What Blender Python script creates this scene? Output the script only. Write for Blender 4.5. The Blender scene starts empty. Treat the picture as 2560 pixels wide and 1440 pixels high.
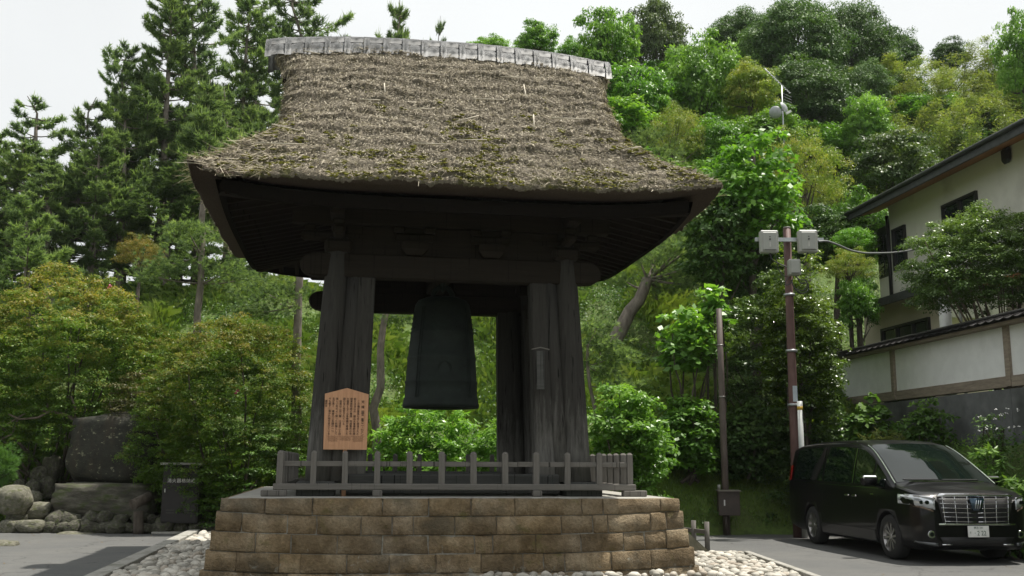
import bpy, bmesh, math, random
import numpy as np
from mathutils import Matrix, Vector, noise as mnoise

R = math.radians
rng = np.random.default_rng(7)
random.seed(7)
SC = bpy.context.scene
COL = SC.collection

# ------------------------------------------------------------------ camera
F = 2540.0; PITCH = math.atan(435.0 / 2540.0); ROLL = R(0.36); EYE = 1.6
cam_d = bpy.data.cameras.new('camera'); cam = bpy.data.objects.new('camera', cam_d); COL.objects.link(cam)
cam_d.sensor_width = 36; cam_d.lens = F / 2560 * 36; cam_d.clip_end = 3000; cam_d.clip_start = 0.1
CM = Matrix.Rotation(math.pi / 2 + PITCH, 4, 'X') @ Matrix.Rotation(ROLL, 4, 'Z')
cam.matrix_world = Matrix.Translation((0, 0, EYE)) @ CM
SC.camera = cam
# ------------------------------------------------------------------ light
SUN_TO = Vector((0.333, 0.134, 1.0)).normalized()
w = bpy.data.worlds.new('World'); SC.world = w; w.use_nodes = True
nt = w.node_tree; nt.nodes.clear()
sky = nt.nodes.new('ShaderNodeTexSky'); sky.sky_type = 'NISHITA'; sky.sun_disc = False
sky.sun_elevation = math.asin(SUN_TO.z); sky.sun_rotation = math.atan2(SUN_TO.x, SUN_TO.y)
sky.air_density = 1.0; sky.dust_density = 3.0; sky.ozone_density = 1.0
hs = nt.nodes.new('ShaderNodeHueSaturation'); hs.inputs['Saturation'].default_value = 0.16; hs.inputs['Value'].default_value = 1.0
mixw = nt.nodes.new('ShaderNodeMix'); mixw.data_type = 'RGBA'; mixw.inputs[0].default_value = 0.68
mixw.inputs[7].default_value = (11.0, 11.3, 11.3, 1)      # thin white cloud layer over the sky
bg = nt.nodes.new('ShaderNodeBackground'); bg.inputs['Strength'].default_value = 0.082
wo = nt.nodes.new('ShaderNodeOutputWorld')
tcw = nt.nodes.new('ShaderNodeTexCoord'); nw = nt.nodes.new('ShaderNodeTexNoise'); nw.inputs['Scale'].default_value = 1.6; nw.inputs['Detail'].default_value = 5
mrw = nt.nodes.new('ShaderNodeMapRange'); mrw.inputs[1].default_value = .3; mrw.inputs[2].default_value = .7; mrw.inputs[3].default_value = .55; mrw.inputs[4].default_value = .8
nt.links.new(tcw.outputs['Generated'], nw.inputs['Vector']); nt.links.new(nw.outputs['Fac'], mrw.inputs[0]); nt.links.new(mrw.outputs[0], mixw.inputs[0])
nt.links.new(sky.outputs[0], hs.inputs['Color']); nt.links.new(hs.outputs[0], mixw.inputs[6])
nt.links.new(mixw.outputs[2], bg.inputs['Color']); nt.links.new(bg.outputs[0], wo.inputs['Surface'])
sl = bpy.data.lights.new('sun', 'SUN'); sl.energy = 5.0; sl.angle = R(0.6); sl.color = (1.0, 0.95, 0.86)
so = bpy.data.objects.new('sun', sl); COL.objects.link(so)
so.rotation_euler = SUN_TO.to_track_quat('Z', 'Y').to_euler()
vs = SC.view_settings; vs.view_transform = 'Standard'; vs.look = 'None'; vs.exposure = 0.30; vs.gamma = 1; vs.use_curve_mapping = False
SC.cycles.max_bounces = 6; SC.cycles.transparent_max_bounces = 6; SC.cycles.diffuse_bounces = 3; SC.cycles.glossy_bounces = 3
SC.cycles.transmission_bounces = 3; SC.cycles.use_denoising = True

# ------------------------------------------------------------------ from the photograph's 2560x1440 pixels to points of the place
def ray(u, v):
    return (CM.to_3x3() @ Vector(((u - 1280) / F, (720 - v) / F, -1.0)))
def at(u, v, Y):
    d = ray(u, v); return Vector((0, 0, EYE)) + d * (Y / d.y)
def ground(u, v, z=0.0):
    d = ray(u, v); return Vector((0, 0, EYE)) + d * ((z - EYE) / d.z)
TH = R(9.0); OX, OY = -1.204, 17.44
cT, sT = math.cos(TH), math.sin(TH)
def to_local(p):
    dx, dy = p[0] - OX, p[1] - OY
    return Vector((dx * cT + dy * sT, -dx * sT + dy * cT, p[2]))
def to_world(x, y, z=0.0):
    return Vector((OX + x * cT - y * sT, OY + x * sT + y * cT, z))
def local_at(u, v, ly):                      # point of the vertical plane local y = ly seen at pixel u, v
    d = ray(u, v); o = Vector((0, 0, EYE))
    a = -(o.x - OX) * sT + (o.y - OY) * cT; b = -d.x * sT + d.y * cT
    return to_local(o + d * ((ly - a) / b))

# ------------------------------------------------------------------ object helpers
def tag(o, label=None, cat=None, group=None, kind=None):
    if label: o['label'] = label
    if cat: o['category'] = cat
    if group: o['group'] = group
    if kind: o['kind'] = kind
    return o
def thing(name, label, cat, loc=(0, 0, 0), rz=0.0, group=None, scale=None):
    o = bpy.data.objects.new(name, None); COL.objects.link(o); o.location = loc; o.rotation_euler = (0, 0, rz)
    o.empty_display_size = 0.2
    if scale: o.scale = scale
    return tag(o, label, cat, group)
def link(name, me, mat=None, parent=None, smooth=False, loc=None, rot=None, kind=None, label=None):
    o = bpy.data.objects.new(name, me); COL.objects.link(o)
    if mat is not None:
        me.materials.clear(); me.materials.append(mat)
    if parent: o.parent = parent
    if loc is not None: o.location = loc
    if rot is not None: o.rotation_euler = rot
    if smooth and len(me.polygons): me.polygons.foreach_set('use_smooth', [True] * len(me.polygons))
    if kind: o['kind'] = kind
    if label: o['label'] = label
    return o
def mesh_np(name, V, Fc, rnd=None, smooth=False):
    V = np.asarray(V, dtype=np.float32); Fc = np.asarray(Fc, dtype=np.int32)
    me = bpy.data.meshes.new(name); n, k = Fc.shape
    me.vertices.add(len(V)); me.vertices.foreach_set('co', V.ravel())
    me.loops.add(n * k); me.loops.foreach_set('vertex_index', Fc.ravel())
    me.polygons.add(n); me.polygons.foreach_set('loop_start', np.arange(0, n * k, k, dtype=np.int32))
    if smooth: me.polygons.foreach_set('use_smooth', np.ones(n, dtype=bool))
    if rnd is not None:
        a = me.attributes.new('rnd', 'FLOAT', 'FACE'); a.data.foreach_set('value', np.asarray(rnd, dtype=np.float32))
    me.update(calc_edges=True)
    return me
def bm_mesh(bm, name='mesh'):
    me = bpy.data.meshes.new(name); bm.normal_update(); bm.to_mesh(me); bm.free(); return me
def box_into(bm, cx, cy, cz, sx, sy, sz, rot=None, bevel=0.0, taper=None):
    vs_ = []
    for dx in (-.5, .5):
        for dy in (-.5, .5):
            for dz in (-.5, .5):
                k = 1.0
                if taper and dz > 0: k = taper
                p = Vector((dx * sx * k, dy * sy * k, dz * sz))
                if rot is not None: p = rot @ p
                vs_.append(bm.verts.new(p + Vector((cx, cy, cz))))
    fs = []
    for q in ((0, 1, 3, 2), (4, 6, 7, 5), (0, 4, 5, 1), (2, 3, 7, 6), (0, 2, 6, 4), (1, 5, 7, 3)):
        fs.append(bm.faces.new([vs_[i] for i in q]))
    if bevel:
        es = list({e for f in fs for e in f.edges})
        bmesh.ops.bevel(bm, geom=es, offset=bevel, segments=1, affect='EDGES', profile=.5)
    return vs_
def box(name, c, s, mat, parent=None, rot=None, bevel=0.0, taper=None, **kw):
    bm = bmesh.new(); box_into(bm, 0, 0, 0, *s, bevel=bevel, taper=taper)
    return link(name, bm_mesh(bm, name), mat, parent, loc=c, rot=rot, **kw)
def tube_np(path, rad, seg=8, cap=True):
    """verts, quads of a tube along path (n,3) with radii rad (n)"""
    P = np.asarray(path, float); n = len(P); rad = np.broadcast_to(np.asarray(rad, float), (n,))
    T = np.gradient(P, axis=0); T /= np.linalg.norm(T, axis=1)[:, None] + 1e-9
    up = np.array([0, 0, 1.0]) if abs(T[0][2]) < .9 else np.array([1.0, 0, 0])
    V = []
    A = np.cross(T, up); bad = np.linalg.norm(A, axis=1) < 1e-3; A[bad] = (1, 0, 0)
    A /= np.linalg.norm(A, axis=1)[:, None]
    B = np.cross(T, A)
    ang = np.linspace(0, 2 * np.pi, seg, endpoint=False)
    for i in range(n):
        V.append(P[i] + rad[i] * (np.cos(ang)[:, None] * A[i] + np.sin(ang)[:, None] * B[i]))
    V = np.concatenate(V)
    Fq = []
    for i in range(n - 1):
        a = i * seg + np.arange(seg); b = i * seg + (np.arange(seg) + 1) % seg
        Fq.append(np.stack([a, b, b + seg, a + seg], 1))
    Fq = np.concatenate(Fq)
    if cap:
        V = np.vstack([V, P[:1], P[-1:]])
        k = len(V)
        a = np.arange(seg); b = (a + 1) % seg
        Fq = np.vstack([Fq, np.stack([b, a, np.full(seg, k - 2), np.full(seg, k - 2)], 1)[:, [0, 1, 2, 2]]]) if False else Fq
        V = V[:-2]
    return V, Fq
class MB:
    """collects triangles and quads (as padded polygons) into one mesh"""
    def __init__(s): s.V = []; s.Q = []; s.n = 0; s.r = []
    def add(s, V, Q, r=None):
        V = np.asarray(V, float); Q = np.asarray(Q, int)
        s.V.append(V); s.Q.append(Q + s.n); s.n += len(V)
        s.r.append(np.full(len(Q), 0.5) if r is None else np.broadcast_to(np.asarray(r, float), (len(Q),)))
    def tube(s, path, rad, seg=8, r=None): s.add(*tube_np(path, rad, seg), r=r)
    def build(s, name, mat=None, parent=None, smooth=False, **kw):
        return link(name, mesh_np(name, np.concatenate(s.V), np.concatenate(s.Q), np.concatenate(s.r), smooth), mat, parent, **kw)
def cyl(name, p0, p1, r0, r1, mat, parent=None, seg=14, bulge=0.0, smooth=True, n=2, **kw):
    p0, p1 = Vector(p0), Vector(p1); bm = bmesh.new()
    d = (p1 - p0); L = d.length; q = d.to_track_quat('Z', 'Y').to_matrix()
    rings = []
    for i in range(n + 1):
        t = i / n; r = r0 + (r1 - r0) * t + bulge * math.sin(math.pi * t)
        rings.append([bm.verts.new(q @ Vector((r * math.cos(a), r * math.sin(a), L * t))) for a in [2 * math.pi * k / seg for k in range(seg)]])
    for i in range(n):
        for k in range(seg):
            f = bm.faces.new((rings[i][k], rings[i][(k + 1) % seg], rings[i + 1][(k + 1) % seg], rings[i + 1][k])); f.smooth = smooth
    bm.faces.new(rings[0][::-1]); bm.faces.new(rings[-1])
    return link(name, bm_mesh(bm, name), mat, parent, loc=p0, **kw)
def lathe(name, prof, mat, parent=None, seg=48, loc=None, axis='Z', close=False, **kw):
    V = []; n = len(prof)
    for r, z in prof:
        for k in range(seg):
            a = 2 * math.pi * k / seg
            p = (r * math.cos(a), r * math.sin(a), z)
            if axis == 'Y': p = (p[0], p[2], p[1])
            if axis == 'X': p = (p[2], p[0], p[1])
            V.append(p)
    Q = [(i * seg + k, i * seg + (k + 1) % seg, (i + 1) * seg + (k + 1) % seg, (i + 1) * seg + k) for i in range(n - 1) for k in range(seg)]
    me = mesh_np(name, V, Q, smooth=True)
    return link(name, me, mat, parent, loc=loc, **kw)

# ------------------------------------------------------------------ materials
MATS = {}
def mat_base(name):
    m = bpy.data.materials.new(name); m.use_nodes = True
    t = m.node_tree; b = t.nodes['Principled BSDF']; MATS[name] = m
    return m, t, b
def N(t, kind, **kw):
    n = t.nodes.new(kind)
    for k, v in kw.items(): setattr(n, k, v)
    return n
def ramp(t, fac, stops, interp='LINEAR'):
    r = t.nodes.new('ShaderNodeValToRGB'); r.color_ramp.interpolation = interp
    e = r.color_ramp.elements
    while len(e) < len(stops): e.new(0.5)
    for i, (p, c) in enumerate(stops):
        e[i].position = p; e[i].color = (*c, 1) if len(c) == 3 else c
    t.links.new(fac, r.inputs[0]); return r.outputs[0]
def haze_box():
    m = bpy.data.materials.new('haze_air'); m.use_nodes = True; t = m.node_tree; t.nodes.clear()
    v = t.nodes.new('ShaderNodeVolumePrincipled'); v.inputs['Color'].default_value = (.93, .96, 1, 1); v.inputs['Density'].default_value = .00018; v.inputs['Anisotropy'].default_value = .3
    o = t.nodes.new('ShaderNodeOutputMaterial'); t.links.new(v.outputs[0], o.inputs['Volume'])
    box('haze', (0, 395, 24), (1040, 1050, 50), m)['kind'] = 'stuff'
def coords(t, scale=(1, 1, 1), kind='Object'):
    tc = t.nodes.new('ShaderNodeTexCoord'); mp = t.nodes.new('ShaderNodeMapping'); mp.inputs['Scale'].default_value = scale
    t.links.new(tc.outputs[kind], mp.inputs[0]); return mp.outputs[0]
def geo_coords(t, scale=(1, 1, 1)):
    tc = t.nodes.new('ShaderNodeNewGeometry'); mp = t.nodes.new('ShaderNodeMapping'); mp.inputs['Scale'].default_value = scale
    t.links.new(tc.outputs['Position'], mp.inputs[0]); return mp.outputs[0]
def noise(t, co, scale, detail=6, rough=.6, dist=0.0):
    n = t.nodes.new('ShaderNodeTexNoise'); n.inputs['Scale'].default_value = scale; n.inputs['Detail'].default_value = detail
    n.inputs['Roughness'].default_value = rough; n.inputs['Distortion'].default_value = dist
    t.links.new(co, n.inputs['Vector']); return n.outputs['Fac']
def mixc(t, fac, a, b, mode='MIX'):
    m = t.nodes.new('ShaderNodeMix'); m.data_type = 'RGBA'; m.blend_type = mode
    for s, i in ((fac, 0), (a, 6), (b, 7)):
        if isinstance(s, (int, float)): m.inputs[i].default_value = s
        elif isinstance(s, tuple): m.inputs[i].default_value = (*s, 1)
        else: t.links.new(s, m.inputs[i])
    return m.outputs[2]
def bump(t, b, h, strength=.4, dist=.02):
    n = t.nodes.new('ShaderNodeBump'); n.inputs['Strength'].default_value = strength; n.inputs['Distance'].default_value = dist
    t.links.new(h, n.inputs['Height']); t.links.new(n.outputs[0], b.inputs['Normal'])
def obj_random(t):
    n = t.nodes.new('ShaderNodeObjectInfo'); return n.outputs['Random']
def m_noise(name, stops, scale=8, stretch=(1, 1, 1), rough=.8, bumps=.3, bdist=.01, geo=False, detail=8, spec=.3, dirt=None):
    m, t, b = mat_base(name)
    co = geo_coords(t, stretch) if geo else coords(t, stretch)
    f = noise(t, co, scale, detail)
    c = ramp(t, f, stops)
    if dirt:
        f2 = noise(t, co, dirt[0], 4); k = ramp(t, f2, ((dirt[1], (0, 0, 0)), (dirt[2], (1, 1, 1))))
        c = mixc(t, k, c, dirt[3])
    t.links.new(c, b.inputs['Base Color'])
    b.inputs['Roughness'].default_value = rough; b.inputs['Specular IOR Level'].default_value = spec
    if bumps: bump(t, b, f, bumps, bdist)
    return m
def m_plain(name, c, rough=.5, metal=0, spec=.5, coat=0, vary=0.12, scale=6):
    m, t, b = mat_base(name)
    f = noise(t, coords(t), scale, 5)
    lo = tuple(x * (1 - vary) for x in c); hi = tuple(min(1, x * (1 + vary)) for x in c)
    t.links.new(ramp(t, f, ((.3, lo), (.7, hi))), b.inputs['Base Color'])
    b.inputs['Roughness'].default_value = rough; b.inputs['Metallic'].default_value = metal
    b.inputs['Specular IOR Level'].default_value = spec; b.inputs['Coat Weight'].default_value = coat; b.inputs['Coat Roughness'].default_value = .03
    return m
def m_leaf(name, dark, mid, light, gloss=.35, trans=.35, rough=.45):
    m, t, b = mat_base(name)
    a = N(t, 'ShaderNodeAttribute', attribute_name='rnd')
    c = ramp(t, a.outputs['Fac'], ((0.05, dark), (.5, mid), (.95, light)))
    hue = t.nodes.new('ShaderNodeHueSaturation')
    r = obj_random(t); mp = N(t, 'ShaderNodeMapRange'); mp.inputs[3].default_value = .85; mp.inputs[4].default_value = 1.15
    t.links.new(r, mp.inputs[0]); t.links.new(mp.outputs[0], hue.inputs['Value']); t.links.new(c, hue.inputs['Color'])
    t.links.new(hue.outputs[0], b.inputs['Base Color'])
    b.inputs['Roughness'].default_value = rough; b.inputs['Specular IOR Level'].default_value = gloss
    tr = t.nodes.new('ShaderNodeBsdfTranslucent'); t.links.new(mixc(t, 1.0, hue.outputs[0], (1.25, 1.3, .55), 'MULTIPLY'), tr.inputs['Color'])
    mx = t.nodes.new('ShaderNodeMixShader'); mx.inputs[0].default_value = trans
    out = t.nodes['Material Output']
    t.links.new(b.outputs[0], mx.inputs[1]); t.links.new(tr.outputs[0], mx.inputs[2]); t.links.new(mx.outputs[0], out.inputs['Surface'])
    return m

M_bark_pine = m_noise('bark_pine', ((.3, (.10, .085, .07)), (.7, (.27, .235, .2))), 9, (1, 1, .35), .9, .6, .03)
M_bark = m_noise('bark', ((.3, (.04, .032, .025)), (.7, (.13, .11, .09))), 9, (1, 1, .3), .9, .5, .02)
M_twig = m_noise('twig', ((.3, (.10, .08, .06)), (.7, (.24, .2, .16))), 9, (1, 1, 1), .9, 0)
L_pine = m_leaf('pine_needles', (.08, .13, .065), (.15, .225, .105), (.32, .42, .18), .12, .5, .6)
L_pine_blue = m_leaf('pine_needles_blue', (.08, .13, .08), (.15, .22, .125), (.30, .40, .20), .12, .5, .6)
L_azalea = m_leaf('azalea_leaves', (.05, .11, .018), (.115, .205, .03), (.38, .28, .08), .25, .4)
L_bright = m_leaf('bright_leaves', (.07, .17, .022), (.15, .31, .045), (.28, .46, .09), .5, .42, .35)
L_mulberry = m_leaf('mulberry_leaves', (.055, .14, .016), (.12, .28, .03), (.23, .42, .06), .45, .42, .4)
L_camellia = m_leaf('camellia_leaves', (.02, .05, .012), (.05, .10, .02), (.15, .23, .045), .45, .25, .4)
L_dark = m_leaf('evergreen_leaves', (.028, .068, .017), (.062, .13, .027), (.13, .23, .05), .25, .3, .5)
L_light = m_leaf('light_green_leaves', (.075, .17, .02), (.15, .30, .038), (.26, .43, .07), .35, .42)
L_yellow = m_leaf('yellow_green_leaves', (.10, .17, .026), (.2, .29, .045), (.38, .36, .09), .3, .4)
L_bamboo = m_leaf('bamboo_leaves', (.09, .14, .03), (.18, .25, .055), (.31, .32, .10), .3, .45)
L_grass = m_leaf('grass_blades', (.07, .13, .02), (.14, .23, .035), (.26, .33, .07), .3, .4)
L_under = m_leaf('undergrowth_leaves', (.035, .085, .016), (.09, .19, .03), (.18, .30, .055), .4, .35)
L_house = m_leaf('garden_tree_leaves', (.04, .08, .018), (.09, .16, .035), (.22, .31, .08), .5, .3, .35)
L_pink = m_leaf('azalea_flowers', (.45, .04, .16), (.55, .06, .22), (.6, .1, .28), .3, .3)
# ================================================================== GROUND
def wallX(y): return 10.0 - .132 * (y - 20.0)
def sstep(a, b, x): t = np.clip((x - a) / (b - a), 0, 1); return t * t * (3 - 2 * t)
def H(x, y):
    x = np.asarray(x, float); y = np.asarray(y, float)
    ys = 23.4 + 1.6 * sstep(-4.5, -6.5, x) + .5 * sstep(4, 6, x)
    d = np.maximum(0, y - ys)
    slope = .74 + .10 * sstep(2, 10, x)
    h = slope * d
    h = np.where(d < 1.2, h * (.45 + .55 * d / 1.2), h) + .72 * sstep(0, .4, d) * sstep(2.5, 3.5, x) * (1 - .6 * sstep(0, 6, d))
    cap = 7.7 - .09 * np.maximum(0, y - 36) + (26.0 - 7.7) * sstep(-7.0, 11.0, x) * sstep(30, 42, y + np.maximum(0, x - 2) * 3) - .1 * np.clip(-x - 14, 0, 30)
    cap = np.maximum(cap, 2)
    h = np.where(h > cap - .8, cap - .8 + .8 * (1 - np.exp(-(h - cap + .8) / .8)), h)
    h = h * (1 - sstep(110, 170, y))
    h += np.where(d > 0, 1, 0) * np.minimum(1, d / 2) * (.14 * np.sin(x * 1.3 + .7 * y) + .1 * np.sin(2.7 * x - 1.1 * y))
    wx = wallX(y)
    inside = sstep(0, .2, x - wx - .05)
    lim = 2.86 + .8 * np.maximum(0, y - 33.5)
    h = np.where(inside > .5, np.where(y < 33.5, 2.86, np.minimum(h, lim)), h)
    b = np.clip((x - (wx - 1.35)) / 1.25, 0, 1) ** .8 * 2.0
    h = np.where((x <= wx + .15) & (y < 45), np.maximum(h, b), h)
    return h
def Hf(x, y): return float(H(x, y))
xs = np.concatenate([np.linspace(-500, -45, 12)[:-1], np.linspace(-45, -12, 67)[:-1], np.linspace(-12, 16, 141)[:-1], np.linspace(16, 60, 60)[:-1], np.linspace(60, 500, 12)])
ysg = np.concatenate([np.linspace(-120, 5, 10)[:-1], np.linspace(5, 40, 150)[:-1], np.linspace(40, 110, 70)[:-1], np.linspace(110, 900, 14)])
GX, GY = np.meshgrid(xs, ysg); GZ = H(GX, GY)
nx, ny = len(xs), len(ysg)
ii = (np.arange(ny - 1)[:, None] * nx + np.arange(nx - 1)[None, :]).ravel()
m, t, b = mat_base('ground_soil')
co = geo_coords(t); f = noise(t, co, 1.1, 8); f2 = noise(t, co, 9, 6)
c1 = ramp(t, f2, ((.3, (.05, .07, .02)), (.55, (.09, .13, .03)), (.8, (.13, .12, .06))))
c2 = ramp(t, f2, ((.3, (.06, .10, .018)), (.7, (.12, .19, .035))))
t.links.new(mixc(t, ramp(t, f, ((.4, (0, 0, 0)), (.6, (1, 1, 1)))), c1, c2), b.inputs['Base Color']); b.inputs['Roughness'].default_value = .95
bump(t, b, f2, .6, .05)
link('ground', mesh_np('ground', np.stack([GX, GY, GZ], -1).reshape(-1, 3), np.stack([ii, ii + 1, ii + nx + 1, ii + nx], 1), smooth=True), m, kind='structure')

def sheet(name, pts, z, mat):
    bm = bmesh.new(); bm.faces.new([bm.verts.new((p[0], p[1], z)) for p in pts]); bm.normal_update()
    for f_ in bm.faces:
        if f_.normal.z < 0: f_.normal_flip()
    return link(name, bm_mesh(bm, name), mat, kind='structure')
# asphalt: coarse worn stone chips
m, t, b = mat_base('asphalt'); co = geo_coords(t)
f = noise(t, co, .7, 5); f2 = noise(t, co, 70, 3, .8); f3 = noise(t, co, 3.2, 7)
v = t.nodes.new('ShaderNodeTexVoronoi'); v.inputs['Scale'].default_value = 60; t.links.new(co, v.inputs['Vector'])
base = ramp(t, f2, ((.25, (.06, .063, .063)), (.5, (.10, .102, .10)), (.78, (.17, .17, .163))))
base = mixc(t, .5, base, ramp(t, v.outputs['Distance'], ((.1, (.15, .15, .146)), (.6, (.055, .057, .057)))))
base = mixc(t, ramp(t, f, ((.35, (0, 0, 0)), (.7, (.5, .5, .5)))), base, (.145, .142, .13))
base = mixc(t, ramp(t, f3, ((.50, (0, 0, 0)), (.75, (.6, .6, .6)))), base, (.075, .075, .072))
vc = t.nodes.new('ShaderNodeTexVoronoi'); vc.feature = 'DISTANCE_TO_EDGE'; vc.inputs['Scale'].default_value = .33; wv_ = t.nodes.new('ShaderNodeVectorMath'); wv_.operation = 'ADD'
nn_ = t.nodes.new('ShaderNodeTexNoise'); nn_.inputs['Scale'].default_value = 1.5; nn_.inputs['Detail'].default_value = 6; t.links.new(co, nn_.inputs['Vector']); t.links.new(nn_.outputs['Color'], wv_.inputs[0]); t.links.new(co, wv_.inputs[1]); t.links.new(wv_.outputs[0], vc.inputs['Vector'])
base = mixc(t, ramp(t, vc.outputs['Distance'], ((0, (.75, .75, .75)), (.008, (0, 0, 0)))), base, (.04, .04, .038))
t.links.new(base, b.inputs['Base Color']); b.inputs['Roughness'].default_value = .85; bump(t, b, f2, .35, .006)
M_asph = m
A1, A2 = Vector((-6.83, 22.55)), Vector((-5.56, 14.65))
dA = (A2 - A1).normalized()
A0 = A1; A3 = A1 + dA * 24
sheet('road', [A0, A3, Vector((-40, A3.y - 4)), Vector((-40, 22.7)), Vector((-9, 22.9))], .006, M_asph)
C1, C2, C3 = ground(1735, 1393), ground(1862, 1393), ground(1990, 1441)
dC = Vector((C3.x - C2.x, C3.y - C2.y)).normalized()
C4 = Vector((C2.x, C2.y)) + dC * 24
sheet('road', [Vector((2.2, 18.16)), Vector((C2.x, C2.y + .02)), C4, Vector((60, -8)), Vector((60, 12)), Vector((9.9, 12)), Vector((9.1, 16)), Vector((8.75, 19)), Vector((7.7, 23.9)), Vector((4.6, 23.75)), Vector((1.6, 23.3))], .006, M_asph)
m_gb = m_noise('gravel_bed_soil', ((.3, (.06, .055, .045)), (.7, (.16, .15, .125))), 20, rough=.95, geo=True)
sheet('gravel_bed', [A1 - dA * 0 + Vector((.1, 0)), A3, C4, Vector((C2.x, C2.y)), Vector((2.2, 18.1)), Vector((1.6, 23.2))], .003, m_gb)
M_conc = m_noise('concrete_edge', ((.3, (.25, .24, .215)), (.7, (.42, .41, .375))), 14, rough=.9, bumps=.3, dirt=(2.2, .5, .75, (.14, .145, .11)))
def kerb(p0, p1, wd, h, nm='kerb'):
    p0 = Vector((p0[0], p0[1])); p1 = Vector((p1[0], p1[1])); d = p1 - p0
    o = box(nm, ((p0.x + p1.x) / 2, (p0.y + p1.y) / 2, h / 2), (d.length, wd, h), M_conc, rot=(0, 0, math.atan2(d.y, d.x)), bevel=.008)
    o['kind'] = 'structure'; return o
kerb(A1, A3, .24, .12)
kerb(C1, Vector((C2.x - .02, C2.y)), .10, .10); kerb(Vector((C2.x + .04, C2.y + .04)), C4, .11, .104)

# ================================================================== STONE PLATFORM
TW = thing('bell_tower', 'open timber bell tower with mossy thatched roof and tiled ridge on the stone platform', 'bell tower', (OX, OY, 0), TH)
PL = thing('stone_platform', 'squared brown sandstone platform with battered sides that carries the bell tower', 'platform', (OX, OY, 0), TH)
m, t, b = mat_base('sandstone'); co = geo_coords(t)
f = noise(t, co, 2.6, 8, .65); f2 = noise(t, co, 28, 6, .7); f3 = noise(t, co, 5.5, 7, .7, .6)
c = ramp(t, f, ((.3, (.10, .072, .038)), (.48, (.21, .155, .085)), (.68, (.33, .26, .155))))
hs_ = t.nodes.new('ShaderNodeHueSaturation'); mp = N(t, 'ShaderNodeMapRange'); mp.inputs[3].default_value = .9; mp.inputs[4].default_value = 1.4
rr = obj_random(t); t.links.new(rr, mp.inputs[0]); t.links.new(mp.outputs[0], hs_.inputs['Value'])
mp2 = N(t, 'ShaderNodeMapRange'); mp2.inputs[3].default_value = 1.15; mp2.inputs[4].default_value = .6; t.links.new(noise(t, co, 1.3, 3), mp2.inputs[0]); t.links.new(mp2.outputs[0], hs_.inputs['Saturation'])
t.links.new(c, hs_.inputs['Color']); c = hs_.outputs[0]
c = mixc(t, .45, c, ramp(t, f2, ((.3, (.3, .29, .27)), (.7, (1.6, 1.5, 1.45)))), 'MULTIPLY')
# pale lichen and lime that gathers towards the foot, yellow-green moss in places
sep = t.nodes.new('ShaderNodeSeparateXYZ'); t.links.new(co, sep.inputs[0])
mz = N(t, 'ShaderNodeMapRange'); mz.inputs[1].default_value = .75; mz.inputs[2].default_value = .05; mz.inputs[3].default_value = -.10; mz.inputs[4].default_value = .07
t.links.new(sep.outputs['Z'], mz.inputs[0])
ad = N(t, 'ShaderNodeMath', operation='ADD'); t.links.new(f3, ad.inputs[0]); t.links.new(mz.outputs[0], ad.inputs[1])
c = mixc(t, ramp(t, ad.outputs[0], ((.62, (0, 0, 0)), (.69, (.85, .85, .85)))), c, (.36, .35, .30))
f5 = noise(t, co, 3.7, 6, .6, .3)
c = mixc(t, ramp(t, f5, ((.60, (0, 0, 0)), (.72, (.7, .7, .7)))), c, (.12, .115, .035))
f6 = noise(t, co, 1.9, 5)
c = mixc(t, ramp(t, f6, ((.52, (0, 0, 0)), (.68, (.6, .6, .6)))), c, (.085, .08, .062))
t.links.new(c, b.inputs['Base Color']); b.inputs['Roughness'].default_value = .93; b.inputs['Specular IOR Level'].default_value = .2
ad2 = N(t, 'ShaderNodeMath', operation='ADD'); t.links.new(f2, ad2.inputs[0]); t.links.new(f, ad2.inputs[1]); bump(t, b, ad2.outputs[0], 1.0, .05)
M_sand = m
M_mortar = m_noise('lime_mortar', ((.3, (.13, .12, .10)), (.7, (.3, .29, .25))), 16, rough=.95, geo=True)

rows_z = [1.095, .85, .60, .35, .10, -.12]
rows_u = [[555, 663, 781, 957, 1072, 1178, 1287, 1455, 1508, 1652, 1700],
          [550, 603, 718, 792, 903, 980, 1033, 1137, 1242, 1403, 1483, 1520, 1628, 1667, 1708],
          [543, 638, 727, 843, 955, 1071, 1187, 1232, 1340, 1452, 1560, 1613, 1667, 1717],
          [530, 590, 697, 751, 867, 973, 1090, 1203, 1308, 1360, 1413, 1530, 1627, 1733],
          [520, 607, 718, 840, 930, 1020, 1130, 1250, 1373, 1487, 1597, 1738]]
HALF, YF = 3.19, 3.0; YB = 3.4; BAT = .19
def batter(z): return BAT * (1.1 - z) / 1.1 + .03 * (1.1 - z) ** 2
def half_at(z): return HALF + batter(z)
def course_z(z, s):                 # joints rise towards the corners
    k = min(1, max(0, (1.095 - z) / .25)); return z + .075 * k * abs(s) ** 3
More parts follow.
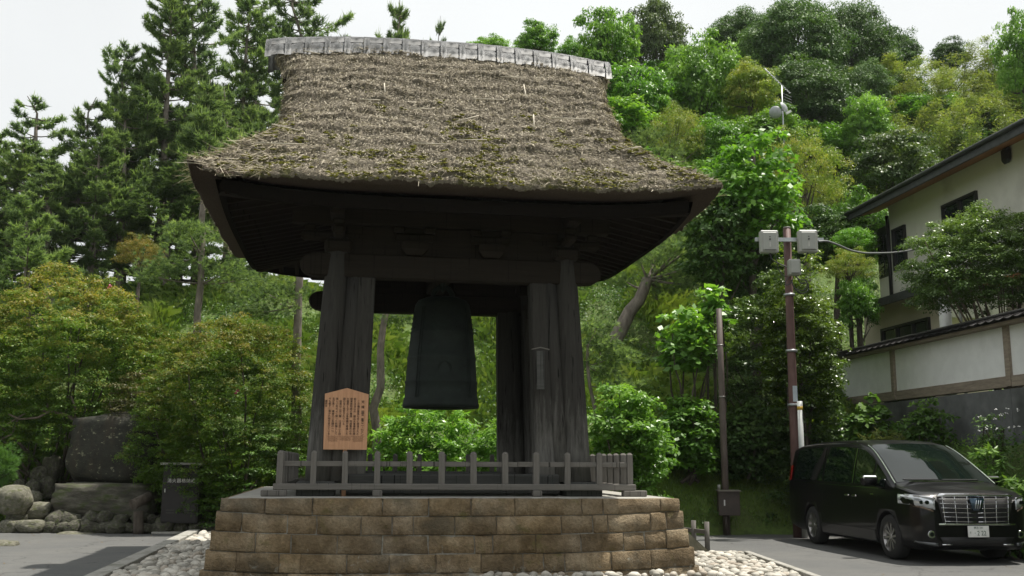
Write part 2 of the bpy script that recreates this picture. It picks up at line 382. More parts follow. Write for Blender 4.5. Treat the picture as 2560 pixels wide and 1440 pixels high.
def stone(frame, s0, s1, z0, z1, half, seed, corner=(False, False)):
    """block on a battered face; frame(s, z, depth) -> local point"""
    bm = bmesh.new(); r_ = random.Random(seed); nu = max(4, min(8, 2 + int((s1 - s0) / .15))); nv = 4
    g = .0035; e_ = .016; fu = [0, e_ / (s1 - s0)] + [k / (nu - 2) for k in range(1, nu - 2)] + [1 - e_ / (s1 - s0), 1]; fv = [0, .06, .5, .94, 1]; proud = r_.uniform(-.008, .022); G = []
    for i in range(nu + 1):
        rowv = []
        for j in range(nv + 1):
            s = s0 + g + (s1 - s0 - 2 * g) * fu[i]
            zz0 = course_z(z0, s / half) + g; zz1 = course_z(z1, s / half) - g
            z = zz0 + (zz1 - zz0) * fv[j]
            eu = min(i, nu - i); ev = min(j, nv - j)
            dep = proud + mnoise.noise(Vector((s * 4.1, z * 7.3, seed * 3.7))) * .022
            dep += .005 * (eu > 1 and ev > 1)
            if eu == 0 or ev == 0: dep -= .016
            jit = .004 if (eu == 0 or ev == 0) else 0
            rowv.append(bm.verts.new(frame(s + r_.uniform(-jit, jit) * 1.6, z + r_.uniform(-jit, jit), dep)))
        G.append(rowv)
    for i in range(nu):
        for j in range(nv): bm.faces.new((G[i][j], G[i + 1][j], G[i + 1][j + 1], G[i][j + 1])).smooth = True
    ring = [G[i][0] for i in range(nu + 1)] + [G[nu][j] for j in range(1, nv + 1)] + [G[i][nv] for i in range(nu - 1, -1, -1)] + [G[0][j] for j in range(nv - 1, 0, -1)]
    back = []
    cen = sum((v.co for v in ring), Vector()) / len(ring)
    dirn = (frame(s0, z0, -.22) - frame(s0, z0, 0))
    for v_ in ring: back.append(bm.verts.new(v_.co + dirn))
    for k in range(len(ring)): bm.faces.new((ring[k], back[k], back[(k + 1) % len(ring)], ring[(k + 1) % len(ring)]))
    bmesh.ops.recalc_face_normals(bm, faces=bm.faces)
    return link('stone', bm_mesh(bm, 'stone'), M_sand, PL)
fr_front = lambda s, z, d: Vector((s * 1.0, -(YF + batter(z)) - d, z))
sd = 0
for k, us in enumerate(rows_u):
    z1, z0 = rows_z[k], rows_z[k + 1]; zm = (z0 + z1) / 2; hf = half_at(zm)
    ss = [local_at(u, 1268 + 47 * k, -(YF + batter(zm))).x for u in us]; ss[0] = -half_at(zm); ss[-1] = half_at(zm)
    for a_, b_ in zip(ss[:-1], ss[1:]):
        sd += 1; stone(fr_front, a_, b_, z0, z1, hf, sd, (a_ == ss[0], b_ == ss[-1]))
    for side in (-1, 1):
        y = -(YF + batter(zm)) + .02
        fr = lambda s, z, d, side=side: Vector((side * (half_at(z) + d), side * s if False else s, z))
        off = .22
        y += off
        while y < YB - .1:
            L = random.uniform(.5, .95); y1 = min(YB, y + L)
            if YB - y1 < .3: y1 = YB
            sd += 1; stone(fr, y, y1, z0, z1, 3.3, sd); y = y1
# core behind the stones (mortar shows in the joints), top slab
bm = bmesh.new()
pts = []
for z, k in ((-.12, .028), (1.06, .028)):
    h_ = half_at(z) - k; yf = YF + batter(z) - k
    pts.append([bm.verts.new(p) for p in ((-h_, -yf, z), (h_, -yf, z), (h_, YB + batter(z), z), (-h_, YB + batter(z), z))])
for i in range(4): bm.faces.new((pts[0][i], pts[0][(i + 1) % 4], pts[1][(i + 1) % 4], pts[1][i]))
bm.faces.new(pts[1])
link('mortar_core', bm_mesh(bm), M_mortar, PL)
M_top = m_noise('platform_top_concrete', ((.25, (.27, .26, .235)), (.75, (.46, .45, .41))), 5, rough=.9, bumps=.2, dirt=(9, .5, .8, (.20, .19, .16)))
bm = bmesh.new(); box_into(bm, 0, .2, 1.078, 2 * HALF - .12, 6.16, .04, bevel=.01)
link('top_slab', bm_mesh(bm), M_top, PL)

# ================================================================== BELL TOWER TIMBER
def wood(name, lo, hi, geo=False, streak=(14, 14, .9), spec=.08, rough=.9):
    m, t, b = mat_base(name)
    co = coords(t, streak); f = noise(t, co, 1.6, 9, .7, .2); co2 = coords(t); f2 = noise(t, co2, 1.3, 4)
    c = ramp(t, f, ((.25, lo), (.62, tuple((a_ + b_) / 2 for a_, b_ in zip(lo, hi))), (.8, hi)))
    c = mixc(t, ramp(t, f2, ((.35, (0, 0, 0)), (.65, (.55, .55, .55)))), c, tuple(x * .55 for x in hi))
    cr = noise(t, coords(t, (26, 26, .55)), 1.2, 3, .5)
    c = mixc(t, ramp(t, cr, ((.62, (0, 0, 0)), (.68, (.9, .9, .9)))), c, tuple(x * .25 for x in lo))
    t.links.new(c, b.inputs['Base Color']); b.inputs['Roughness'].default_value = rough; b.inputs['Specular IOR Level'].default_value = spec
    bump(t, b, f, .6, .012); return m
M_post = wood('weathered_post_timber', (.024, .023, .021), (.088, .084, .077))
M_beam_x = wood('dark_beam_timber_x', (.012, .010, .008), (.042, .035, .027), streak=(.9, 14, 14))
M_beam_y = wood('dark_beam_timber_y', (.012, .010, .008), (.042, .035, .027), streak=(14, .9, 14))
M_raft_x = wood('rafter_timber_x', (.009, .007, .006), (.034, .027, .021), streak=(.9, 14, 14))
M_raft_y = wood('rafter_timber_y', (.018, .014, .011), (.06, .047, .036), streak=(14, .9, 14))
M_eave = wood('dark_eave_timber', (.005, .004, .003), (.016, .013, .010), streak=(.9, 14, 14), spec=.05)  # eave board timber, darker than the rafters
M_sill = wood('weathered_sill_timber', (.05, .052, .05), (.15, .15, .142), streak=(.9, 12, 12))
M_sill_y = wood('weathered_sill_timber_y', (.05, .052, .05), (.15, .15, .142), streak=(12, .9, 12))
M_fence = wood('grey_fence_timber', (.12, .112, .10), (.27, .255, .235), streak=(16, 16, 1.2))
M_fence_x = wood('grey_fence_timber_x', (.12, .112, .10), (.27, .255, .235), streak=(1.0, 16, 16))
M_fence_y = wood('grey_fence_timber_y', (.12, .112, .10), (.27, .255, .235), streak=(16, 1.0, 16))

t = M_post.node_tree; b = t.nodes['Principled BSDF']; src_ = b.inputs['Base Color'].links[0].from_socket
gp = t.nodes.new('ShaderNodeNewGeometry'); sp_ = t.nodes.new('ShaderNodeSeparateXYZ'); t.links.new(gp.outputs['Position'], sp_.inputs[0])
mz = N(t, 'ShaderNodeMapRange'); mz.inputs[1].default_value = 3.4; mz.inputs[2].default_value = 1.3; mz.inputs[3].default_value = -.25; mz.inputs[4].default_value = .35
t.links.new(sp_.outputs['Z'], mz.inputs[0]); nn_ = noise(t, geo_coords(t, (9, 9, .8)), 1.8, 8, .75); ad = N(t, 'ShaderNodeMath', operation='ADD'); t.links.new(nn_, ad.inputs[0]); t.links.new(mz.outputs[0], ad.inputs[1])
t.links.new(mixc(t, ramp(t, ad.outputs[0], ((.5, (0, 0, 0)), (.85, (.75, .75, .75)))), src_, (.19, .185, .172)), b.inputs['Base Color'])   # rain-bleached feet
PX, PY = 1.95, 1.95; TOPZ = 4.74
for sx in (-1, 1):
    for sy in (-1, 1):
        bx, by = sx * PX, sy * PY; tx, ty = sx * (PX - .17), sy * (PY - .17)
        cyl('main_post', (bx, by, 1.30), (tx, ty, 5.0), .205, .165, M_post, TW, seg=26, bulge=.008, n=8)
        # two square side posts lean against each round one
        for ax, ay in ((-sx * .50, 0), (0, -sy * .50)):
            bm = bmesh.new(); L = 3.16
            b0 = Vector((bx + ax * 1.05, by + ay * 1.05, 1.30)); t0 = Vector((tx + ax * .88, ty + ay * .88, 4.42))
            wv = []
            for c_, wd in ((b0, .15), (t0, .135)):
                wv.append([bm.verts.new(c_ + Vector((dx * wd, dy * wd, 0))) for dx, dy in ((-1, -1), (1, -1), (1, 1), (-1, 1))])
            for i in range(4): bm.faces.new((wv[0][i], wv[0][(i + 1) % 4], wv[1][(i + 1) % 4], wv[1][i]))
            bm.faces.new(wv[1]); bm.faces.new(wv[0][::-1])
            bmesh.ops.bevel(bm, geom=[e for e in bm.edges if abs(e.verts[0].co.z - e.verts[1].co.z) > 1], offset=.022, segments=2, affect='EDGES')
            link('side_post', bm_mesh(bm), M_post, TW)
        for ax, ay in ((-sx * .27, 0), (0, -sy * .27)):
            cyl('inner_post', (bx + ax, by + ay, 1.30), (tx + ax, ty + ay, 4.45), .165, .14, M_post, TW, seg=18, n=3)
        box('base_block', (bx + sx * .03, by + sy * .03, 1.20), (.56, .56, .215), M_sill, TW, bevel=.02)
for s in (-1, 1):
    for rails in (0,):
        box('sill_beam', (0, s * PY, 1.265), (3.28, .34, .31), M_sill, TW, bevel=.03)
        box('sill_beam', (s * PX, 0, 1.262), (.34, 3.28, .30), M_sill_y, TW, bevel=.03)
def nosed_beam(name, half, zc, hh, th, along, off, mat, nose=True, arch=.02):
    """tie beam with rounded, slightly drooping ends"""
    bm = bmesh.new(); prof = []
    if nose:
        for a in np.linspace(90, -90, 9):
            ca, sa = math.cos(R(a)), math.sin(R(a)); prof.append((half - .22 + .22 * ca, zc + hh * .5 * sa * (1 if sa > 0 else .92) + (.0 if sa > 0 else .02)))
    else: prof = [(half, zc + hh / 2), (half, zc - hh / 2)]
    mid = [(x, zc - hh / 2 + arch) for x in (half - .9, 0, -(half - .9))]
    top = [(x, zc + hh / 2) for x in (-(half - .9), 0, half - .9)]
    loop = prof + mid + [(-x, z) for x, z in prof[::-1]] + top
    fr_, bk = [], []
    for x, z in loop:
        fr_.append(bm.verts.new((x, -th / 2, z) if along == 'x' else (th / 2, x, z)))
        bk.append(bm.verts.new((x, th / 2, z) if along == 'x' else (-th / 2, x, z)))
    bm.faces.new(fr_); bm.faces.new(bk[::-1])
    for i in range(len(loop)): bm.faces.new((fr_[i], bk[i], bk[(i + 1) % len(loop)], fr_[(i + 1) % len(loop)]))
    bmesh.ops.recalc_face_normals(bm, faces=bm.faces)
    bmesh.ops.bevel(bm, geom=[e for e in bm.edges if e.calc_face_angle(0) > 1.2], offset=.018, segments=1, affect='EDGES')
    return link(name, bm_mesh(bm), mat, TW, loc=(0, off, 0) if along == 'x' else (off, 0, 0))
YT = PY - .14
nosed_beam('tie_beam', 2.36, 4.545, .39, .24, 'x', -YT, M_beam_x)
nosed_beam('tie_beam', 2.36, 4.545, .39, .24, 'x', YT, M_beam_x)
nosed_beam('tie_beam', 1.72, 4.40, .34, .22, 'y', -YT, M_beam_y, nose=False)
nosed_beam('tie_beam', 1.72, 4.40, .34, .22, 'y', YT, M_beam_y, nose=False)
# bracket blocks and beams above the tie beam
ZK = 5.20
for s in (-1, 1):
    nosed_beam('eave_purlin', 2.50, ZK + .16, .30, .22, 'x', s * YT, M_beam_x, nose=False, arch=0)
    nosed_beam('eave_purlin', 2.50, ZK + .19, .30, .21, 'y', s * YT, M_beam_y, nose=False, arch=0)
    box('wall_plank', (0, s * (YT + s * -.02), 4.965), (3.3, .06, .44), M_beam_x, TW)
    box('wall_plank', (s * (YT - .02), 0, 4.96), (.06, 3.3, .43), M_beam_y, TW)
def bracket(x, y, along='x'):
    bm = bmesh.new()
    # bearing block: square above, tapering below
    v0 = [Vector((sx * .19, sy * .17, z)) for z in (.18,) for sx, sy in ((-1, -1), (1, -1), (1, 1), (-1, 1))]
    lv = [[bm.verts.new((sx * a_, sy * b_, z)) for sx, sy in ((-1, -1), (1, -1), (1, 1), (-1, 1))] for a_, b_, z in ((.12, .12, 0), (.20, .17, .09), (.20, .17, .20))]
    for k in range(2):
        for i in range(4): bm.faces.new((lv[k][i], lv[k][(i + 1) % 4], lv[k + 1][(i + 1) % 4], lv[k + 1][i]))
    bm.faces.new(lv[0][::-1]); bm.faces.new(lv[2])
    return link('bearing_block', bm_mesh(bm), M_beam_x, TW, loc=(x, y, 4.745), rot=(0, 0, 0 if along == 'x' else math.pi / 2))
for x in (local_at(1037, 622, -2.0).x, local_at(1229, 627, -2.0).x):
    bracket(x, -YT - .06); bracket(x, YT + .06); bracket(-YT - .05, x, 'y'); bracket(YT + .05, x, 'y')
    for y in (-YT - .06, YT + .06): box('bracket_arm', (x, y, 5.03), (.62, .16, .13), M_beam_x, TW, bevel=.03); 
    for y in (-.24, .24):
        for q in (-YT - .08, YT + .08): box('small_bearing_block', (x + y, q, 5.145), (.17, .17, .095), M_beam_x, TW, bevel=.02)
for sx in (-1, 1):
    for sy in (-1, 1):
        x, y = sx * (PX - .17), sy * (PY - .17)
        box('capital_block', (x, y, 4.86), (.44, .44, .20), M_beam_x, TW, bevel=.05)
        box('bracket_arm', (x, y - 0.0, 5.03), (1.15, .18, .14), M_beam_x, TW, bevel=.04)
        box('bracket_arm', (x, y, 5.034), (.18, 1.15, .13), M_beam_y, TW, bevel=.04)
        for dx, dy in ((-.45, 0), (.45, 0), (0, -.45), (0, .45)):
            box('small_bearing_block', (x + dx, y + dy, 5.15), (.18, .18, .09), M_beam_x, TW, bevel=.02)
# rafters on the four sides, boards above them, eave board at their ends
RI, RO, ZI, ZO = 1.55, 3.02, 5.66, 5.235
def zr(d): return ZI + (ZO - ZI) * (d - RI) / (RO - RI)
def lift(s, e): return .16 * abs(s / e) ** 4
EX, EY = 3.42, 3.02
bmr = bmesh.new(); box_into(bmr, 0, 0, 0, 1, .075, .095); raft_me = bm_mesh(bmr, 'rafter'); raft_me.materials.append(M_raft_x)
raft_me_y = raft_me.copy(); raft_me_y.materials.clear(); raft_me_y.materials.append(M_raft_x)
def rafter(p0, p1):
    d = p1 - p0; o = link('rafter', raft_me, None, TW, loc=(p0 + p1) / 2)
    o.rotation_mode = 'QUATERNION'; o.rotation_quaternion = d.to_track_quat('X', 'Z'); o.scale = (d.length, 1, 1)
    return o
n_r = 22
for s in (-1, 1):
    for k in range(n_r):
        x = -EX + .14 + (2 * EX - .28) * k / (n_r - 1)
        inn = min(max(abs(x) - (EX - EY), 0), 9)
        y0 = max(1.45, abs(x) * EY / EX) if abs(x) > 1.55 else 1.45
        if y0 < EY - .12: rafter(Vector((x, s * y0, zr(y0) + lift(x, EX) * (y0 / EY))), Vector((x, s * (EY - .01), ZO + lift(x, EX))))
    for k in range(20):
        y = -EY + .14 + (2 * EY - .28) * k / 19
        x0 = max(1.55, abs(y) * EX / EY)
        if x0 < EX - .12: rafter(Vector((s * x0, y, ZI - (x0 - 1.55) / (EX - 1.55) * (ZI - ZO) + lift(y, EY) * (x0 / EX))), Vector((s * (EX - .01), y, ZO + lift(y, EY))))
for sx in (-1, 1):
    for sy in (-1, 1):
        o = rafter(Vector((sx * 1.7, sy * 1.6, 5.60)), Vector((sx * EX, sy * EY, ZO + .15))); o.name = 'hip_rafter'; o.scale = (o.scale[0], 1.9, 1.9)
bm = bmesh.new()                       # soffit boarding above the rafters
def ringpts(hx, hy, z, lf, n=12):
    P = []
    for (x0, y0, x1, y1) in ((-1, -1, 1, -1), (1, -1, 1, 1), (1, 1, -1, 1), (-1, 1, -1, -1)):
        for k in range(n):
            f_ = k / n; x = (x0 + (x1 - x0) * f_); y = (y0 + (y1 - y0) * f_)
            s_ = x if abs(y) == 1 else y
            P.append(bm.verts.new((x * hx, y * hy, z + lf * abs(s_) ** 4)))
    return P
r0 = ringpts(1.35, 1.25, ZI + .085, 0); r1 = ringpts(EX + .02, EY + .02, ZO + .075, .16); r2 = ringpts(EX + .02, EY + .02, ZO - .055, .16); r3 = ringpts(EX - .03, EY - .03, ZO - .055, .16)
r4 = ringpts(EX - .03, EY - .03, ZO + .06, .16)
for a_, b_ in ((r0, r1),):
    for i in range(48): bm.faces.new((a_[i], a_[(i + 1) % 48], b_[(i + 1) % 48], b_[i]))
bm.faces.new(r0)
bmesh.ops.recalc_face_normals(bm, faces=bm.faces)
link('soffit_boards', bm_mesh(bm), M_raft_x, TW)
# eave boards: one per side
for i, (ax, hx, hy) in enumerate((('x', EX, -EY), ('x', EX, EY), ('y', -EX, EY), ('y', EX, EY))):
    bm = bmesh.new(); prev = None
    for k in range(17):
        s_ = -1 + 2 * k / 16
        if ax == 'x': c_ = Vector((s_ * EX, hy, 0)); nrm = Vector((0, math.copysign(1, hy), 0))
        else: c_ = Vector((hx, s_ * EY, 0)); nrm = Vector((math.copysign(1, hx), 0, 0))
        zz = ZO + .16 * abs(s_) ** 4
        q = [bm.verts.new(c_ + nrm * a_ + Vector((0, 0, zz + z_))) for a_, z_ in ((-.03, -.06), (.05, -.06), (.10, .12), (-.03, .12))]
        if prev:
            for j in range(4): bm.faces.new((prev[j], prev[(j + 1) % 4], q[(j + 1) % 4], q[j]))
        prev = q
    bmesh.ops.recalc_face_normals(bm, faces=bm.faces)
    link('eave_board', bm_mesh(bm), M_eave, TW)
# bell beam (front to back) and iron hook
box('bell_beam', (0, 0, 4.90), (.34, 3.5, .34), M_beam_y, TW, bevel=.02)

# ================================================================== THATCHED ROOF
m, t, b = mat_base('thatch'); co = coords(t)
fA = noise(t, coords(t, (1, 1, 1)), 1.1, 6); fB = noise(t, coords(t, (1, 1, 1.4)), 55, 4, .85); fC = noise(t, co, 8, 8, .7)
c = ramp(t, fB, ((.24, (.07, .062, .049)), (.43, (.25, .22, .175)), (.6, (.40, .36, .295)), (.78, (.62, .58, .50))))
c = mixc(t, ramp(t, fA, ((.35, (0, 0, 0)), (.65, (.6, .6, .6)))), c, mixc(t, .5, c, (.13, .10, .075)))
c = mixc(t, ramp(t, fC, ((.5, (0, 0, 0)), (.72, (.55, .55, .55)))), c, (.10, .093, .055))
sep = t.nodes.new('ShaderNodeSeparateXYZ'); t.links.new(co, sep.inputs[0])
mz = N(t, 'ShaderNodeMapRange'); mz.inputs[1].default_value = 7.8; mz.inputs[2].default_value = 5.6; mz.inputs[3].default_value = -.12; mz.inputs[4].default_value = .085
t.links.new(sep.outputs['Z'], mz.inputs[0])
fM = noise(t, co, 3.1, 9, .72); ad = N(t, 'ShaderNodeMath', operation='ADD'); t.links.new(fM, ad.inputs[0]); t.links.new(mz.outputs[0], ad.inputs[1])
c = mixc(t, ramp(t, ad.outputs[0], ((.57, (0, 0, 0)), (.68, (.8, .8, .8)))), c, (.10, .105, .028))
fM2 = noise(t, co, 2.2, 9, .75, .5); ad = N(t, 'ShaderNodeMath', operation='ADD'); t.links.new(fM2, ad.inputs[0]); t.links.new(mz.outputs[0], ad.inputs[1])
c = mixc(t, ramp(t, ad.outputs[0], ((.70, (0, 0, 0)), (.74, (.8, .8, .8)))), c, (.26, .24, .03))
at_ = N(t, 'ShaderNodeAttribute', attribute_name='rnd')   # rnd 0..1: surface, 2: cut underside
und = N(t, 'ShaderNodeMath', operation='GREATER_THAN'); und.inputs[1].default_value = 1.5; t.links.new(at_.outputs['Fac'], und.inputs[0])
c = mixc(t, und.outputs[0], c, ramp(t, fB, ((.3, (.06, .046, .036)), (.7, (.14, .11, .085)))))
t.links.new(c, b.inputs['Base Color']); b.inputs['Roughness'].default_value = .95; b.inputs['Specular IOR Level'].default_value = .1
bump(t, b, fB, 1.0, .05); M_thatch = m

wy_t = np.array([.0, .22, .6, 1.1, 2.2, 2.52, 2.85, 3.15, 3.42]); wx_t = np.array([2.98, 2.95, 2.80, 2.70, 2.74, 2.96, 3.32, 3.62, 3.88])
RDX, RDZ = [], []
for u_, v_ in ((665, 94), (715, 89), (857, 86), (990, 91), (1132, 100), (1200, 105), (1300, 116), (1400, 129), (1506, 150)):
    l_ = local_at(u_, v_, 0); RDX.append(l_.x); RDZ.append(l_.z)
zc_ = np.interp(0, RDX, RDZ); RDZ = [z_ - zc_ for z_ in RDZ]; print('ridge', zc_, RDX, RDZ)
RT = 8.80; ZE = 5.53
def zprof(wy): tt = np.clip((wy - .2) / 3.2, 0, 1.02); return ZE + (RT - ZE) * (1 - tt) ** 1.06 if np.ndim(wy) == 0 else ZE + (RT - ZE) * np.clip(1 - tt, 0, 1) ** 1.06
def ridge_drop(x): return np.interp(x, RDX, RDZ)
nl, nfx, nsy = 150, 300, 120
per = 2 * (nfx + nsy)
# parameter round the perimeter, front edge first
prm = np.concatenate([np.stack([np.linspace(-1, 1, nfx, endpoint=False), -np.ones(nfx)], 1), np.stack([np.ones(nsy), np.linspace(-1, 1, nsy, endpoint=False)], 1),
                      np.stack([np.linspace(1, -1, nfx, endpoint=False), np.ones(nfx)], 1), np.stack([-np.ones(nsy), np.linspace(1, -1, nsy, endpoint=False)], 1)])
levels = np.linspace(.10, 3.42, nl)
V = []; RN = []
vals = None
for li, wy in enumerate(levels):
    tt = (wy - .1) / 3.32
    wx = np.interp(wy, wy_t, wx_t)
    px, py = prm[:, 0].copy(), prm[:, 1].copy()
    # rounded corners: squircle mapping, sharper towards the eave
    rad = .16 + .10 * math.sin(math.pi * min(1, tt * 1.1)) - .1 * tt
    X = px * wx; Y = py * wy
    rr_ = min(rad * 1.6, wy * .9)
    cx_, cy_ = np.abs(X) - (wx - rr_), np.abs(Y) - (wy - rr_)
    cm = (cx_ > 0) & (cy_ > 0); L_ = np.sqrt(cx_ ** 2 + cy_ ** 2) + 1e-9; k_ = np.where(cm, np.maximum(np.abs(cx_), np.abs(cy_)) / L_, 1)
    X = np.where(cm, np.sign(X) * (wx - rr_ + cx_ * k_), X); Y = np.where(cm, np.sign(Y) * (wy - rr_ + cy_ * k_), Y)
    z = zprof(np.full(per, wy)) + ridge_drop(X) * (1 - tt) ** 2
    s = np.where(np.abs(py) == 1, px, py)
    z = z + .20 * np.abs(s) ** 5 * tt ** 3 + .05 * (1 - tt) * 0
    # gable sides drop in a vertical way near the top
    V.append(np.stack([X, Y, z], 1))
V = np.array(V)                                        # nl, per, 3
# outward directions
dL = np.gradient(V, axis=0); dP = np.roll(V, -1, 1) - np.roll(V, 1, 1)
Nn = np.cross(dP, dL); Nn /= np.linalg.norm(Nn, axis=2)[..., None] + 1e-9
if Nn[nl // 2, nfx // 2, 2] < 0: Nn = -Nn
slope_d = np.linspace(0, 1, nl)[:, None] * 4.6 + 0 * V[..., 0]
def fbm(P, sc, oc=4, off=0):
    out = np.zeros(P.shape[:-1]); fl = P.reshape(-1, 3); r_ = np.array([mnoise.fractal(Vector((p[0] * sc + off, p[1] * sc, p[2] * sc)), 0.9, 2.1, oc) for p in fl]); return r_.reshape(P.shape[:-1])
big = fbm(V, 1.4, 3); fine = fbm(V, 6.5, 4, 9.)
# straw courses: each overhangs the one below, its edge wandering
cw = .345
ph = (slope_d + .11 * big + .05 * np.sin(V[..., 0] * 2.1 + V[..., 1])) / cw
fr_ = ph - np.floor(ph)
ledge = (fr_ ** 2.5) * .048 * (.6 + .8 * np.clip(big + .5, 0, 1))
disp = .045 * big + .022 * fine + ledge + rng.normal(0, .012, V.shape[:2])
# left front corner is ragged and slipped
crn = np.exp(-(((V[..., 0] + 3.35) / .5) ** 2 + ((V[..., 1] + 3.1) / .55) ** 2))
disp -= crn * (.10 + .10 * np.abs(fine))
V2 = V + Nn * disp[..., None]
# irregular hem
hem = fbm(V[-1:, :, :], 5.0, 5, 4.)[0]
V2[-1, :, 2] += .03 * hem; V2[-1, :, :2] *= (1 + .006 * hem)[:, None]
tears = [(i, random.uniform(.3, 1)) for i in range(per) if prm[i, 0] == -1 and random.random() < .07]
for i, a_ in tears:
    for k in range(-2, 3): V2[-1, (i + k) % per, :2] *= (1 - .026 * a_ * (3 - abs(k)) / 3)
# lip, cut underside and inner edge
lip = V2[-1].copy(); lip[:, 2] -= .045; lip[:, :2] *= .994
ux = .50
und1 = V[-1].copy(); und1[:, 2] -= .075 + .01 * hem; und1[:, :2] *= .985
inn = V[-1].copy(); inn[:, 0] = np.clip(inn[:, 0], -(3.88 - ux), 3.88 - ux); inn[:, 1] = np.clip(inn[:, 1], -(3.42 - ux + .1), 3.42 - ux + .1)
sI = np.where(np.abs(prm[:, 1]) == 1, prm[:, 0], prm[:, 1])
inn[:, 0] = prm[:, 0] * (3.88 - ux); inn[:, 1] = prm[:, 1] * (3.42 - ux + .12); inn[:, 2] = ZE - .115 + .17 * np.abs(sI) ** 5
mid = (und1 + inn) / 2; mid[:, 2] += .012 * hem
inn2 = inn.copy(); inn2[:, 2] += .25; inn2[:, :2] *= .97
allV = np.concatenate([V2.reshape(-1, 3), lip, und1, mid, inn, inn2])
nR = nl + 5
a_ = np.arange(per); b_ = (a_ + 1) % per
Q = np.concatenate([np.stack([i * per + a_, (i + 1) * per + a_, (i + 1) * per + b_, i * per + b_], 1) for i in range(nR - 1)])
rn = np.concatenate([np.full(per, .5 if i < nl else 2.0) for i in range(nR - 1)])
RF = link('thatched_roof', mesh_np('thatched_roof', allV, Q, rn, smooth=True), M_thatch, TW)
# cap of the roof under the tiles
# loose straws lying on and sticking out of the surface
M_straw = m_leaf('loose_straw', (.11, .093, .068), (.31, .27, .205), (.60, .545, .44), .1, .1, .9)
def straws(n, lmin, lmax, wd, lift_, seed, region=None, steep=.0):
    g = np.random.default_rng(seed)
    li = g.integers(3, nl - 1, n); pi_ = g.integers(0, per, n)
    if region is not None:
        ok = region(V2[li, pi_]); li, pi_ = li[ok], pi_[ok]; n = len(li)
    P = V2[li, pi_] + g.normal(0, .02, (n, 3)); Nv = Nn[li, pi_]
    down = dL[li, pi_]; down /= np.linalg.norm(down, axis=1)[:, None]; side = np.cross(Nv, down)
    an = g.normal(0, .55, n)[:, None]; T = down * np.cos(an) + side * np.sin(an) + Nv * g.uniform(-.05, .55, n)[:, None]
    T /= np.linalg.norm(T, axis=1)[:, None]
    Wd = np.cross(T, Nv + g.normal(0, .4, (n, 3))); Wd /= np.linalg.norm(Wd, axis=1)[:, None]
    L_ = g.uniform(lmin, lmax, n)[:, None]; w_ = (wd * g.uniform(.6, 1.4, n))[:, None]
    P = P + Nv * lift_
    VV = np.stack([P - Wd * w_, P + Wd * w_, P + T * L_ + Wd * w_ * .3, P + T * L_ - Wd * w_ * .3], 1).reshape(-1, 3)
    return VV, np.arange(4 * n).reshape(n, 4), g.uniform(0, 1, n)
mb = MB(); mb.add(*straws(200000, .03, .08, .0048, .003, 1)); mb.add(*straws(2200, .12, .30, .005, .012, 2))
# slipped bundle at the left front corner
V_, Q_, r_ = straws(40000, .12, .38, .005, .01, 3, lambda p: (np.abs(p[:, 0] + 3.3) < .55) & (np.abs(p[:, 1] + 3.05) < .45))
mb.add(V_, Q_, r_ * .6 + .25)
mb.build('loose_straw', M_straw, RF, kind='stuff')
# a few long bamboo ties lying along the courses
M_tie = m_plain('bamboo_tie', (.5, .45, .36), .6, vary=.3)
g = random.Random(5)
for (u, v_, du, dv) in ((1030, 195, 70, 5), (1250, 205, 60, 3), (680, 325, 70, 18), (640, 372, 120, 6), (1140, 318, 55, -14), (1140, 364, 75, 2), (1030, 372, 90, 0), (1375, 308, 90, 3), (1308, 225, 6, 36), (1332, 300, 2, 34), (960, 222, 2, 26), (1480, 335, 50, 5), (1560, 386, 40, -6), (760, 140, 40, 6), (900, 262, 50, 2), (1180, 260, 80, 3), (1020, 285, 60, -3)):
    d_ = ray(u + du / 2, v_ + dv / 2); ds = []
    for uu, vv in ((u, v_), (u + du, v_ + dv)):
        # march to the front slope
        best = None; d = ray(uu, vv)
        for Y in np.linspace(13, 18, 400):
            p = Vector((0, 0, EYE)) + d * (Y / d.y); l = to_local(p)
            if -3.42 < l.y < -.2 and l.z < zprof(abs(l.y)) + .06: best = l; break
        ds.append(best)
    if None in ds: continue
    p0, p1 = ds; off = Vector((0, -.06, .07))
    o = cyl('bamboo_tie', p0 + off, p1 + off + Vector((0, 0, g.uniform(-.02, .02))), .011, .009, M_tie, RF, seg=5, n=1)
# moss cushions
M_moss = m_noise('moss', ((.3, (.085, .09, .02)), (.7, (.26, .25, .04))), 30, rough=1, bumps=.8, bdist=.02, spec=.1)
mb = MB(); ico = bmesh.new(); bmesh.ops.create_icosphere(ico, subdivisions=1, radius=1); iv = np.array([v_.co[:] for v_ in ico.verts]); iff = np.array([[v_.index for v_ in f_.verts] for f_ in ico.faces]); ico.free()
iq = np.column_stack([iff, iff[:, 2]])
g = np.random.default_rng(11)
spots = []
for k in range(16000):
    li, pi_ = g.integers(nl // 4, nl - 1), g.integers(0, nfx)
    if k % 4 == 0: li = g.integers(nl // 2, nl - 2)
    p = V2[li, pi_]; dens = mnoise.noise(Vector(p) * 1.25 + Vector((3, 1, 0))) * .7 + mnoise.noise(Vector(p) * 5.5) * .5 + (li / nl - .80) * .9 + .10 * math.exp(-((p[0] - .8) / 1.5) ** 2)
    if dens > .12: spots.append((li, pi_))
tri_V, tri_Q = [], []
off_ = 0
for li, pi_ in spots:
    s_ = g.uniform(.010, .032); P = V2[li, pi_]; 
    Vv = iv * np.array([s_ * g.uniform(1, 1.9), s_ * g.uniform(.7, 1.1), s_ * .55]) * (1 + g.normal(0, .16, (len(iv), 1))) + P
    tri_V.append(Vv); tri_Q.append(iff + off_); off_ += len(iv)
me = mesh_np('moss', np.concatenate(tri_V), np.concatenate(tri_Q), smooth=True)
link('moss', me, M_moss, RF, kind='stuff')

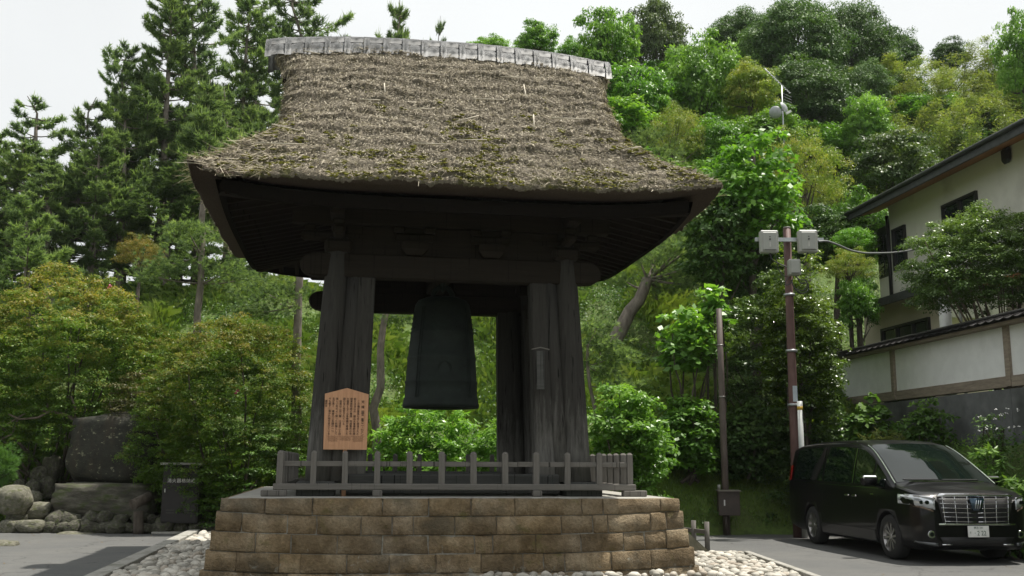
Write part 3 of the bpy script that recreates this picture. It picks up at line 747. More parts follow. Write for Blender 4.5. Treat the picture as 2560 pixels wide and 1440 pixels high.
# ------------------------------------------------------------------ ridge: pale cylindrical cover tiles and broad band tiles
M_tile = m_noise('ridge_tile', ((.25, (.12, .125, .13)), (.5, (.24, .245, .25)), (.8, (.40, .405, .41))), 7, rough=.55, bumps=.15, spec=.4, dirt=(5, .5, .72, (.12, .12, .115)))
NT = 18
rx0, rx1 = -3.15, 2.92
def rz(x): return zc_ - .15 + float(ridge_drop(x))
tile_me = {}
def tile(kind, xa, xb, seed):
    g = random.Random(seed); bm = bmesh.new()
    # cross-section angles over the ridge, front to back; broad tile = wide saddle, band = narrower raised strap
    rows = []
    if kind == 'saddle': sec = [(-.36, -.34), (-.35, -.26), (-.32, -.17), (-.25, -.11), (-.12, -.09), (.12, -.09), (.25, -.11), (.32, -.17), (.35, -.26), (.36, -.34)]
    elif kind == 'strap': sec = [(-.378, -.36), (-.366, -.25), (-.335, -.14), (-.27, -.03), (-.16, .05), (.16, .05), (.27, -.03), (.335, -.14), (.366, -.25), (.378, -.36)]
    else: sec = [(.235 * math.cos(a), .13 * math.sin(a) - .105) for a in np.linspace(math.pi * 1.1, -.1 * math.pi, 9)]
    for x in np.linspace(xa, xb, 3):
        o_ = .028 * (1 - (2 * (x - xa) / (xb - xa) - 1) ** 2) if kind == 'saddle' else 0
        zz = rz(x) + (.06 if kind == 'cap' else 0)
        rows.append([bm.verts.new((x, y * (1 + o_), zz + z + o_ * .3 + g.uniform(-.004, .004))) for y, z in sec])
    for i in range(2):
        for k in range(len(sec) - 1): bm.faces.new((rows[i][k], rows[i][k + 1], rows[i + 1][k + 1], rows[i + 1][k])).smooth = True
    bmesh.ops.solidify(bm, geom=bm.faces[:], thickness=-.03 if kind != 'cap' else .03)
    bmesh.ops.recalc_face_normals(bm, faces=bm.faces)
    return link({'saddle': 'ridge_tile', 'strap': 'band_tile', 'cap': 'cap_tile'}[kind], bm_mesh(bm), M_tile, TW)
for k in range(NT):
    xa = rx0 + (rx1 - rx0) * k / NT; xb = rx0 + (rx1 - rx0) * (k + 1) / NT
    tile('saddle', xa + .055, xb - .004, k); tile('strap', xa - .03, xa + .075, 50 + k); tile('cap', xa + .02, xb - .012, 100 + k)
tile('strap', rx1 - .05, rx1 + .05, 99)
# gable boards at both ends under the ridge
for s in (-1, 1):
    bm = bmesh.new(); P = [(-.62, 7.95), (-.2, 8.40), (.2, 8.40), (.62, 7.95)]
    x = s * 2.84
    fr_ = [bm.verts.new((x, y, z)) for y, z in P]; bk = [bm.verts.new((x - s * .09, y, z)) for y, z in P]
    bm.faces.new(fr_); bm.faces.new(bk[::-1])
    for i in range(4): bm.faces.new((fr_[i], bk[i], bk[(i + 1) % 4], fr_[(i + 1) % 4]))
    bmesh.ops.recalc_face_normals(bm, faces=bm.faces)
    link('gable_board', bm_mesh(bm), M_beam_y, TW)

# ================================================================== BELL
BL = thing('temple_bell', 'large dark green bronze bell hanging between the four tower posts', 'bell', (OX, OY, 0), TH)
m, t, b = mat_base('bell_bronze'); co = coords(t); f = noise(t, co, 4, 8, .7); f2 = noise(t, coords(t, (1, 1, 2.5)), 2.2, 7)
c = ramp(t, f, ((.3, (.008, .013, .011)), (.6, (.017, .027, .022)), (.8, (.04, .06, .05))))
c = mixc(t, ramp(t, f2, ((.5, (0, 0, 0)), (.75, (.5, .5, .5)))), c, (.028, .042, .037))
t.links.new(c, b.inputs['Base Color']); b.inputs['Roughness'].default_value = .75; b.inputs['Metallic'].default_value = .1; bump(t, b, f, .3, .01); M_bell = m
zb = 2.50
prof = [(.50, zb + .02), (.52, zb), (.648, zb + .0), (.655, zb + .05), (.640, zb + .075), (.636, zb + .14), (.622, zb + .15), (.612, zb + .36), (.622, zb + .37), (.622, zb + .395), (.606, zb + .405), (.585, zb + .72), (.592, zb + .73), (.590, zb + .77), (.578, zb + .78), (.540, zb + 1.12), (.546, zb + 1.13), (.543, zb + 1.15), (.533, zb + 1.16), (.485, zb + 1.52), (.47, zb + 1.58), (.42, zb + 1.645), (.30, zb + 1.69), (.12, zb + 1.71), (.0, zb + 1.715)]
prof = [(r_, zb + (z - zb) * 1.12) for r_, z in prof]
lathe('bell_body', prof, M_bell, BL, seg=64)
lathe('bell_interior', [(.50, zb + .02), (.48, zb + .6), (.44, zb + 1.3), (.0, zb + 1.55)], M_bell, BL, seg=48)
mb = MB()
for k in range(4):                     # vertical bands crossing the body, striking seats and bosses
    a0 = math.pi / 4 + k * math.pi / 2
    for da in (-.045, .045):
        P = [((r_ + .008) * math.cos(a0 + da), (r_ + .008) * math.sin(a0 + da), z) for r_, z in ((.628, zb + .157), (.606, zb + .454), (.578, zb + .87), (.533, zb + 1.30), (.485, zb + 1.70))]
        mb.tube(P, .010, 6)
    for i in range(4):
        for j in range(4):
            a = a0 + .38 + i * .27; z = zb + 1.35 + .09 * j; r_ = .533 - (z - zb - 1.30) * .12
            mb.tube([(r_ * math.cos(a), r_ * math.sin(a), z), ((r_ + .014) * math.cos(a), (r_ + .014) * math.sin(a), z)], [.013, .008], 6)
mb.build('bell_relief', M_bell, BL, smooth=True)
for s in (-1, 1):
    bm = bmesh.new(); 
    lathe('striking_seat', [(0, .02), (.05, .022), (.06, .012), (.11, .014), (.12, 0)], M_bell, BL, seg=20, loc=(0, s * .602, zb + .63), axis='Y')
mb = MB(); P = [(.17 * math.cos(a), 0, zb + 1.90 + .2 * math.sin(a)) for a in np.linspace(0, math.pi, 11)]; mb.tube(P, .045, 8); mb.build('crown_loop', M_bell, BL, smooth=True)
mb = MB(); P = [(0, .15 * math.cos(a), zb + 2.15 + .12 * math.sin(a)) for a in np.linspace(0, 2 * math.pi, 15)]; mb.tube(P, .03, 8); mb.build('iron_hook', M_bell, BL, smooth=True)

# ================================================================== LOW FENCE ROUND THE PLATFORM
FN = thing('platform_fence', 'low grey timber picket fence round the bell tower posts on the stone platform', 'fence', (OX, OY, 0), TH)
fy = -2.35
us = [699, 783, 863, 943, 1024, 1104, 1184, 1263, 1340, 1418, 1497, 1574]
xs_ = [local_at(u, 1180, fy).x for u in us]
def picket(x, y, h=.56, w=.085):
    bm = bmesh.new(); g = random.Random(int(x * 100 + y * 977))
    w *= g.uniform(.92, 1.08)
    lv = [[bm.verts.new((sx * w / 2 * k, sy * w / 2 * k, z)) for sx, sy in ((-1, -1), (1, -1), (1, 1), (-1, 1))] for k, z in ((1, 0), (1, h - .03), (.45, h))]
    for q in range(2):
        for i in range(4): bm.faces.new((lv[q][i], lv[q][(i + 1) % 4], lv[q + 1][(i + 1) % 4], lv[q + 1][i]))
    bm.faces.new(lv[2])
    return link('picket', bm_mesh(bm), M_fence, FN, loc=(x, y, 1.185), rot=(g.uniform(-.012, .012), g.uniform(-.014, .014), g.uniform(-.03, .03)))
x0, x1 = xs_[0], xs_[-1]; by = fy + 4.75
for x in xs_: picket(x, fy); picket(x, by)
ys2 = np.linspace(fy, by, 13)[1:-1]
for y in ys2: picket(x0, y); picket(x1, y)
for y in (fy, by):
    box('bottom_rail', ((x0 + x1) / 2, y, 1.235), (x1 - x0 + .16, .13, .09), M_fence_x, FN, bevel=.01)
    for k in range(3):
        L = (x1 - x0) / 3; box('top_rail', (x0 + L * (k + .5), y + .012, 1.56 + .003 * k), (L - .004, .045, .075), M_fence_x, FN, bevel=.006)
for x in (x0, x1):
    box('bottom_rail', (x, (fy + by) / 2, 1.232), (.13, 4.75 - .14, .085), M_fence_y, FN, bevel=.01)
    box('top_rail', (x, (fy + by) / 2, 1.565), (.045, 4.75 - .05, .075), M_fence_y, FN, bevel=.006)
for x in (x0, local_at(943, 1235, fy).x, local_at(1342, 1235, fy).x, x1):
    for y in (fy, by):
        e = .22 if x in (x0, x1) else 0
        box('foot_block', (x + math.copysign(e * .3, x), y, 1.145), (.14 + e, .16, .09), M_fence_x, FN, bevel=.012)
for s_ in (-1, 1): pass

# stone kerb strip on the platform between fence and edge
# ------------------------------------------------------------------ wooden plaque on the right post
PQ = thing('name_plaque', 'narrow grey wooden plaque with a small pitched cap on the side post', 'plaque', (OX, OY, 0), TH)
pp = local_at(1352, 925, -2.16); 
box('board', (pp.x, -2.13, pp.z + .0), (.115, .03, .59), M_sill, PQ, rot=(-.045, 0, 0), bevel=.004)
for s in (-1, 1): box('cap_strip', (pp.x + s * .066, -2.125, pp.z + .335), (.15, .05, .014), M_fence_x, PQ, rot=(0, s * .22, 0))
# ================================================================== LETTERING
def text(body, size, mat, parent, loc, rot=(math.pi / 2, 0, 0), name='lettering', align='CENTER', ext=.0008, space=1.0, sx=1.0, line=1.0):
    c = bpy.data.curves.new(name, 'FONT'); c.body = body; c.size = size; c.align_x = align; c.align_y = 'TOP'; c.extrude = ext
    c.space_line = line; c.space_character = space; c.resolution_u = 3
    o = bpy.data.objects.new(name, c); COL.objects.link(o); c.materials.append(mat); o.parent = parent
    o.location = loc; o.rotation_euler = rot; o.scale = (sx, 1, 1); bpy.context.view_layer.update(); dg_ = bpy.context.evaluated_depsgraph_get()
    me = bpy.data.meshes.new_from_object(o.evaluated_get(dg_)); bpy.data.objects.remove(o); me.materials.clear()
    return link(name, me, mat, parent, loc=loc, rot=rot) if sx == 1.0 else scaled(link(name, me, mat, parent, loc=loc, rot=rot), sx)
def scaled(o, sx): o.scale = (sx, 1, 1); return o
M_ink = m_plain('black_ink', (.03, .022, .018), .8, vary=.3)
M_ink2 = m_plain('faded_ink', (.19, .10, .055), .8)
M_white = m_plain('white_paint', (.72, .72, .70), .5)

# ------------------------------------------------------------------ information board before the left post
m, t, b = mat_base('board_cedar'); co = coords(t, (22, 22, 1.2)); f = noise(t, co, 1.4, 6, .6, .3)
t.links.new(ramp(t, f, ((.3, (.46, .235, .125)), (.7, (.62, .345, .195)))), b.inputs['Base Color']); b.inputs['Roughness'].default_value = .6
M_cedar = m
SB = thing('information_board', 'tall orange wooden notice board with peaked top and columns of black brush writing', 'notice board', (OX, OY, 0), TH)
sy = -2.24
pL, pR, pB, pT, pS = local_at(808, 1122, sy), local_at(917, 1122, sy), local_at(862, 1124, sy), local_at(865, 970, sy), local_at(865, 985, sy)
cx = (pL.x + pR.x) / 2; W_ = pR.x - pL.x; zb_, zt_, zs_ = pB.z, pT.z, pS.z
bm = bmesh.new(); o2 = [(-W_ / 2, zb_), (W_ / 2, zb_), (W_ / 2 + .004, zs_), (0, zt_), (-W_ / 2 - .004, zs_)]
f1 = [bm.verts.new((cx + x, sy, z)) for x, z in o2]; f2_ = [bm.verts.new((cx + x, sy + .03, z)) for x, z in o2]
bm.faces.new(f1); bm.faces.new(f2_[::-1])
for i in range(5): bm.faces.new((f1[i], f2_[i], f2_[(i + 1) % 5], f1[(i + 1) % 5]))
bmesh.ops.recalc_face_normals(bm, faces=bm.faces)
link('board', bm_mesh(bm), M_cedar, SB)
box('post', (cx, sy + .05, (zb_ + 1.10) / 2 + .1), (.062, .04, zb_ - 1.10 + .3), M_cedar, SB)
cols = ['　　\n梵\n\n鐘\n\n国\n宝\n\n重\nさ\n二\n・\n七\nト\nン', '　\nこ\nの\n鐘\nは\n建\n長\n七\n年\nに\n鋳\n造\nさ\nれ\nた', '銘\n文\nは\n当\n山\nの\n　\n開\n山\n大\n覚\n禅\n師\nの\n撰', '関\n東\n鋳\n物\n師\nの\n筆\n頭\n　\n物\n部\n重\n光\nの\n作', '大\n檀\n那\nと\nな\nり\n北\n条\n時\n頼\nが\n寄\n進\nし\nた', '国\nの\n宝\nに\n指\n定\nさ\nれ\nて\nい\nる', '\n総\n高\nは\n二\n百\n八\n糎\n　\n口\n径\n百\n二\n十\n四', '美\nし\nい\n形\nの\nよ\nく\n整\nっ\nた\n和\n鐘\nと\nし\nて', '名\nが\n高\nく\n　\n鎌\n倉\nの\n三\n名\n鐘\nの\n一\nつ', '今\nも\n朝\n夕\nに\n撞\nか\nれ\n時\nを\n告\nげ\nて\nい\nる', '\n建\n長\n寺']
ncol = len(cols)
for k, s_ in enumerate(cols):
    x = cx + W_ * (.38 - .083 * k - (.02 if k else 0)); sz = .046 if k == 0 else .037
    text(s_, sz, M_ink, SB, (x, sy - .003, zs_ - .055), line=.98 if k else .80)
for k, x in enumerate((-.29, .0, .29)):
    text('\n'.join(['The bell of the temple was cast in the', 'seventh year of Kencho and is', 'a national treasure of Japan.', 'Height 208 cm, diameter 124 cm.', 'It hangs in a thatched belfry', 'near the gate of the temple.'][:6 - (k == 1)]), .0125, M_ink2, SB, (cx + W_ * x, sy - .002, zb_ + .20), line=1.15)

# ================================================================== ROCKS AND CABINET AT THE LEFT
M_rock = m_noise('mossy_rock', ((.25, (.025, .024, .019)), (.5, (.075, .071, .056)), (.75, (.17, .165, .13))), 3.2, rough=.9, bumps=.9, bdist=.05, dirt=(4, .5, .66, (.055, .07, .025)))
M_rock2 = m_noise('pale_boulder', ((.25, (.06, .058, .045)), (.5, (.15, .145, .11)), (.75, (.26, .25, .2))), 3.5, rough=.9, bumps=.7, bdist=.04, dirt=(3, .52, .7, (.08, .09, .035)))
m, t, b = mat_base('monument_stone'); co = coords(t); f = noise(t, co, 5, 9, .7); f2 = noise(t, coords(t, (2.5, 2.5, .5)), 1.6, 6); f3 = noise(t, co, 11, 5, .6)
c = ramp(t, f, ((.3, (.012, .013, .009)), (.6, (.034, .035, .025)), (.8, (.085, .085, .062))))
c = mixc(t, ramp(t, f2, ((.5, (0, 0, 0)), (.7, (.7, .7, .7)))), c, (.05, .04, .026))
c = mixc(t, ramp(t, f3, ((.60, (0, 0, 0)), (.68, (.8, .8, .8)))), c, (.24, .24, .16))
t.links.new(c, b.inputs['Base Color']); b.inputs['Roughness'].default_value = .9; bump(t, b, f, .8, .04); M_mon = m
def rock_mesh(seed, sub=3, rough=.28, flat=0.0, boxy=.5):
    bm = bmesh.new(); bmesh.ops.create_icosphere(bm, subdivisions=sub, radius=1); o_ = Vector((seed * 7.1, seed * 3.3, 0))
    for v_ in bm.verts:
        p = v_.co.normalized(); mx_ = max(abs(p.x), abs(p.y), abs(p.z))
        p = p * (1 - boxy) + (p / mx_) * boxy * .88
        n1 = mnoise.noise(p * 1.3 + o_); n2 = mnoise.noise(p * 3.7 + o_); n3 = mnoise.noise(p * 8 + o_)
        v_.co = p * (1 + rough * n1 + rough * .35 * n2 + .08 * rough * n3)
    for f_ in bm.faces: f_.smooth = True
    return bm_mesh(bm, 'rock')
def rock_px(name, u0, u1, v0, v1, Y, seed, mat, label, cat='boulder', depth=None, parent=None, boxy=.5, group=None, rough=.25, sub=3, tilt=0):
    a_ = at((u0 + u1) / 2, (v0 + v1) / 2, Y); w0 = at(u0, v1, Y); w1 = at(u1, v1, Y); zt = at((u0 + u1) / 2, v0, Y).z; zb2 = at((u0 + u1) / 2, v1, Y).z
    sx_ = (w1.x - w0.x) / 2; sz_ = (zt - zb2) / 2 * 1.06; sy_ = depth or sx_ * .8
    o = link(name, rock_mesh(seed, sub, rough, boxy=boxy), mat, parent, loc=(a_.x, Y + sy_ * .6, (zt + zb2) / 2), rot=(0, tilt, 0)); o.scale = (sx_, sy_, sz_)
    if label: tag(o, label, cat, group)
    return o
rock_px('standing_stone', 150, 400, 1030, 1215, 24.0, 12, M_mon, 'huge dark rounded monument stone standing on a flat slab under the azaleas', 'monument stone', depth=.75, boxy=.5, rough=.12, sub=4)
rock_px('stone_slab', 122, 400, 1205, 1300, 23.5, 5, M_rock, 'long mossy slab with pale patches that carries the huge dark standing stone', 'stone slab', depth=.9, boxy=.85, rough=.10, sub=4)
bl = [(-30, 68, 1215, 1290, 22.9, 'big pale boulder at the edge of the asphalt, cut off by the picture edge'), (28, 62, 1198, 1240, 24.2, 'small upright rounded rock at the back of the rock pile, nearest the pine bush'),
      (60, 96, 1200, 1242, 24.1, 'small rounded rock beside the upright rock at the back of the pile'), (48, 100, 1228, 1268, 23.8, 'flat-topped rock in the middle of the rock pile'),
      (95, 135, 1190, 1250, 24.4, 'dark rock leaning at the foot of the standing stone'), (40, 125, 1256, 1300, 23.3, 'slanting broad rock between slab and front boulders'),
      (-10, 45, 1298, 1338, 22.8, 'round pale boulder lowest in the corner beside the asphalt'), (30, 112, 1300, 1336, 22.75, 'oval pale boulder in the front row by the asphalt edge'),
      (10, 62, 1274, 1308, 23.0, 'mossy low rock behind the oval pale boulder'), (128, 232, 1330, 1348, 22.55, 'long low mossy stone lying on the asphalt edge before the slab'),
      (100, 150, 1140, 1200, 24.9, 'dark shaded rock high behind the pile, beside the standing stone'), (-40, 42, 1352, 1395, 19.4, 'square-cut stone end standing alone on the asphalt'),
      (72, 125, 1165, 1215, 24.8, 'slate-dark slanting rock under the azalea branches')]
for i, (u0, u1, v0, v1, Y, lb) in enumerate(bl):
    rock_px('boulder', u0, u1, v0, v1, Y, 20 + i, M_rock2 if i in (0, 3, 5, 6, 7, 9, 11) else M_rock, lb, group='boulders of the rock garden', boxy=.3 + .4 * (i in (5, 11)), rough=.22)
RK = thing('rubble_edging', 'low edging of dark rubble stones along the asphalt under the slab and cabinet', 'stone edging', (-8.5, 22.9, 0))
RK2 = RK
g = random.Random(4)
for k, (u, v_) in enumerate([(u, v_) for v_, us_ in ((1322, range(120, 405, 34)), (1300, range(135, 400, 42)), (1318, range(415, 540, 36)), (1285, range(420, 540, 45)), (1250, range(505, 560, 30))) for u in us_]):
    u += g.uniform(-8, 8); Y = 22.85 + (1322 - v_) * .012; p = at(u, v_, Y); s_ = g.uniform(.13, .22)
    o = link('stone', rock_mesh(60 + k % 14, 2, .45, boxy=.75), M_rock, RK, loc=(p.x + 8.5, Y + .1 - 22.9, max(p.z, .05)), rot=(g.uniform(-.3, .3), g.uniform(-.3, .3), g.uniform(0, 6))); o.scale = (s_ * g.uniform(1.2, 1.7), s_ * 1.1, s_ * g.uniform(.7, 1.1))
# wooden stump post beside the slab
SP = thing('stump_post', 'short weathered log post standing before the rock slab', 'post', (0, 0, 0))
p = ground(345, 1341); p.y = 22.75
cyl('log', (at(346, 1340, 22.7).x, 22.7, 0), (at(346, 1278, 22.7).x, 22.7, at(346, 1278, 22.7).z), .115, .10, M_bark, SP, seg=14, n=4)
cyl('log_end', (at(334, 1262, 22.6).x, 22.55, at(334, 1262, 22.6).z), (at(372, 1250, 22.9).x, 22.95, at(372, 1240, 22.9).z), .12, .10, M_bark, SP, seg=12, n=2)
# dark steel cabinet
CB = thing('equipment_cabinet', 'dark brown steel equipment cabinet on legs with a row of small white characters', 'cabinet', (0, 0, 0))
M_cab = m_plain('dark_brown_paint', (.012, .010, .009), .6, vary=.25)
Yc = 22.75; q0, q1 = at(400, 1310, Yc), at(493, 1310, Yc); zt, zb3 = at(445, 1163, Yc).z, at(445, 1308, Yc).z; cxx = (q0.x + q1.x) / 2; wd = q1.x - q0.x
box('body', (cxx, Yc + .25, (zt + zb3) / 2), (wd, .5, zt - zb3), M_cab, CB, bevel=.008)
box('door', (cxx, Yc - .008, (zt + zb3) / 2), (wd - .06, .02, zt - zb3 - .06), M_cab, CB, bevel=.004)
box('lid', (cxx, Yc + .23, zt + .03), (wd + .10, .64, .05), M_conc, CB, bevel=.01)
for s in (-1, 1): box('leg', (cxx + s * (wd / 2 - .05), Yc + .1, zb3 / 2), (.07, .07, zb3), M_cab, CB)
for s in (-1, 1):
    for k in range(2): box('vent_slot', (cxx + s * .2, Yc - .022, zb3 + .22 + .06 * k), (.18, .012, .015), m_plain('slot', (.06, .055, .05), .5), CB)
box('handle', (cxx - wd * .41, Yc - .03, zb3 + .7), (.022, .025, .08), m_plain('handle_metal', (.5, .5, .48), .3, 1), CB)
text('消火器格納箱', .098, M_white, CB, (cxx + .01, Yc - .022, zt - .29), space=1.12)
box('foot_plate', (cxx + .1, Yc + .02, .03), (1.3, .25, .05), M_conc, CB, bevel=.01)

# ================================================================== RIGHT: steps cheek, small picket fence, poles
CK = None
bm = bmesh.new(); p0, p1 = ground(1712, 1396), ground(1786, 1394); zt = at(1712, 1322, p0.y).z
pts = [(p0.x - .3, 0), (p1.x, 0), (p1.x - .02, .05), (p0.x + .02, zt), (p0.x - .3, zt + .12)]
a1 = [bm.verts.new((x, p1.y, z)) for x, z in pts]; b1 = [bm.verts.new((x - .05, p1.y + .32, z)) for x, z in pts]
bm.faces.new(a1); bm.faces.new(b1[::-1])
for i in range(5): bm.faces.new((a1[i], b1[i], b1[(i + 1) % 5], a1[(i + 1) % 5]))
bmesh.ops.recalc_face_normals(bm, faces=bm.faces); bmesh.ops.bevel(bm, geom=bm.edges[:], offset=.03, segments=2, affect='EDGES')
tag(link('stair_cheek', bm_mesh(bm), M_rock2), 'slanting grey stone cheek beside the corner of the platform', 'stone slab')
PF = thing('picket_fence', 'short brown timber picket rail behind the slanting stone beside the platform', 'fence', (0, 0, 0))
vdir = Vector((-sT, cT))
base = at(1769, 1390, 18.75); hh = at(1769, 1306, 18.75).z
for k in range(8):
    p = Vector((base.x, 18.75)) + vdir * (.42 * k) + Vector((-.10 * k, 0))
    cyl('picket', (p.x, p.y, 0), (p.x, p.y, hh + .01), .047, .045, M_fence, PF, seg=10, n=1)
q = Vector((base.x, 18.75)); q2 = q + vdir * 2.94 + Vector((-.7, 0)); mid_ = (q + q2) / 2
box('rail', (mid_.x, mid_.y, hh - .17), ((q2 - q).length, .04, .07), M_fence_x, PF, rot=(0, 0, math.atan2(q2.y - q.y, q2.x - q.x)))

WP = thing('wooden_pole', 'bare brown pole standing in front of the dark shrubs, meter box at its foot', 'pole', (0, 0, 0))
M_pole = m_noise('brown_pole_paint', ((.3, (.075, .058, .05)), (.7, (.16, .13, .115))), 6, (1, 1, .3), .6, .1)
Yp = 23.6; a_ = at(1817, 1330, Yp); b_ = at(1797, 772, Yp)
cyl('pole_shaft', (a_.x, Yp, 0), (b_.x, Yp, b_.z), .085, .068, M_pole, WP, seg=16, n=3)
for z in (3.1, 4.3): cyl('band', (a_.x + (b_.x - a_.x) * z / b_.z, Yp, z), (a_.x + (b_.x - a_.x) * z / b_.z, Yp, z + .03), .084, .084, m_plain('band_metal', (.3, .29, .28), .4, .8), WP, n=1)
MBX = thing('meter_box', 'small brown steel meter box with sloping lid at the foot of the bare pole', 'meter box', (0, 0, 0))
Ym = 23.35; q0, q1 = at(1797, 1285, Ym), at(1851, 1285, Ym); zt, z0_ = at(1820, 1228, Ym).z, at(1820, 1289, Ym).z; cx2 = (q0.x + q1.x) / 2
M_mbx = m_plain('meter_box_paint', (.06, .045, .038), .5, vary=.25)
box('box_body', (cx2, Ym + .09, (zt + z0_) / 2), (q1.x - q0.x, .2, zt - z0_), M_mbx, MBX, bevel=.01)
box('lid', (cx2, Ym + .07, zt + .012), (q1.x - q0.x + .04, .27, .02), m_plain('meter_lid', (.2, .18, .15), .5), MBX, rot=(.06, 0, 0))
box('sticker', (at(1811, 1255, Ym).x, Ym - .014, at(1811, 1257, Ym).z), (.03, .004, .13), M_white, MBX)
cyl('conduit', (at(1818, 1340, Ym).x, Ym + .08, 0), (at(1818, 1340, Ym).x, Ym + .08, z0_ + .02), .03, .03, M_mbx, MBX, seg=10, n=1)
cyl('small_cap', (at(1800, 1228, Ym).x, Ym + .1, zt + .03), (at(1800, 1228, Ym).x, Ym + .1, zt + .14), .035, .035, m_plain('cap_grey', (.3, .3, .28), .5), MBX, seg=10, n=1)

# maroon utility pole with its boxes
UP = thing('utility_pole', 'maroon utility pole with steel crossarm, coiled cables and clamps behind the black van', 'utility pole', (0, 0, 0))
Yu = 22.9; a_ = at(1987, 1110, Yu); b_ = at(1967, 571, Yu)
M_mar = m_noise('maroon_pole_paint', ((.3, (.075, .04, .036)), (.7, (.17, .10, .09))), 5, (1, 1, .3), .6, .1)
M_gal = m_plain('galvanised_steel', (.42, .44, .45), .4, .7)
M_boxg = m_plain('grey_plastic', (.34, .35, .32), .5, vary=.08)
M_cab2 = m_plain('black_cable', (.035, .035, .035), .5)
bx_ = a_.x - (b_.x - a_.x) * a_.z / (b_.z - a_.z)
cyl('pole_shaft', (bx_, Yu, 0), (b_.x, Yu, b_.z), .108, .085, M_mar, UP, seg=18, n=4)
cyl('pole_cap', (b_.x, Yu, b_.z - .01), (b_.x, Yu, b_.z + .03), .09, .08, m_plain('pole_cap', (.12, .10, .095), .6), UP, n=1)
pxu = lambda u, v_, Y=Yu: at(u, v_, Y)
c0, c1 = pxu(1884, 602), pxu(2054, 602)
box('crossarm', ((c0.x + c1.x) / 2, Yu - .13, c0.z), (c1.x - c0.x, .07, .09), M_gal, UP)
for u, v_ in ((1978, 740), (1984, 880), (1988, 1015)):
    p = pxu(u - 8, v_); cyl('clamp', (bx_ + (b_.x - bx_) * p.z / b_.z, Yu, p.z), (bx_ + (b_.x - bx_) * p.z / b_.z, Yu, p.z + .05), .13, .13, M_gal, UP, n=1)
def steel_box(u0, u1, v0, v1, Y, label, mark=True, name='pole_box'):
    T_ = thing(name, label, 'junction box', (0, 0, 0)); p0, p1 = at(u0, (v0 + v1) / 2, Y), at(u1, (v0 + v1) / 2, Y); zt, z0_ = at(u0, v0, Y).z, at(u0, v1, Y).z
    x = (p0.x + p1.x) / 2; wd = p1.x - p0.x; h_ = zt - z0_
    box('box_body', (x, Y + .1, (zt + z0_) / 2), (wd, .2, h_), M_boxg, T_, bevel=.025)
    box('cover', (x, Y - .012, (zt + z0_) / 2), (wd * .78, .03, h_ * .8), M_boxg, T_, bevel=.012)
    box('latch', (x, Y - .03, z0_ + h_ * .12), (wd * .6, .012, .012), m_plain('latch_dark', (.1, .1, .1), .5), T_)
    if mark:
        cyl('lock', (x, Y - .025, zt - h_ * .42), (x, Y - .04, zt - h_ * .42), .02, .02, m_plain('lock_dark', (.05, .05, .05), .4), T_, seg=10, n=1)
        box('mark', (x, Y - .03, zt - h_ * .31), (.03, .004, .02), m_plain('lock_dark2', (.05, .05, .05), .4), T_)
        box('label_strip', (x, Y - .03, z0_ + h_ * .35), (.035, .004, h_ * .22), m_plain('label_pale', (.45, .45, .42), .5), T_)
    return T_
steel_box(1902, 1947, 575, 631, Yu - .36, 'grey plastic junction box on the crossarm end away from the cable')
steel_box(1998, 2045, 574, 630, Yu - .36, 'grey plastic junction box on the crossarm where the long cable leaves')
steel_box(1973, 2003, 647, 687, Yu - .33, 'smaller grey junction box fixed to the maroon pole below the crossarm', mark=False)
def cable(pts, r, parent, mat=None, name='cable'):
    P = np.array([p[:] for p in pts]); k = len(P); tt = np.linspace(0, k - 1, k * 6)
    Ps = np.stack([np.interp(tt, np.arange(k), P[:, i]) for i in range(3)], 1)
    for _ in range(4): Ps[1:-1] = (Ps[:-2] + 2 * Ps[1:-1] + Ps[2:]) / 4
    mb = MB(); mb.tube(Ps, r, 6); return mb.build(name, mat or M_cab2, parent, smooth=True)
q = lambda u, v_, Y=Yu - .3: at(u, v_, Y)
cable([q(1990, 690), q(2003, 710), q(2020, 706), q(2022, 726), q(2005, 736), q(1985, 720), q(1978, 700)], .014, UP)
cable([q(1988, 690), q(2000, 700), q(2016, 700), q(2019, 716), q(2008, 728), q(1992, 722)], .012, UP)
cable([q(1971, 692), q(1963, 705), q(1965, 714), q(1978, 708), q(1984, 692)], .012, UP)
cable([q(1925, 632), q(1930, 650), q(1950, 660), q(1968, 668)], .014, UP); cable([q(2020, 631), q(2014, 645), q(2005, 655)], .014, UP)
cable([q(1938, 632), q(1945, 672), q(1958, 690), q(1968, 690)], .010, UP)
CT = thing('service_cable', 'thick grey cable that sags from the junction box to the white house', 'cable', (0, 0, 0))
cable([q(2046, 604, 22.6), q(2066, 602, 22.7), q(2095, 612, 23), q(2125, 626, 23.4), q(2160, 633, 23.8), q(2195, 633, 24.3), q(2230, 632, 24.8), q(2262, 628, 25.3), q(2330, 617, 26.3)], .024, CT, m_plain('grey_cable', (.16, .17, .165), .5), 'cable_run')
# grey conduit pipe with yellow band
GP = thing('conduit_pipe', 'light grey upright pipe with a yellow band beside the maroon pole', 'pipe', (0, 0, 0))
Yg = 22.75; a_ = at(2001, 1120, Yg); b_ = at(1999, 1003, Yg)
cyl('pipe', (a_.x + .02, Yg, 0), (b_.x, Yg, b_.z), .062, .058, m_plain('pale_grey_pipe', (.42, .44, .43), .5), GP, n=1)
zy = at(2000, 1018, Yg).z; cyl('yellow_band', (b_.x + .002, Yg, zy - .06), (b_.x, Yg, zy + .02), .064, .064, m_plain('yellow_tape', (.6, .38, .04), .5), GP, n=1)
GS = tag(box('pole_sticker', (at(1984, 985, Yu).x, Yu - .125, at(1984, 985, Yu).z), (.10, .006, .35), m_plain('sticker_bluegrey', (.42, .48, .52), .5)), 'pale narrow notice strip wrapped on the maroon pole near its foot', 'notice strip')

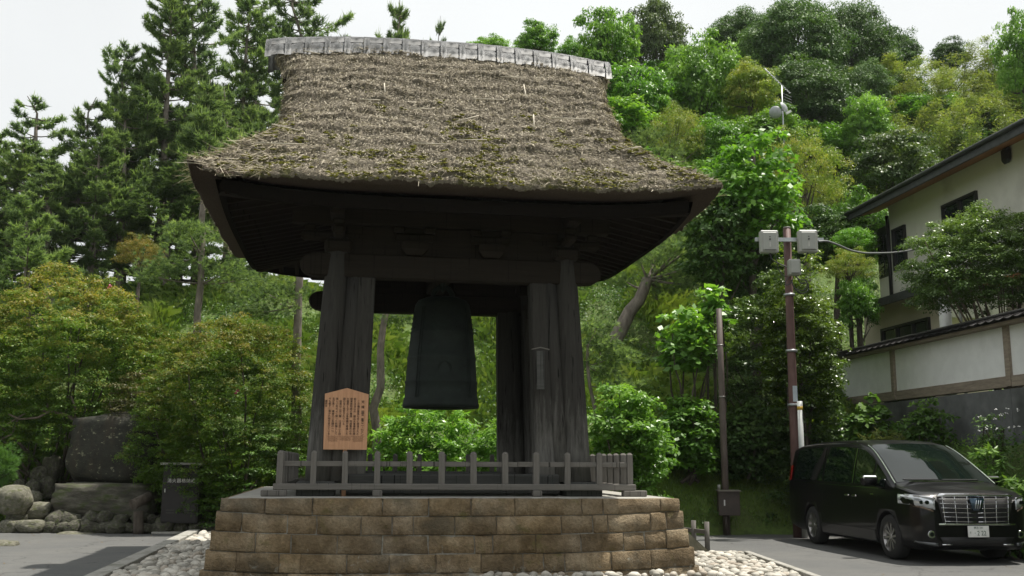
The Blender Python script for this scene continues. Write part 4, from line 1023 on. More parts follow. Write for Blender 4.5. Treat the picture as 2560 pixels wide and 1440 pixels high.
# ------------------------------------------------------------------ television aerial and dishes on a mast in the trees
TA = thing('aerial_mast', 'slim steel mast with television aerial and two dishes rising from the trees', 'aerial', (0, 0, 0))
Ya = 38.0; p0, p1 = at(1953, 420, Ya), at(1954, 214, Ya)
cyl('mast', (p1.x, Ya, p0.z), (p1.x, Ya, p1.z), .035, .028, M_gal, TA, seg=8, n=1)
e0, e1 = at(1905, 181, Ya), at(1983, 221, Ya); e1.y = Ya + .5; e0.y = Ya - .4
cyl('aerial_boom', e0, e1, .022, .022, M_gal, TA, seg=6, n=1)
for k in range(15):
    f_ = k / 14; p = e0.lerp(e1, f_); L = .36 + .12 * f_; d = Vector((.35, .9, .35)).normalized() * L
    cyl('aerial_element', p - d, p + d, .010, .010, M_gal, TA, seg=4, n=1)
for k in range(4):
    p = e1 + Vector((0, 0, -.1 - .12 * k)); cyl('aerial_element', p - Vector((.3, .2, 0)), p + Vector((.12, .2, 0)), .012, .012, M_gal, TA, seg=4, n=1)
for u, v_, rx_, rz_ in ((1961, 268, 1.25, .9), (1938, 281, 1.9, -.5)):
    p = at(u, v_, Ya - .3)
    o = lathe('dish', [(0, .08), (.12, .065), (.2, .02), (.24, -.02), (.245, -.035), (.225, -.03), (.19, -.005), (.1, .04), (0, .055)], m_plain('dish_grey', (.33, .35, .36), .4), TA, seg=20, loc=p); o.rotation_euler = (rx_, 0, rz_)
box('dish_arm', at(1953, 275, Ya - .15), (.5, .05, .05), M_gal, TA)
box('dish_receiver', at(1971, 281, Ya - .5), (.22, .09, .09), M_white, TA, rot=(0, -.5, 0))

# ================================================================== WHITE GARDEN WALL
M_plw = m_noise('white_plaster', ((.3, (.74, .75, .74)), (.7, (.84, .85, .84))), 3, rough=.85, bumps=.08, dirt=(1.2, .55, .95, (.62, .63, .61)))
M_oldw = m_noise('old_brown_timber', ((.3, (.19, .155, .12)), (.7, (.33, .28, .22))), 5, (4, .6, 4), .85, .3)
M_cgrey = m_noise('grey_retaining_concrete', ((.3, (.10, .105, .105)), (.7, (.17, .175, .175))), 3, rough=.9, bumps=.2, dirt=(.8, .5, .7, (.07, .075, .07)))
M_rtile = m_noise('dark_roof_tiles', ((.3, (.035, .034, .034)), (.7, (.085, .082, .08))), 8, rough=.5, bumps=.2)
wl_ang = math.atan2(1, -.132) - math.pi / 2      # long walls run along this
WL = thing('garden_wall', 'white plaster garden wall with timber posts and dark tiled coping above the van', 'wall', (10.0, 20.0, 0), wl_ang)
WLm = WL.matrix_basis.copy(); WLi = WLm.inverted()
def wall_y(u, v_, xoff=0.0):       # position along the wall of pixel u on the plane xoff
    d = WLi.to_3x3() @ ray(u, v_); o = WLi @ Vector((0, 0, EYE)); t_ = (xoff - o.x) / d.x; return o + d * t_
posts_u = [2040, 2232, 2521]
py_ = [wall_y(u, 940).y for u in posts_u]
sp = py_[1] - py_[2]
ylist = [py_[2] - 2 * sp, py_[2] - sp, py_[2], py_[1], py_[1] + sp, py_[1] + 2 * sp]
zs0, zs1 = wall_y(2527, 968).z, wall_y(2527, 940).z       # sill beam bottom and top, at the near post
ztop = wall_y(2527, 812).z
print('wall z', zs0, zs1, ztop, 'posts', ylist)
y0_, y1_ = ylist[0], ylist[-1]; yc_ = (y0_ + y1_) / 2; L_ = y1_ - y0_
for a_, b_ in zip(ylist[:-1], ylist[1:]):
    box('plaster_panel', (.10, (a_ + b_) / 2, (zs1 + ztop) / 2), (.10, (b_ - a_) - .12, ztop - zs1), M_plw, WL)
for y in ylist: box('post', (.07, y, (zs0 + ztop) / 2 + .02), (.18, .15, ztop - zs0), M_oldw, WL, bevel=.008)
for a_, b_ in zip(ylist[:-1], ylist[1:]): box('sill_beam', (.08, (a_ + b_) / 2, (zs0 + zs1) / 2 + .01), (.15, b_ - a_ - .156, zs1 - zs0), M_oldw, WL, bevel=.006)
box('eave_board', (.06, yc_, ztop + .03), (.5, L_ + .4, .06), M_oldw, WL)
for k in range(int(L_ / .30)):
    y = y0_ + .15 + .30 * k
    for s, x in ((-1, -.14), (1, .34)):
        bm = bmesh.new(); n_ = 5
        A = [bm.verts.new((s * (-.26 if j == 0 else .26) , .145 * (-1 + 2 * i / n_), (.0 if j == 0 else .17) + .02 * math.cos(2 * math.pi * i / n_))) for j in range(2) for i in range(n_ + 1)] if False else None
        P0 = [Vector((x + s * .2, .152 * (-1 + 2 * i / n_), .02 + .022 * math.cos(math.pi * 1.6 * i / n_))) for i in range(n_ + 1)]
        P1 = [Vector((x - s * .22, p.y, p.z + .15)) for p in P0]
        A = [bm.verts.new(p) for p in P0]; B = [bm.verts.new(p) for p in P1]
        for i in range(n_): bm.faces.new((A[i], A[i + 1], B[i + 1], B[i]))
        bmesh.ops.solidify(bm, geom=bm.faces[:], thickness=.022)
        link('coping_tile', bm_mesh(bm), M_rtile, WL, loc=(0, y, ztop + .07))
for zz, r_ in ((.26, .075), (.19, .10)):
    box('ridge_course', (.10, yc_, ztop + zz), (r_ * 2.2, L_ + .2, .05), M_rtile, WL, bevel=.012)
RW = thing('retaining_wall', 'grey concrete retaining wall below the white garden wall', 'wall', (10.0, 20.0, 0), wl_ang)
for k in range(5):
    a_ = y0_ + L_ * k / 5; box('wall_segment', (.14, a_ + L_ / 10, zs0 / 2 - .015), (.24, L_ / 5 - .012, zs0 - .02), M_cgrey, RW)

# ================================================================== WHITE HOUSE BEHIND THE WALL
HS = thing('white_house', 'white two-storey house with dark sloping eaves and dark windows behind the garden wall', 'house', (10.0, 20.0, 0), wl_ang)
M_stucco = m_noise('cream_stucco', ((.3, (.66, .64, .58)), (.7, (.74, .72, .66))), 60, rough=.9, bumps=.1, dirt=(.6, .5, .8, (.42, .40, .36)))
M_cream = m_noise('cream_lower_stucco', ((.3, (.64, .57, .45)), (.7, (.72, .65, .52))), 40, rough=.9, bumps=.1)
M_fas = m_noise('dark_fascia', ((.3, (.03, .032, .034)), (.7, (.065, .068, .07))), 6, rough=.5)
M_sof = m_noise('orange_timber_soffit', ((.3, (.26, .11, .045)), (.7, (.42, .19, .08))), 6, (6, .8, 6), .6)
M_win = m_plain('dark_window_frame', (.02, .02, .02), .4)
m, t, b = mat_base('window_glass'); b.inputs['Base Color'].default_value = (.012, .016, .016, 1); b.inputs['Roughness'].default_value = .04; b.inputs['Specular IOR Level'].default_value = 1.0; M_glass = m
t.links.new(ramp(t, noise(t, coords(t), 1.2, 3), ((.3, (.01, .014, .014)), (.7, (.03, .038, .036)))), b.inputs['Base Color'])
def hp(u, v_, x): return wall_y(u, v_, x)
XU, XL = 2.9, 2.15
yA = hp(2226, 600, XU).y; zA0 = hp(2230, 748, XU).z
zEave = hp(2300, 463, XU - .9).z
yN = -14.0
print('house corner y', yA, 'z low', zA0, 'eave z', zEave, hp(2540, 330, XU - .9).z, hp(2120, 560, XU - .9))
# upper wall with real openings: segments round the windows
wins = [hp(2234.6, 574, XU), hp(2270, 664.5, XU), hp(2361, 513, XU), hp(2450, 640, XU)]
def opening(y_near, y_far, z0, z1, name='window', panes=1, x=XU):
    fr = link(name, mesh_np('e', [(0, 0, 0), (0, 0, 0), (0, 0, 0)], [(0, 1, 2)]), M_win, HS) if False else None
    yc2, zc2 = (y_near + y_far) / 2, (z0 + z1) / 2; w_ = y_far - y_near; h_ = z1 - z0
    bm = bmesh.new(); tk = .07
    for cy, cz, sy_, sz_ in ((0, h_ / 2 - tk / 2, w_, tk), (0, -h_ / 2 + tk / 2, w_, tk), (-w_ / 2 + tk / 2, 0, tk, h_ - 2 * tk), (w_ / 2 - tk / 2, 0, tk, h_ - 2 * tk)):
        box_into(bm, 0, cy, cz, .12, sy_, sz_)
    for k in range(1, panes): box_into(bm, 0, -w_ / 2 + w_ * k / panes, 0, .10, .06, h_ - 2 * tk)
    fr = link(name, bm_mesh(bm), M_win, HS, loc=(x - .02, yc2, zc2))
    for k in range(panes): box('pane', (.02, -w_ / 2 + w_ * (k + .5) / panes, 0), (.02, w_ / panes - .09, h_ - .14), M_glass, fr)
    return fr
def wall_with_holes(name, x, y0, y1, z0, z1, holes, mat, th=.2, ztopf=None):
    ys_ = sorted({y0, y1, *[h_[0] for h_ in holes], *[h_[1] for h_ in holes]}); zs_2 = sorted({z0, z1, *[h_[2] for h_ in holes], *[h_[3] for h_ in holes]})
    bm = bmesh.new()
    for a_, b_ in zip(ys_[:-1], ys_[1:]):
        for c_, d_ in zip(zs_2[:-1], zs_2[1:]):
            if any(h_[0] <= (a_ + b_) / 2 <= h_[1] and h_[2] <= (c_ + d_) / 2 <= h_[3] for h_ in holes): continue
            box_into(bm, x + th / 2, (a_ + b_) / 2, (c_ + d_) / 2, th, b_ - a_, d_ - c_)
    bmesh.ops.remove_doubles(bm, verts=bm.verts, dist=.0005)
    return link(name, bm_mesh(bm), mat, HS)
w1 = (hp(2268, 620, XU).y, hp(2236, 620, XU).y, hp(2240, 678, XU).z, hp(2236, 574, XU).z)
w2 = (hp(2450, 560, XU).y, hp(2361, 560, XU).y, hp(2365, 640, XU).z, hp(2362, 513, XU).z)
w3 = (hp(2555, 560, XU).y - 6, hp(2555, 560, XU).y - 3, w2[2], w2[3])
holes = [w1, w2, w3]
wall_with_holes('upper_wall', XU, yN, yA, zA0 - .6, zEave + .35, holes, M_stucco)
opening(*w1); opening(*w2, panes=2); opening(*w3, panes=2)
vent = hp(2520, 388, XU)
bm = bmesh.new(); box_into(bm, 0, 0, 0, .16, .36, .42, bevel=.09); link('wall_vent', bm_mesh(bm), M_win, HS, loc=(XU - .05, vent.y, vent.z))
# far end wall with tall glazed bay
wall_with_holes('end_wall', XU + .2, yA - .0, yA + .0001, 0, 1, [], M_stucco) if False else None
box('end_wall', (XU + 3.4, yA - .1, (zA0 - .6 + zEave) / 2 + .2), (6.4, .2, zEave - zA0 + .9), M_stucco, HS)
bayz1, bayz0 = hp(2222, 560, XU).z - .0, hp(2222, 690, XU).z
box('glazed_bay', (XU + .85, yA + .42, (bayz0 + bayz1) / 2), (1.7, .8, bayz1 - bayz0), M_win, HS)
for k in range(2): box('bay_pane', (XU - .012, yA + .22 + .38 * k, (bayz0 + bayz1) / 2 - .1), (.02, .32, (bayz1 - bayz0) * .8), M_glass, HS)
box('bay_base', (XU + .86, yA + .42, (bayz0 + zA0) / 2 - .3), (1.7, .8, bayz0 - zA0 + .6), M_stucco, HS)
cyl('downpipe', (XU - .06, yA + .02, zA0 - .2), (XU - .06, yA + .02, zEave), .055, .055, M_win, HS, seg=8, n=1)
# main roof: overhangs towards us, slopes up away from us
def roof_slab(name, x0, z0, x1, z1, ya, yb, th, mat):
    bm = bmesh.new(); d = Vector((x1 - x0, 0, z1 - z0)).normalized(); n_ = Vector((-d.z, 0, d.x)) * th
    P = [Vector((x0, 0, z0)), Vector((x1, 0, z1)), Vector((x1, 0, z1)) + n_, Vector((x0, 0, z0)) + n_]
    A = [bm.verts.new(p + Vector((0, ya, 0))) for p in P]; B = [bm.verts.new(p + Vector((0, yb, 0))) for p in P]
    bm.faces.new(A); bm.faces.new(B[::-1])
    for i in range(4): bm.faces.new((A[i], A[(i + 1) % 4], B[(i + 1) % 4], B[i]))
    bmesh.ops.recalc_face_normals(bm, faces=bm.faces); return link(name, bm_mesh(bm), mat, HS)
yR = hp(2118, 560, XU - .9).y
roof_slab('roof', XU - 1.0, zEave + .06, XU + 6, zEave + 2.2, yN, yR, .12, M_rtile)
roof_slab('soffit', XU - .92, zEave + .035, XU + .1, zEave + .34, yN, yR - .1, .03, M_sof)
box('fascia', (XU - 1.02, (yN + yR) / 2, zEave + .10), (.06, yR - yN + .1, .30), M_fas, HS)
cyl('gutter', (XU - 1.09, yN, zEave + .20), (XU - 1.09, yR, zEave + .17), .06, .06, M_fas, HS, seg=8, n=1)
# skirt roof over the lower storey
zSk = hp(2200, 760, XL - .7).z; yS0 = hp(2352, 715, XL - .7).y; yS1 = hp(2126, 780, XL - .7).y
print('skirt', zSk, yS0, yS1, hp(2345, 712, XL - .7).z)
roof_slab('lower_roof', XL - .75, zSk + .03, XU + .05, zSk + .55, yS0, yS1, .08, M_rtile)
box('lower_fascia', (XL - .77, (yS0 + yS1) / 2, zSk + .02), (.05, yS1 - yS0, .22), M_fas, HS)
roof_slab('lower_soffit', XL - .7, zSk - .02, XL + .1, zSk + .2, yS0, yS1 - .1, .02, M_sof)
yL1 = hp(2162, 830, XL).y; wl = (hp(2327, 810, XL).y, hp(2207, 830, XL).y, 2.9, hp(2250, 812, XL).z)
wall_with_holes('lower_wall', XL, hp(2352, 770, XL).y, yL1, 2.3, zSk + .3, [(wl[0], wl[1], 3.2, wl[3])], M_cream)
opening(wl[0], wl[1], 3.2, wl[3], panes=3, x=XL)
box('lower_end_wall', (XL + 2, yL1 - .1, (2.3 + zSk) / 2), (3.6, .18, zSk - 2.3), M_cream, HS)
cy_ = hp(2362, 770, XL - .5).y
cyl('porch_column', (XL - .5, cy_, 2.6), (XL - .5, cy_, zSk + .05), .15, .15, M_white, HS, seg=16, n=1)
cyl('downpipe', (XL - .3, cy_ - .35, 2.6), (XL - .3, cy_ - .35, zSk + .1), .04, .04, M_boxg, HS, seg=8, n=1)
wall_with_holes('recessed_wall', XU + .3, yN, cy_ - .2, 2.3, zA0 - .3, [(cy_ - 5.5, cy_ - 2.6, 3.0, 4.9)], M_cream)
opening(cy_ - 5.5, cy_ - 2.6, 3.0, 4.9, panes=3, x=XU + .3)
box('balcony_soffit', (XU + .2, (yN + cy_) / 2, zA0 - .45), (.9, cy_ - yN, .14), M_sof, HS)
# ================================================================== BLACK VAN
pf, pr = ground(2236, 1399), ground(2024, 1357)
fw = Vector((pf.x - pr.x, pf.y - pr.y)); print('wheelbase px', fw.length); vang = math.atan2(fw.y, fw.x); fwn = fw.normalized()
VS = 1.09
near = Vector((-fwn.y, fwn.x)); near = near if near.x > 0 else -near
vo = Vector((pf.x, pf.y)) + near * (.84 * VS) - fwn * (3.95 * VS)
VN = thing('parked_van', 'glossy black minivan with chrome grille parked facing us beside the planted bank', 'van', (vo.x, vo.y, .008), vang, scale=(VS, VS, VS))
def m_paint(name, c, rough, coat=1.0, metal=0.0, spec=.5):
    m, t, b = mat_base(name); b.inputs['Roughness'].default_value = rough; b.inputs['Coat Weight'].default_value = coat; b.inputs['Coat Roughness'].default_value = .02
    b.inputs['Metallic'].default_value = metal; b.inputs['Specular IOR Level'].default_value = spec
    f = noise(t, coords(t), 2.2, 5); t.links.new(ramp(t, f, ((.35, c), (.75, tuple(x * 1.4 + .002 for x in c)))), b.inputs['Base Color']); return m
M_blk = m_paint('black_car_paint', (.002, .002, .0025), .35, .45, 0, .12)
M_cgl = m_paint('car_glass', (.004, .008, .006), .03, 0, 0, .6)
M_chr = m_plain('chrome', (.75, .76, .78), .12, 1, vary=.03)
M_dkpl = m_plain('dark_trim', (.012, .012, .013), .5)
M_rub = m_plain('tyre_rubber', (.018, .018, .018), .8)
M_lens = m_plain('headlight_lens', (.5, .53, .56), .1, .5, coat=1)
sx_ = np.array([-.36, -.33, -.24, .08, .8, 1.6, 2.3, 2.75, 3.0, 3.25, 3.55, 3.85, 4.08, 4.18, 4.45, 4.68, 4.80, 4.86, 4.90])
zt_ = np.array([1.55, 1.70, 1.80, 1.85, 1.885, 1.895, 1.89, 1.86, 1.81, 1.71, 1.545, 1.365, 1.215, 1.185, 1.14, 1.09, 1.045, 1.0, .94])
ws_ = np.array([.86, .90, .945, .975, .99, 1, 1, 1, 1, 1, 1, 1, .998, .995, .985, .955, .90, .82, .70])
zb_a = np.array([.42, .32, .26, .22, .2, .2, .2, .2, .2, .2, .2, .2, .2, .2, .2, .2, .21, .24, .32])
def vsec(x):
    zt = float(np.interp(x, sx_, zt_)); wsc = float(np.interp(x, sx_, ws_)); zb = float(np.interp(x, sx_, zb_a))
    belt = min(1.10 + .012 * (3.5 - x), zt - .09); k = min(1, max(0, (zt - belt - .09) / .62))
    ge = belt + (zt - .10 - belt) * 1.0 if k > 0.02 else belt + .03
    yg = .885 - .145 * k; W = wsc
    P = [(0, zb), (.45 * W, zb), (.80 * W, zb), (.885 * W, zb + .05), (.915 * W, .42), (.922 * W, .60), (.925 * W, .78), (.912 * W, .86), (.918 * W, .93), (.905 * W, belt - .04), (.888 * W, belt),
         ((.888 + (yg - .888) * .5) * W + .008, belt + (ge - belt) * .5), (yg * W, ge), ((yg - .055) * W, zt - .05 if k > .02 else zt - .045), (.55 * W, zt - .018), (.28 * W, zt - .004), (0, zt)]
    P = [(y, min(z, zt)) for y, z in P]
    # keep order for low noses
    zz = [p[1] for p in P]
    for i in range(3, len(zz)): zz[i] = max(zz[i], zz[i - 1] + .0005) if i < 13 else zz[i]
    return [(p[0], min(z, zt)) for p, z in zip(P, zz)]
stn = sorted(set([round(a, 3) for a in np.linspace(-0.24, 4.68, 64)] + [-.36, -.33, -.29, 4.74, 4.80, 4.83, 4.86, 4.885, 4.90]))
secs = [vsec(x) for x in stn]; ns = len(secs[0])
def body_patch(name, x0, x1, j0, j1, side, off, mat, n=14, inset=0.0, parent=VN, **kw):
    """piece of skin between stations x0..x1 and section points j0..j1, set proud by off"""
    V, Q = [], []; xsn = np.linspace(x0, x1, n); rws = []
    for x in xsn:
        s = vsec(x); pts = np.array(s[j0:j1 + 1])
        m_ = 5; tt = np.linspace(inset, len(pts) - 1 - inset, m_); yy = np.interp(tt, range(len(pts)), pts[:, 0]); zz = np.interp(tt, range(len(pts)), pts[:, 1])
        rws.append(np.stack([np.full(m_, x), yy, zz], 1))
    A = np.array(rws); dx = np.gradient(A, axis=0); dz = np.gradient(A, axis=1); n_ = np.cross(dx, dz); n_ /= np.linalg.norm(n_, axis=2)[..., None] + 1e-9
    c0 = A.mean((0, 1)); 
    if (n_[n // 2, 2] * (c0 - np.array([c0[0], 0, .9]))).sum() < 0: n_ = -n_
    B = A + n_ * off; B[..., 1] *= side
    k = B.shape[1]; Q = [(i * k + j, (i + 1) * k + j, (i + 1) * k + j + 1, i * k + j + 1) for i in range(n - 1) for j in range(k - 1)]
    if side < 0: Q = [q_[::-1] for q_ in Q]
    return link(name, mesh_np(name, B.reshape(-1, 3), Q, smooth=True), mat, parent, **kw)
bm = bmesh.new(); rings = []
for x, s in zip(stn, secs):
    loop = [(-y, z) for y, z in s[1:-1]][::-1]; full = [s[0]] + s[1:] + loop
    rings.append([bm.verts.new((x, y, z)) for y, z in full])
nn = len(rings[0])
for a_, b_ in zip(rings[:-1], rings[1:]):
    for k in range(nn): bm.faces.new((a_[k], b_[k], b_[(k + 1) % nn], a_[(k + 1) % nn])).smooth = True
bm.faces.new(rings[0]); bm.faces.new(rings[-1][::-1])
bmesh.ops.recalc_face_normals(bm, faces=bm.faces)
body = link('body', bm_mesh(bm), M_blk, VN)
body.data.materials.append(M_dkpl)
cuts = []
for wx_ in (.95, 3.95):
    bm = bmesh.new(); bmesh.ops.create_cone(bm, cap_ends=True, segments=40, radius1=.385, radius2=.385, depth=2.4, matrix=Matrix.Translation((wx_, 0, .35)) @ Matrix.Rotation(math.pi / 2, 4, 'X'))
    me = bm_mesh(bm); c_ = bpy.data.objects.new('cut', me); me.materials.append(M_dkpl); COL.objects.link(c_); c_.parent = VN; cuts.append(c_)
    md = body.modifiers.new('b', 'BOOLEAN'); md.object = c_; md.operation = 'DIFFERENCE'; md.solver = 'EXACT'
bpy.context.view_layer.update(); dg = bpy.context.evaluated_depsgraph_get()
me = bpy.data.meshes.new_from_object(body.evaluated_get(dg)); body.modifiers.clear(); body.data = me
for c_ in cuts: bpy.data.objects.remove(c_)
box('underbody', (2.3, 0, .36), (4.2, 1.1, .28), M_dkpl, VN)
# glazing
for s in (1, -1):
    for x0, x1, nm in ((.02, 1.40, 'side_window'), (1.48, 2.62, 'side_window'), (2.74, 3.40, 'side_window'), (3.47, 3.86, 'quarter_window')):
        body_patch(nm, x0, x1, 10, 12, s, .006, M_cgl, inset=.1)
    body_patch('window_trim', .0, 2.66, 12, 13, s, .008, m_plain('trim_chrome', (.45, .5, .42), .15, 1), inset=.02 + .4, n=20)
    body_patch('pillar_trim', 2.66, 2.70, 10, 12, s, .009, MATS['trim_chrome'], inset=.1, n=3)
    body_patch('belt_trim', .05, 3.9, 9, 10, s, .006, MATS['trim_chrome'], inset=.44, n=20)
    # door seams as thin dark strips set in the flanks
    for x0 in (1.47, 2.68, 3.62): body_patch('door_seam', x0, x0 + .008, 3, 10, s, .002, M_dkpl, n=3)
    body_patch('rocker_panel', 1.38, 3.50, 3, 4, s, .012, M_blk, n=20)
    for x0 in (2.50, 2.78):
        yy = np.interp(.90, [.86, .93], [.912, .918]); o = box('door_handle', (x0 + .07, s * .945, .94), (.17, .03, .035), M_chr, VN, bevel=.012)
    # mirror
    bm = bmesh.new(); box_into(bm, 0, 0, 0, .16, .26, .17, bevel=.05); link('mirror', bm_mesh(bm), M_blk, VN, loc=(3.62, s * 1.04, 1.20), rot=(0, 0, s * .1), smooth=True)
    box('mirror_cap', (3.63, s * 1.045, 1.255), (.15, .24, .055), M_chr, VN, bevel=.02); box('mirror_arm', (3.62, s * .91, 1.13), (.06, .10, .05), M_blk, VN)
# windscreen
V, rw = [], []
for x in np.linspace(3.02, 4.07, 16):
    s = vsec(x); pts = np.array(s[13:17]); y_ = np.concatenate([pts[:, 0], -pts[::-1][1:, 0]]); z_ = np.concatenate([pts[:, 1], pts[::-1][1:, 1]])
    tt = np.linspace(.12, 5.88, 17); rw.append(np.stack([np.full(17, x + .004), np.interp(tt, range(7), y_), np.interp(tt, range(7), z_) + .007], 1))
A = np.array(rw).reshape(-1, 3); link('windscreen', mesh_np('w', A, [(i * 17 + j, (i + 1) * 17 + j, (i + 1) * 17 + j + 1, i * 17 + j + 1) for i in range(15) for j in range(16)], smooth=True), M_cgl, VN)
for s in (1, -1):
    mb = MB(); mb.tube([(x, s * (np.array(vsec(x))[13][0] + .008), np.array(vsec(x))[13][1] + .006) for x in np.linspace(2.95, 4.1, 10)], .013, 6); mb.build('pillar_strip', MATS['trim_chrome'], VN, smooth=True)
box('wiper', (4.09, .25, 1.225), (.03, .62, .02), M_dkpl, VN, rot=(0, .2, .08)); box('wiper', (4.08, -.40, 1.225), (.03, .6, .02), M_dkpl, VN, rot=(0, .2, .08))
box('cowl_chrome', (4.125, 0, 1.205), (.02, 1.25, .012), M_chr, VN)
# front end
def xf(y, z=.8):
    y = abs(y); best = 4.90
    xs2 = np.linspace(4.3, 4.90, 61); prof_y = np.array([np.interp(z, [q_[1] for q_ in vsec(x)[3:13]], [q_[0] for q_ in vsec(x)[3:13]]) if vsec(x)[16][1] > z else 0 for x in xs2])
    ok = xs2[prof_y >= y]
    return float(ok[-1]) if len(ok) else 4.3
def front_panel(name, P, off, mat, parent=VN, thick=.02, n=8):
    """P: 4 corners (y, z) of a panel wrapped over the nose"""
    (ya, za), (yb, zb2), (yc, zc), (yd, zd) = P; V = []
    for i in range(n + 1):
        f_ = i / n
        for (y0, z0), (y1, z1), o_ in (((ya, za), (yb, zb2), off), ((yd, zd), (yc, zc), off), ((yd, zd), (yc, zc), off - thick), ((ya, za), (yb, zb2), off - thick)):
            y = y0 + (y1 - y0) * f_; z = z0 + (z1 - z0) * f_; V.append((xf(y, min(z, .93)) + o_, y, z))
    Q = [(i * 4 + k, i * 4 + (k + 1) % 4, i * 4 + 4 + (k + 1) % 4, i * 4 + 4 + k) for i in range(n) for k in range(4)] + [(0, 1, 2, 3), (n * 4 + 3, n * 4 + 2, n * 4 + 1, n * 4)]
    me = mesh_np(name, V, Q); bm = bmesh.new(); bm.from_mesh(me); bmesh.ops.recalc_face_normals(bm, faces=bm.faces); bm.to_mesh(me); bm.free()
    return link(name, me, mat, parent)
front_panel('grille_back', [(-.52, .60), (.52, .60), (.60, 1.0), (-.60, 1.0)], .012, M_dkpl)
for k in range(6):
    z = .63 + .065 * k; hw = .50 + .017 * k
    for s in (1, -1): front_panel('grille_bar', [(s * .02, z - .012), (s * hw, z), (s * hw, z + .006), (s * .02, z - .002)], .034, M_chr, n=6)
for s in (1, -1):
    for k in range(3): front_panel('grille_rib', [(s * (.13 + .18 * k), .60), (s * (.138 + .18 * k), .60), (s * (.138 + .195 * k), .99), (s * (.13 + .195 * k), .99)], .026, M_chr, n=1)
front_panel('grille_top_bar', [(-.62, .99), (.62, .99), (.56, 1.035), (-.56, 1.035)], .022, M_chr, n=12)
front_panel('grille_lower_bar', [(-.60, .575), (.60, .575), (.60, .60), (-.60, .60)], .03, MATS['trim_chrome'], n=12)
M_emb = m_plain('emblem_blue', (.01, .035, .06), .15, .7, coat=1)
front_panel('emblem', [(-.065, .79), (.065, .79), (.115, .97), (-.115, .97)], .062, M_emb, thick=.03, n=2)
for k in range(3): front_panel('emblem_stroke', [(-.04 + .035 * k, .82), (-.03 + .035 * k, .82), (.0 + .035 * k, .94), (-.012 + .035 * k, .94)], .067, M_chr, thick=.008, n=1)
for s in (1, -1):
    hl = front_panel('headlight', [(s * .64, .80), (s * .915, .87), (s * .91, 1.01), (s * .64, .955)], .016, M_lens, n=8)
    front_panel('headlight_strip', [(s * .64, .955), (s * .90, 1.0), (s * .90, 1.018), (s * .64, .978)], .024, M_chr, n=8)
    front_panel('turn_lamp', [(s * .66, .765), (s * .87, .84), (s * .88, .87), (s * .67, .795)], .018, m_plain('lamp_smoke', (.16, .12, .09), .1, .3), n=6)
    for y_ in (.74, .80): 
        cyl('lamp_projector', (xf(y_, .9) + .008, s * y_, .905), (xf(y_, .9) + .03, s * y_, .905), .032, .028, M_cgl, VN, seg=14, n=1)
    cyl('fog_lamp', (xf(.70, .45) + .0, s * .70, .44), (xf(.70, .45) + .022, s * .70, .44), .062, .055, M_chr, VN, seg=18, n=1)
    cyl('fog_lamp_lens', (xf(.70, .45) + .02, s * .70, .44), (xf(.70, .45) + .03, s * .70, .44), .036, .03, M_cgl, VN, seg=18, n=1)
    front_panel('bumper_blade', [(s * .62, .27), (s * .86, .30), (s * .86, .335), (s * .62, .315)], .018, m_paint('bumper_gloss', (.05, .055, .06), .2), n=5)
    front_panel('lower_chrome', [(s * .40, .285), (s * .56, .285), (s * .56, .30), (s * .40, .30)], .02, M_chr, n=3)
front_panel('lower_intake', [(-.52, .30), (.52, .30), (.58, .40), (-.58, .40)], .008, M_dkpl, n=8)
PLT = box('number_plate', (4.945, 0, .485), (.012, .33, .165), M_white, VN, bevel=.003)
box('plate_holder', (4.925, 0, .485), (.03, .30, .14), M_dkpl, VN)
M_pg = m_plain('plate_green', (.02, .07, .04), .5)
rp = (math.pi / 2, 0, math.pi / 2)
text('横浜 341', .038, M_pg, PLT, (.007, 0, .072), rp, space=1.05)
text('ろ', .034, M_pg, PLT, (.007, -.13, .0), rp); text('· 2 22', .098, M_pg, PLT, (.007, .025, .022), rp, sx=.82, space=1.0)
# tail lamp, rear
M_red = m_plain('tail_lamp_red', (.4, .015, .012), .12, coat=1)
for s in (1, -1): body_patch('tail_lamp', -.33, -.10, 10, 11, s, .02, M_red, n=6)
box('hybrid_badge', (3.46, -.922, .985), (.11, .006, .018), M_chr, VN)
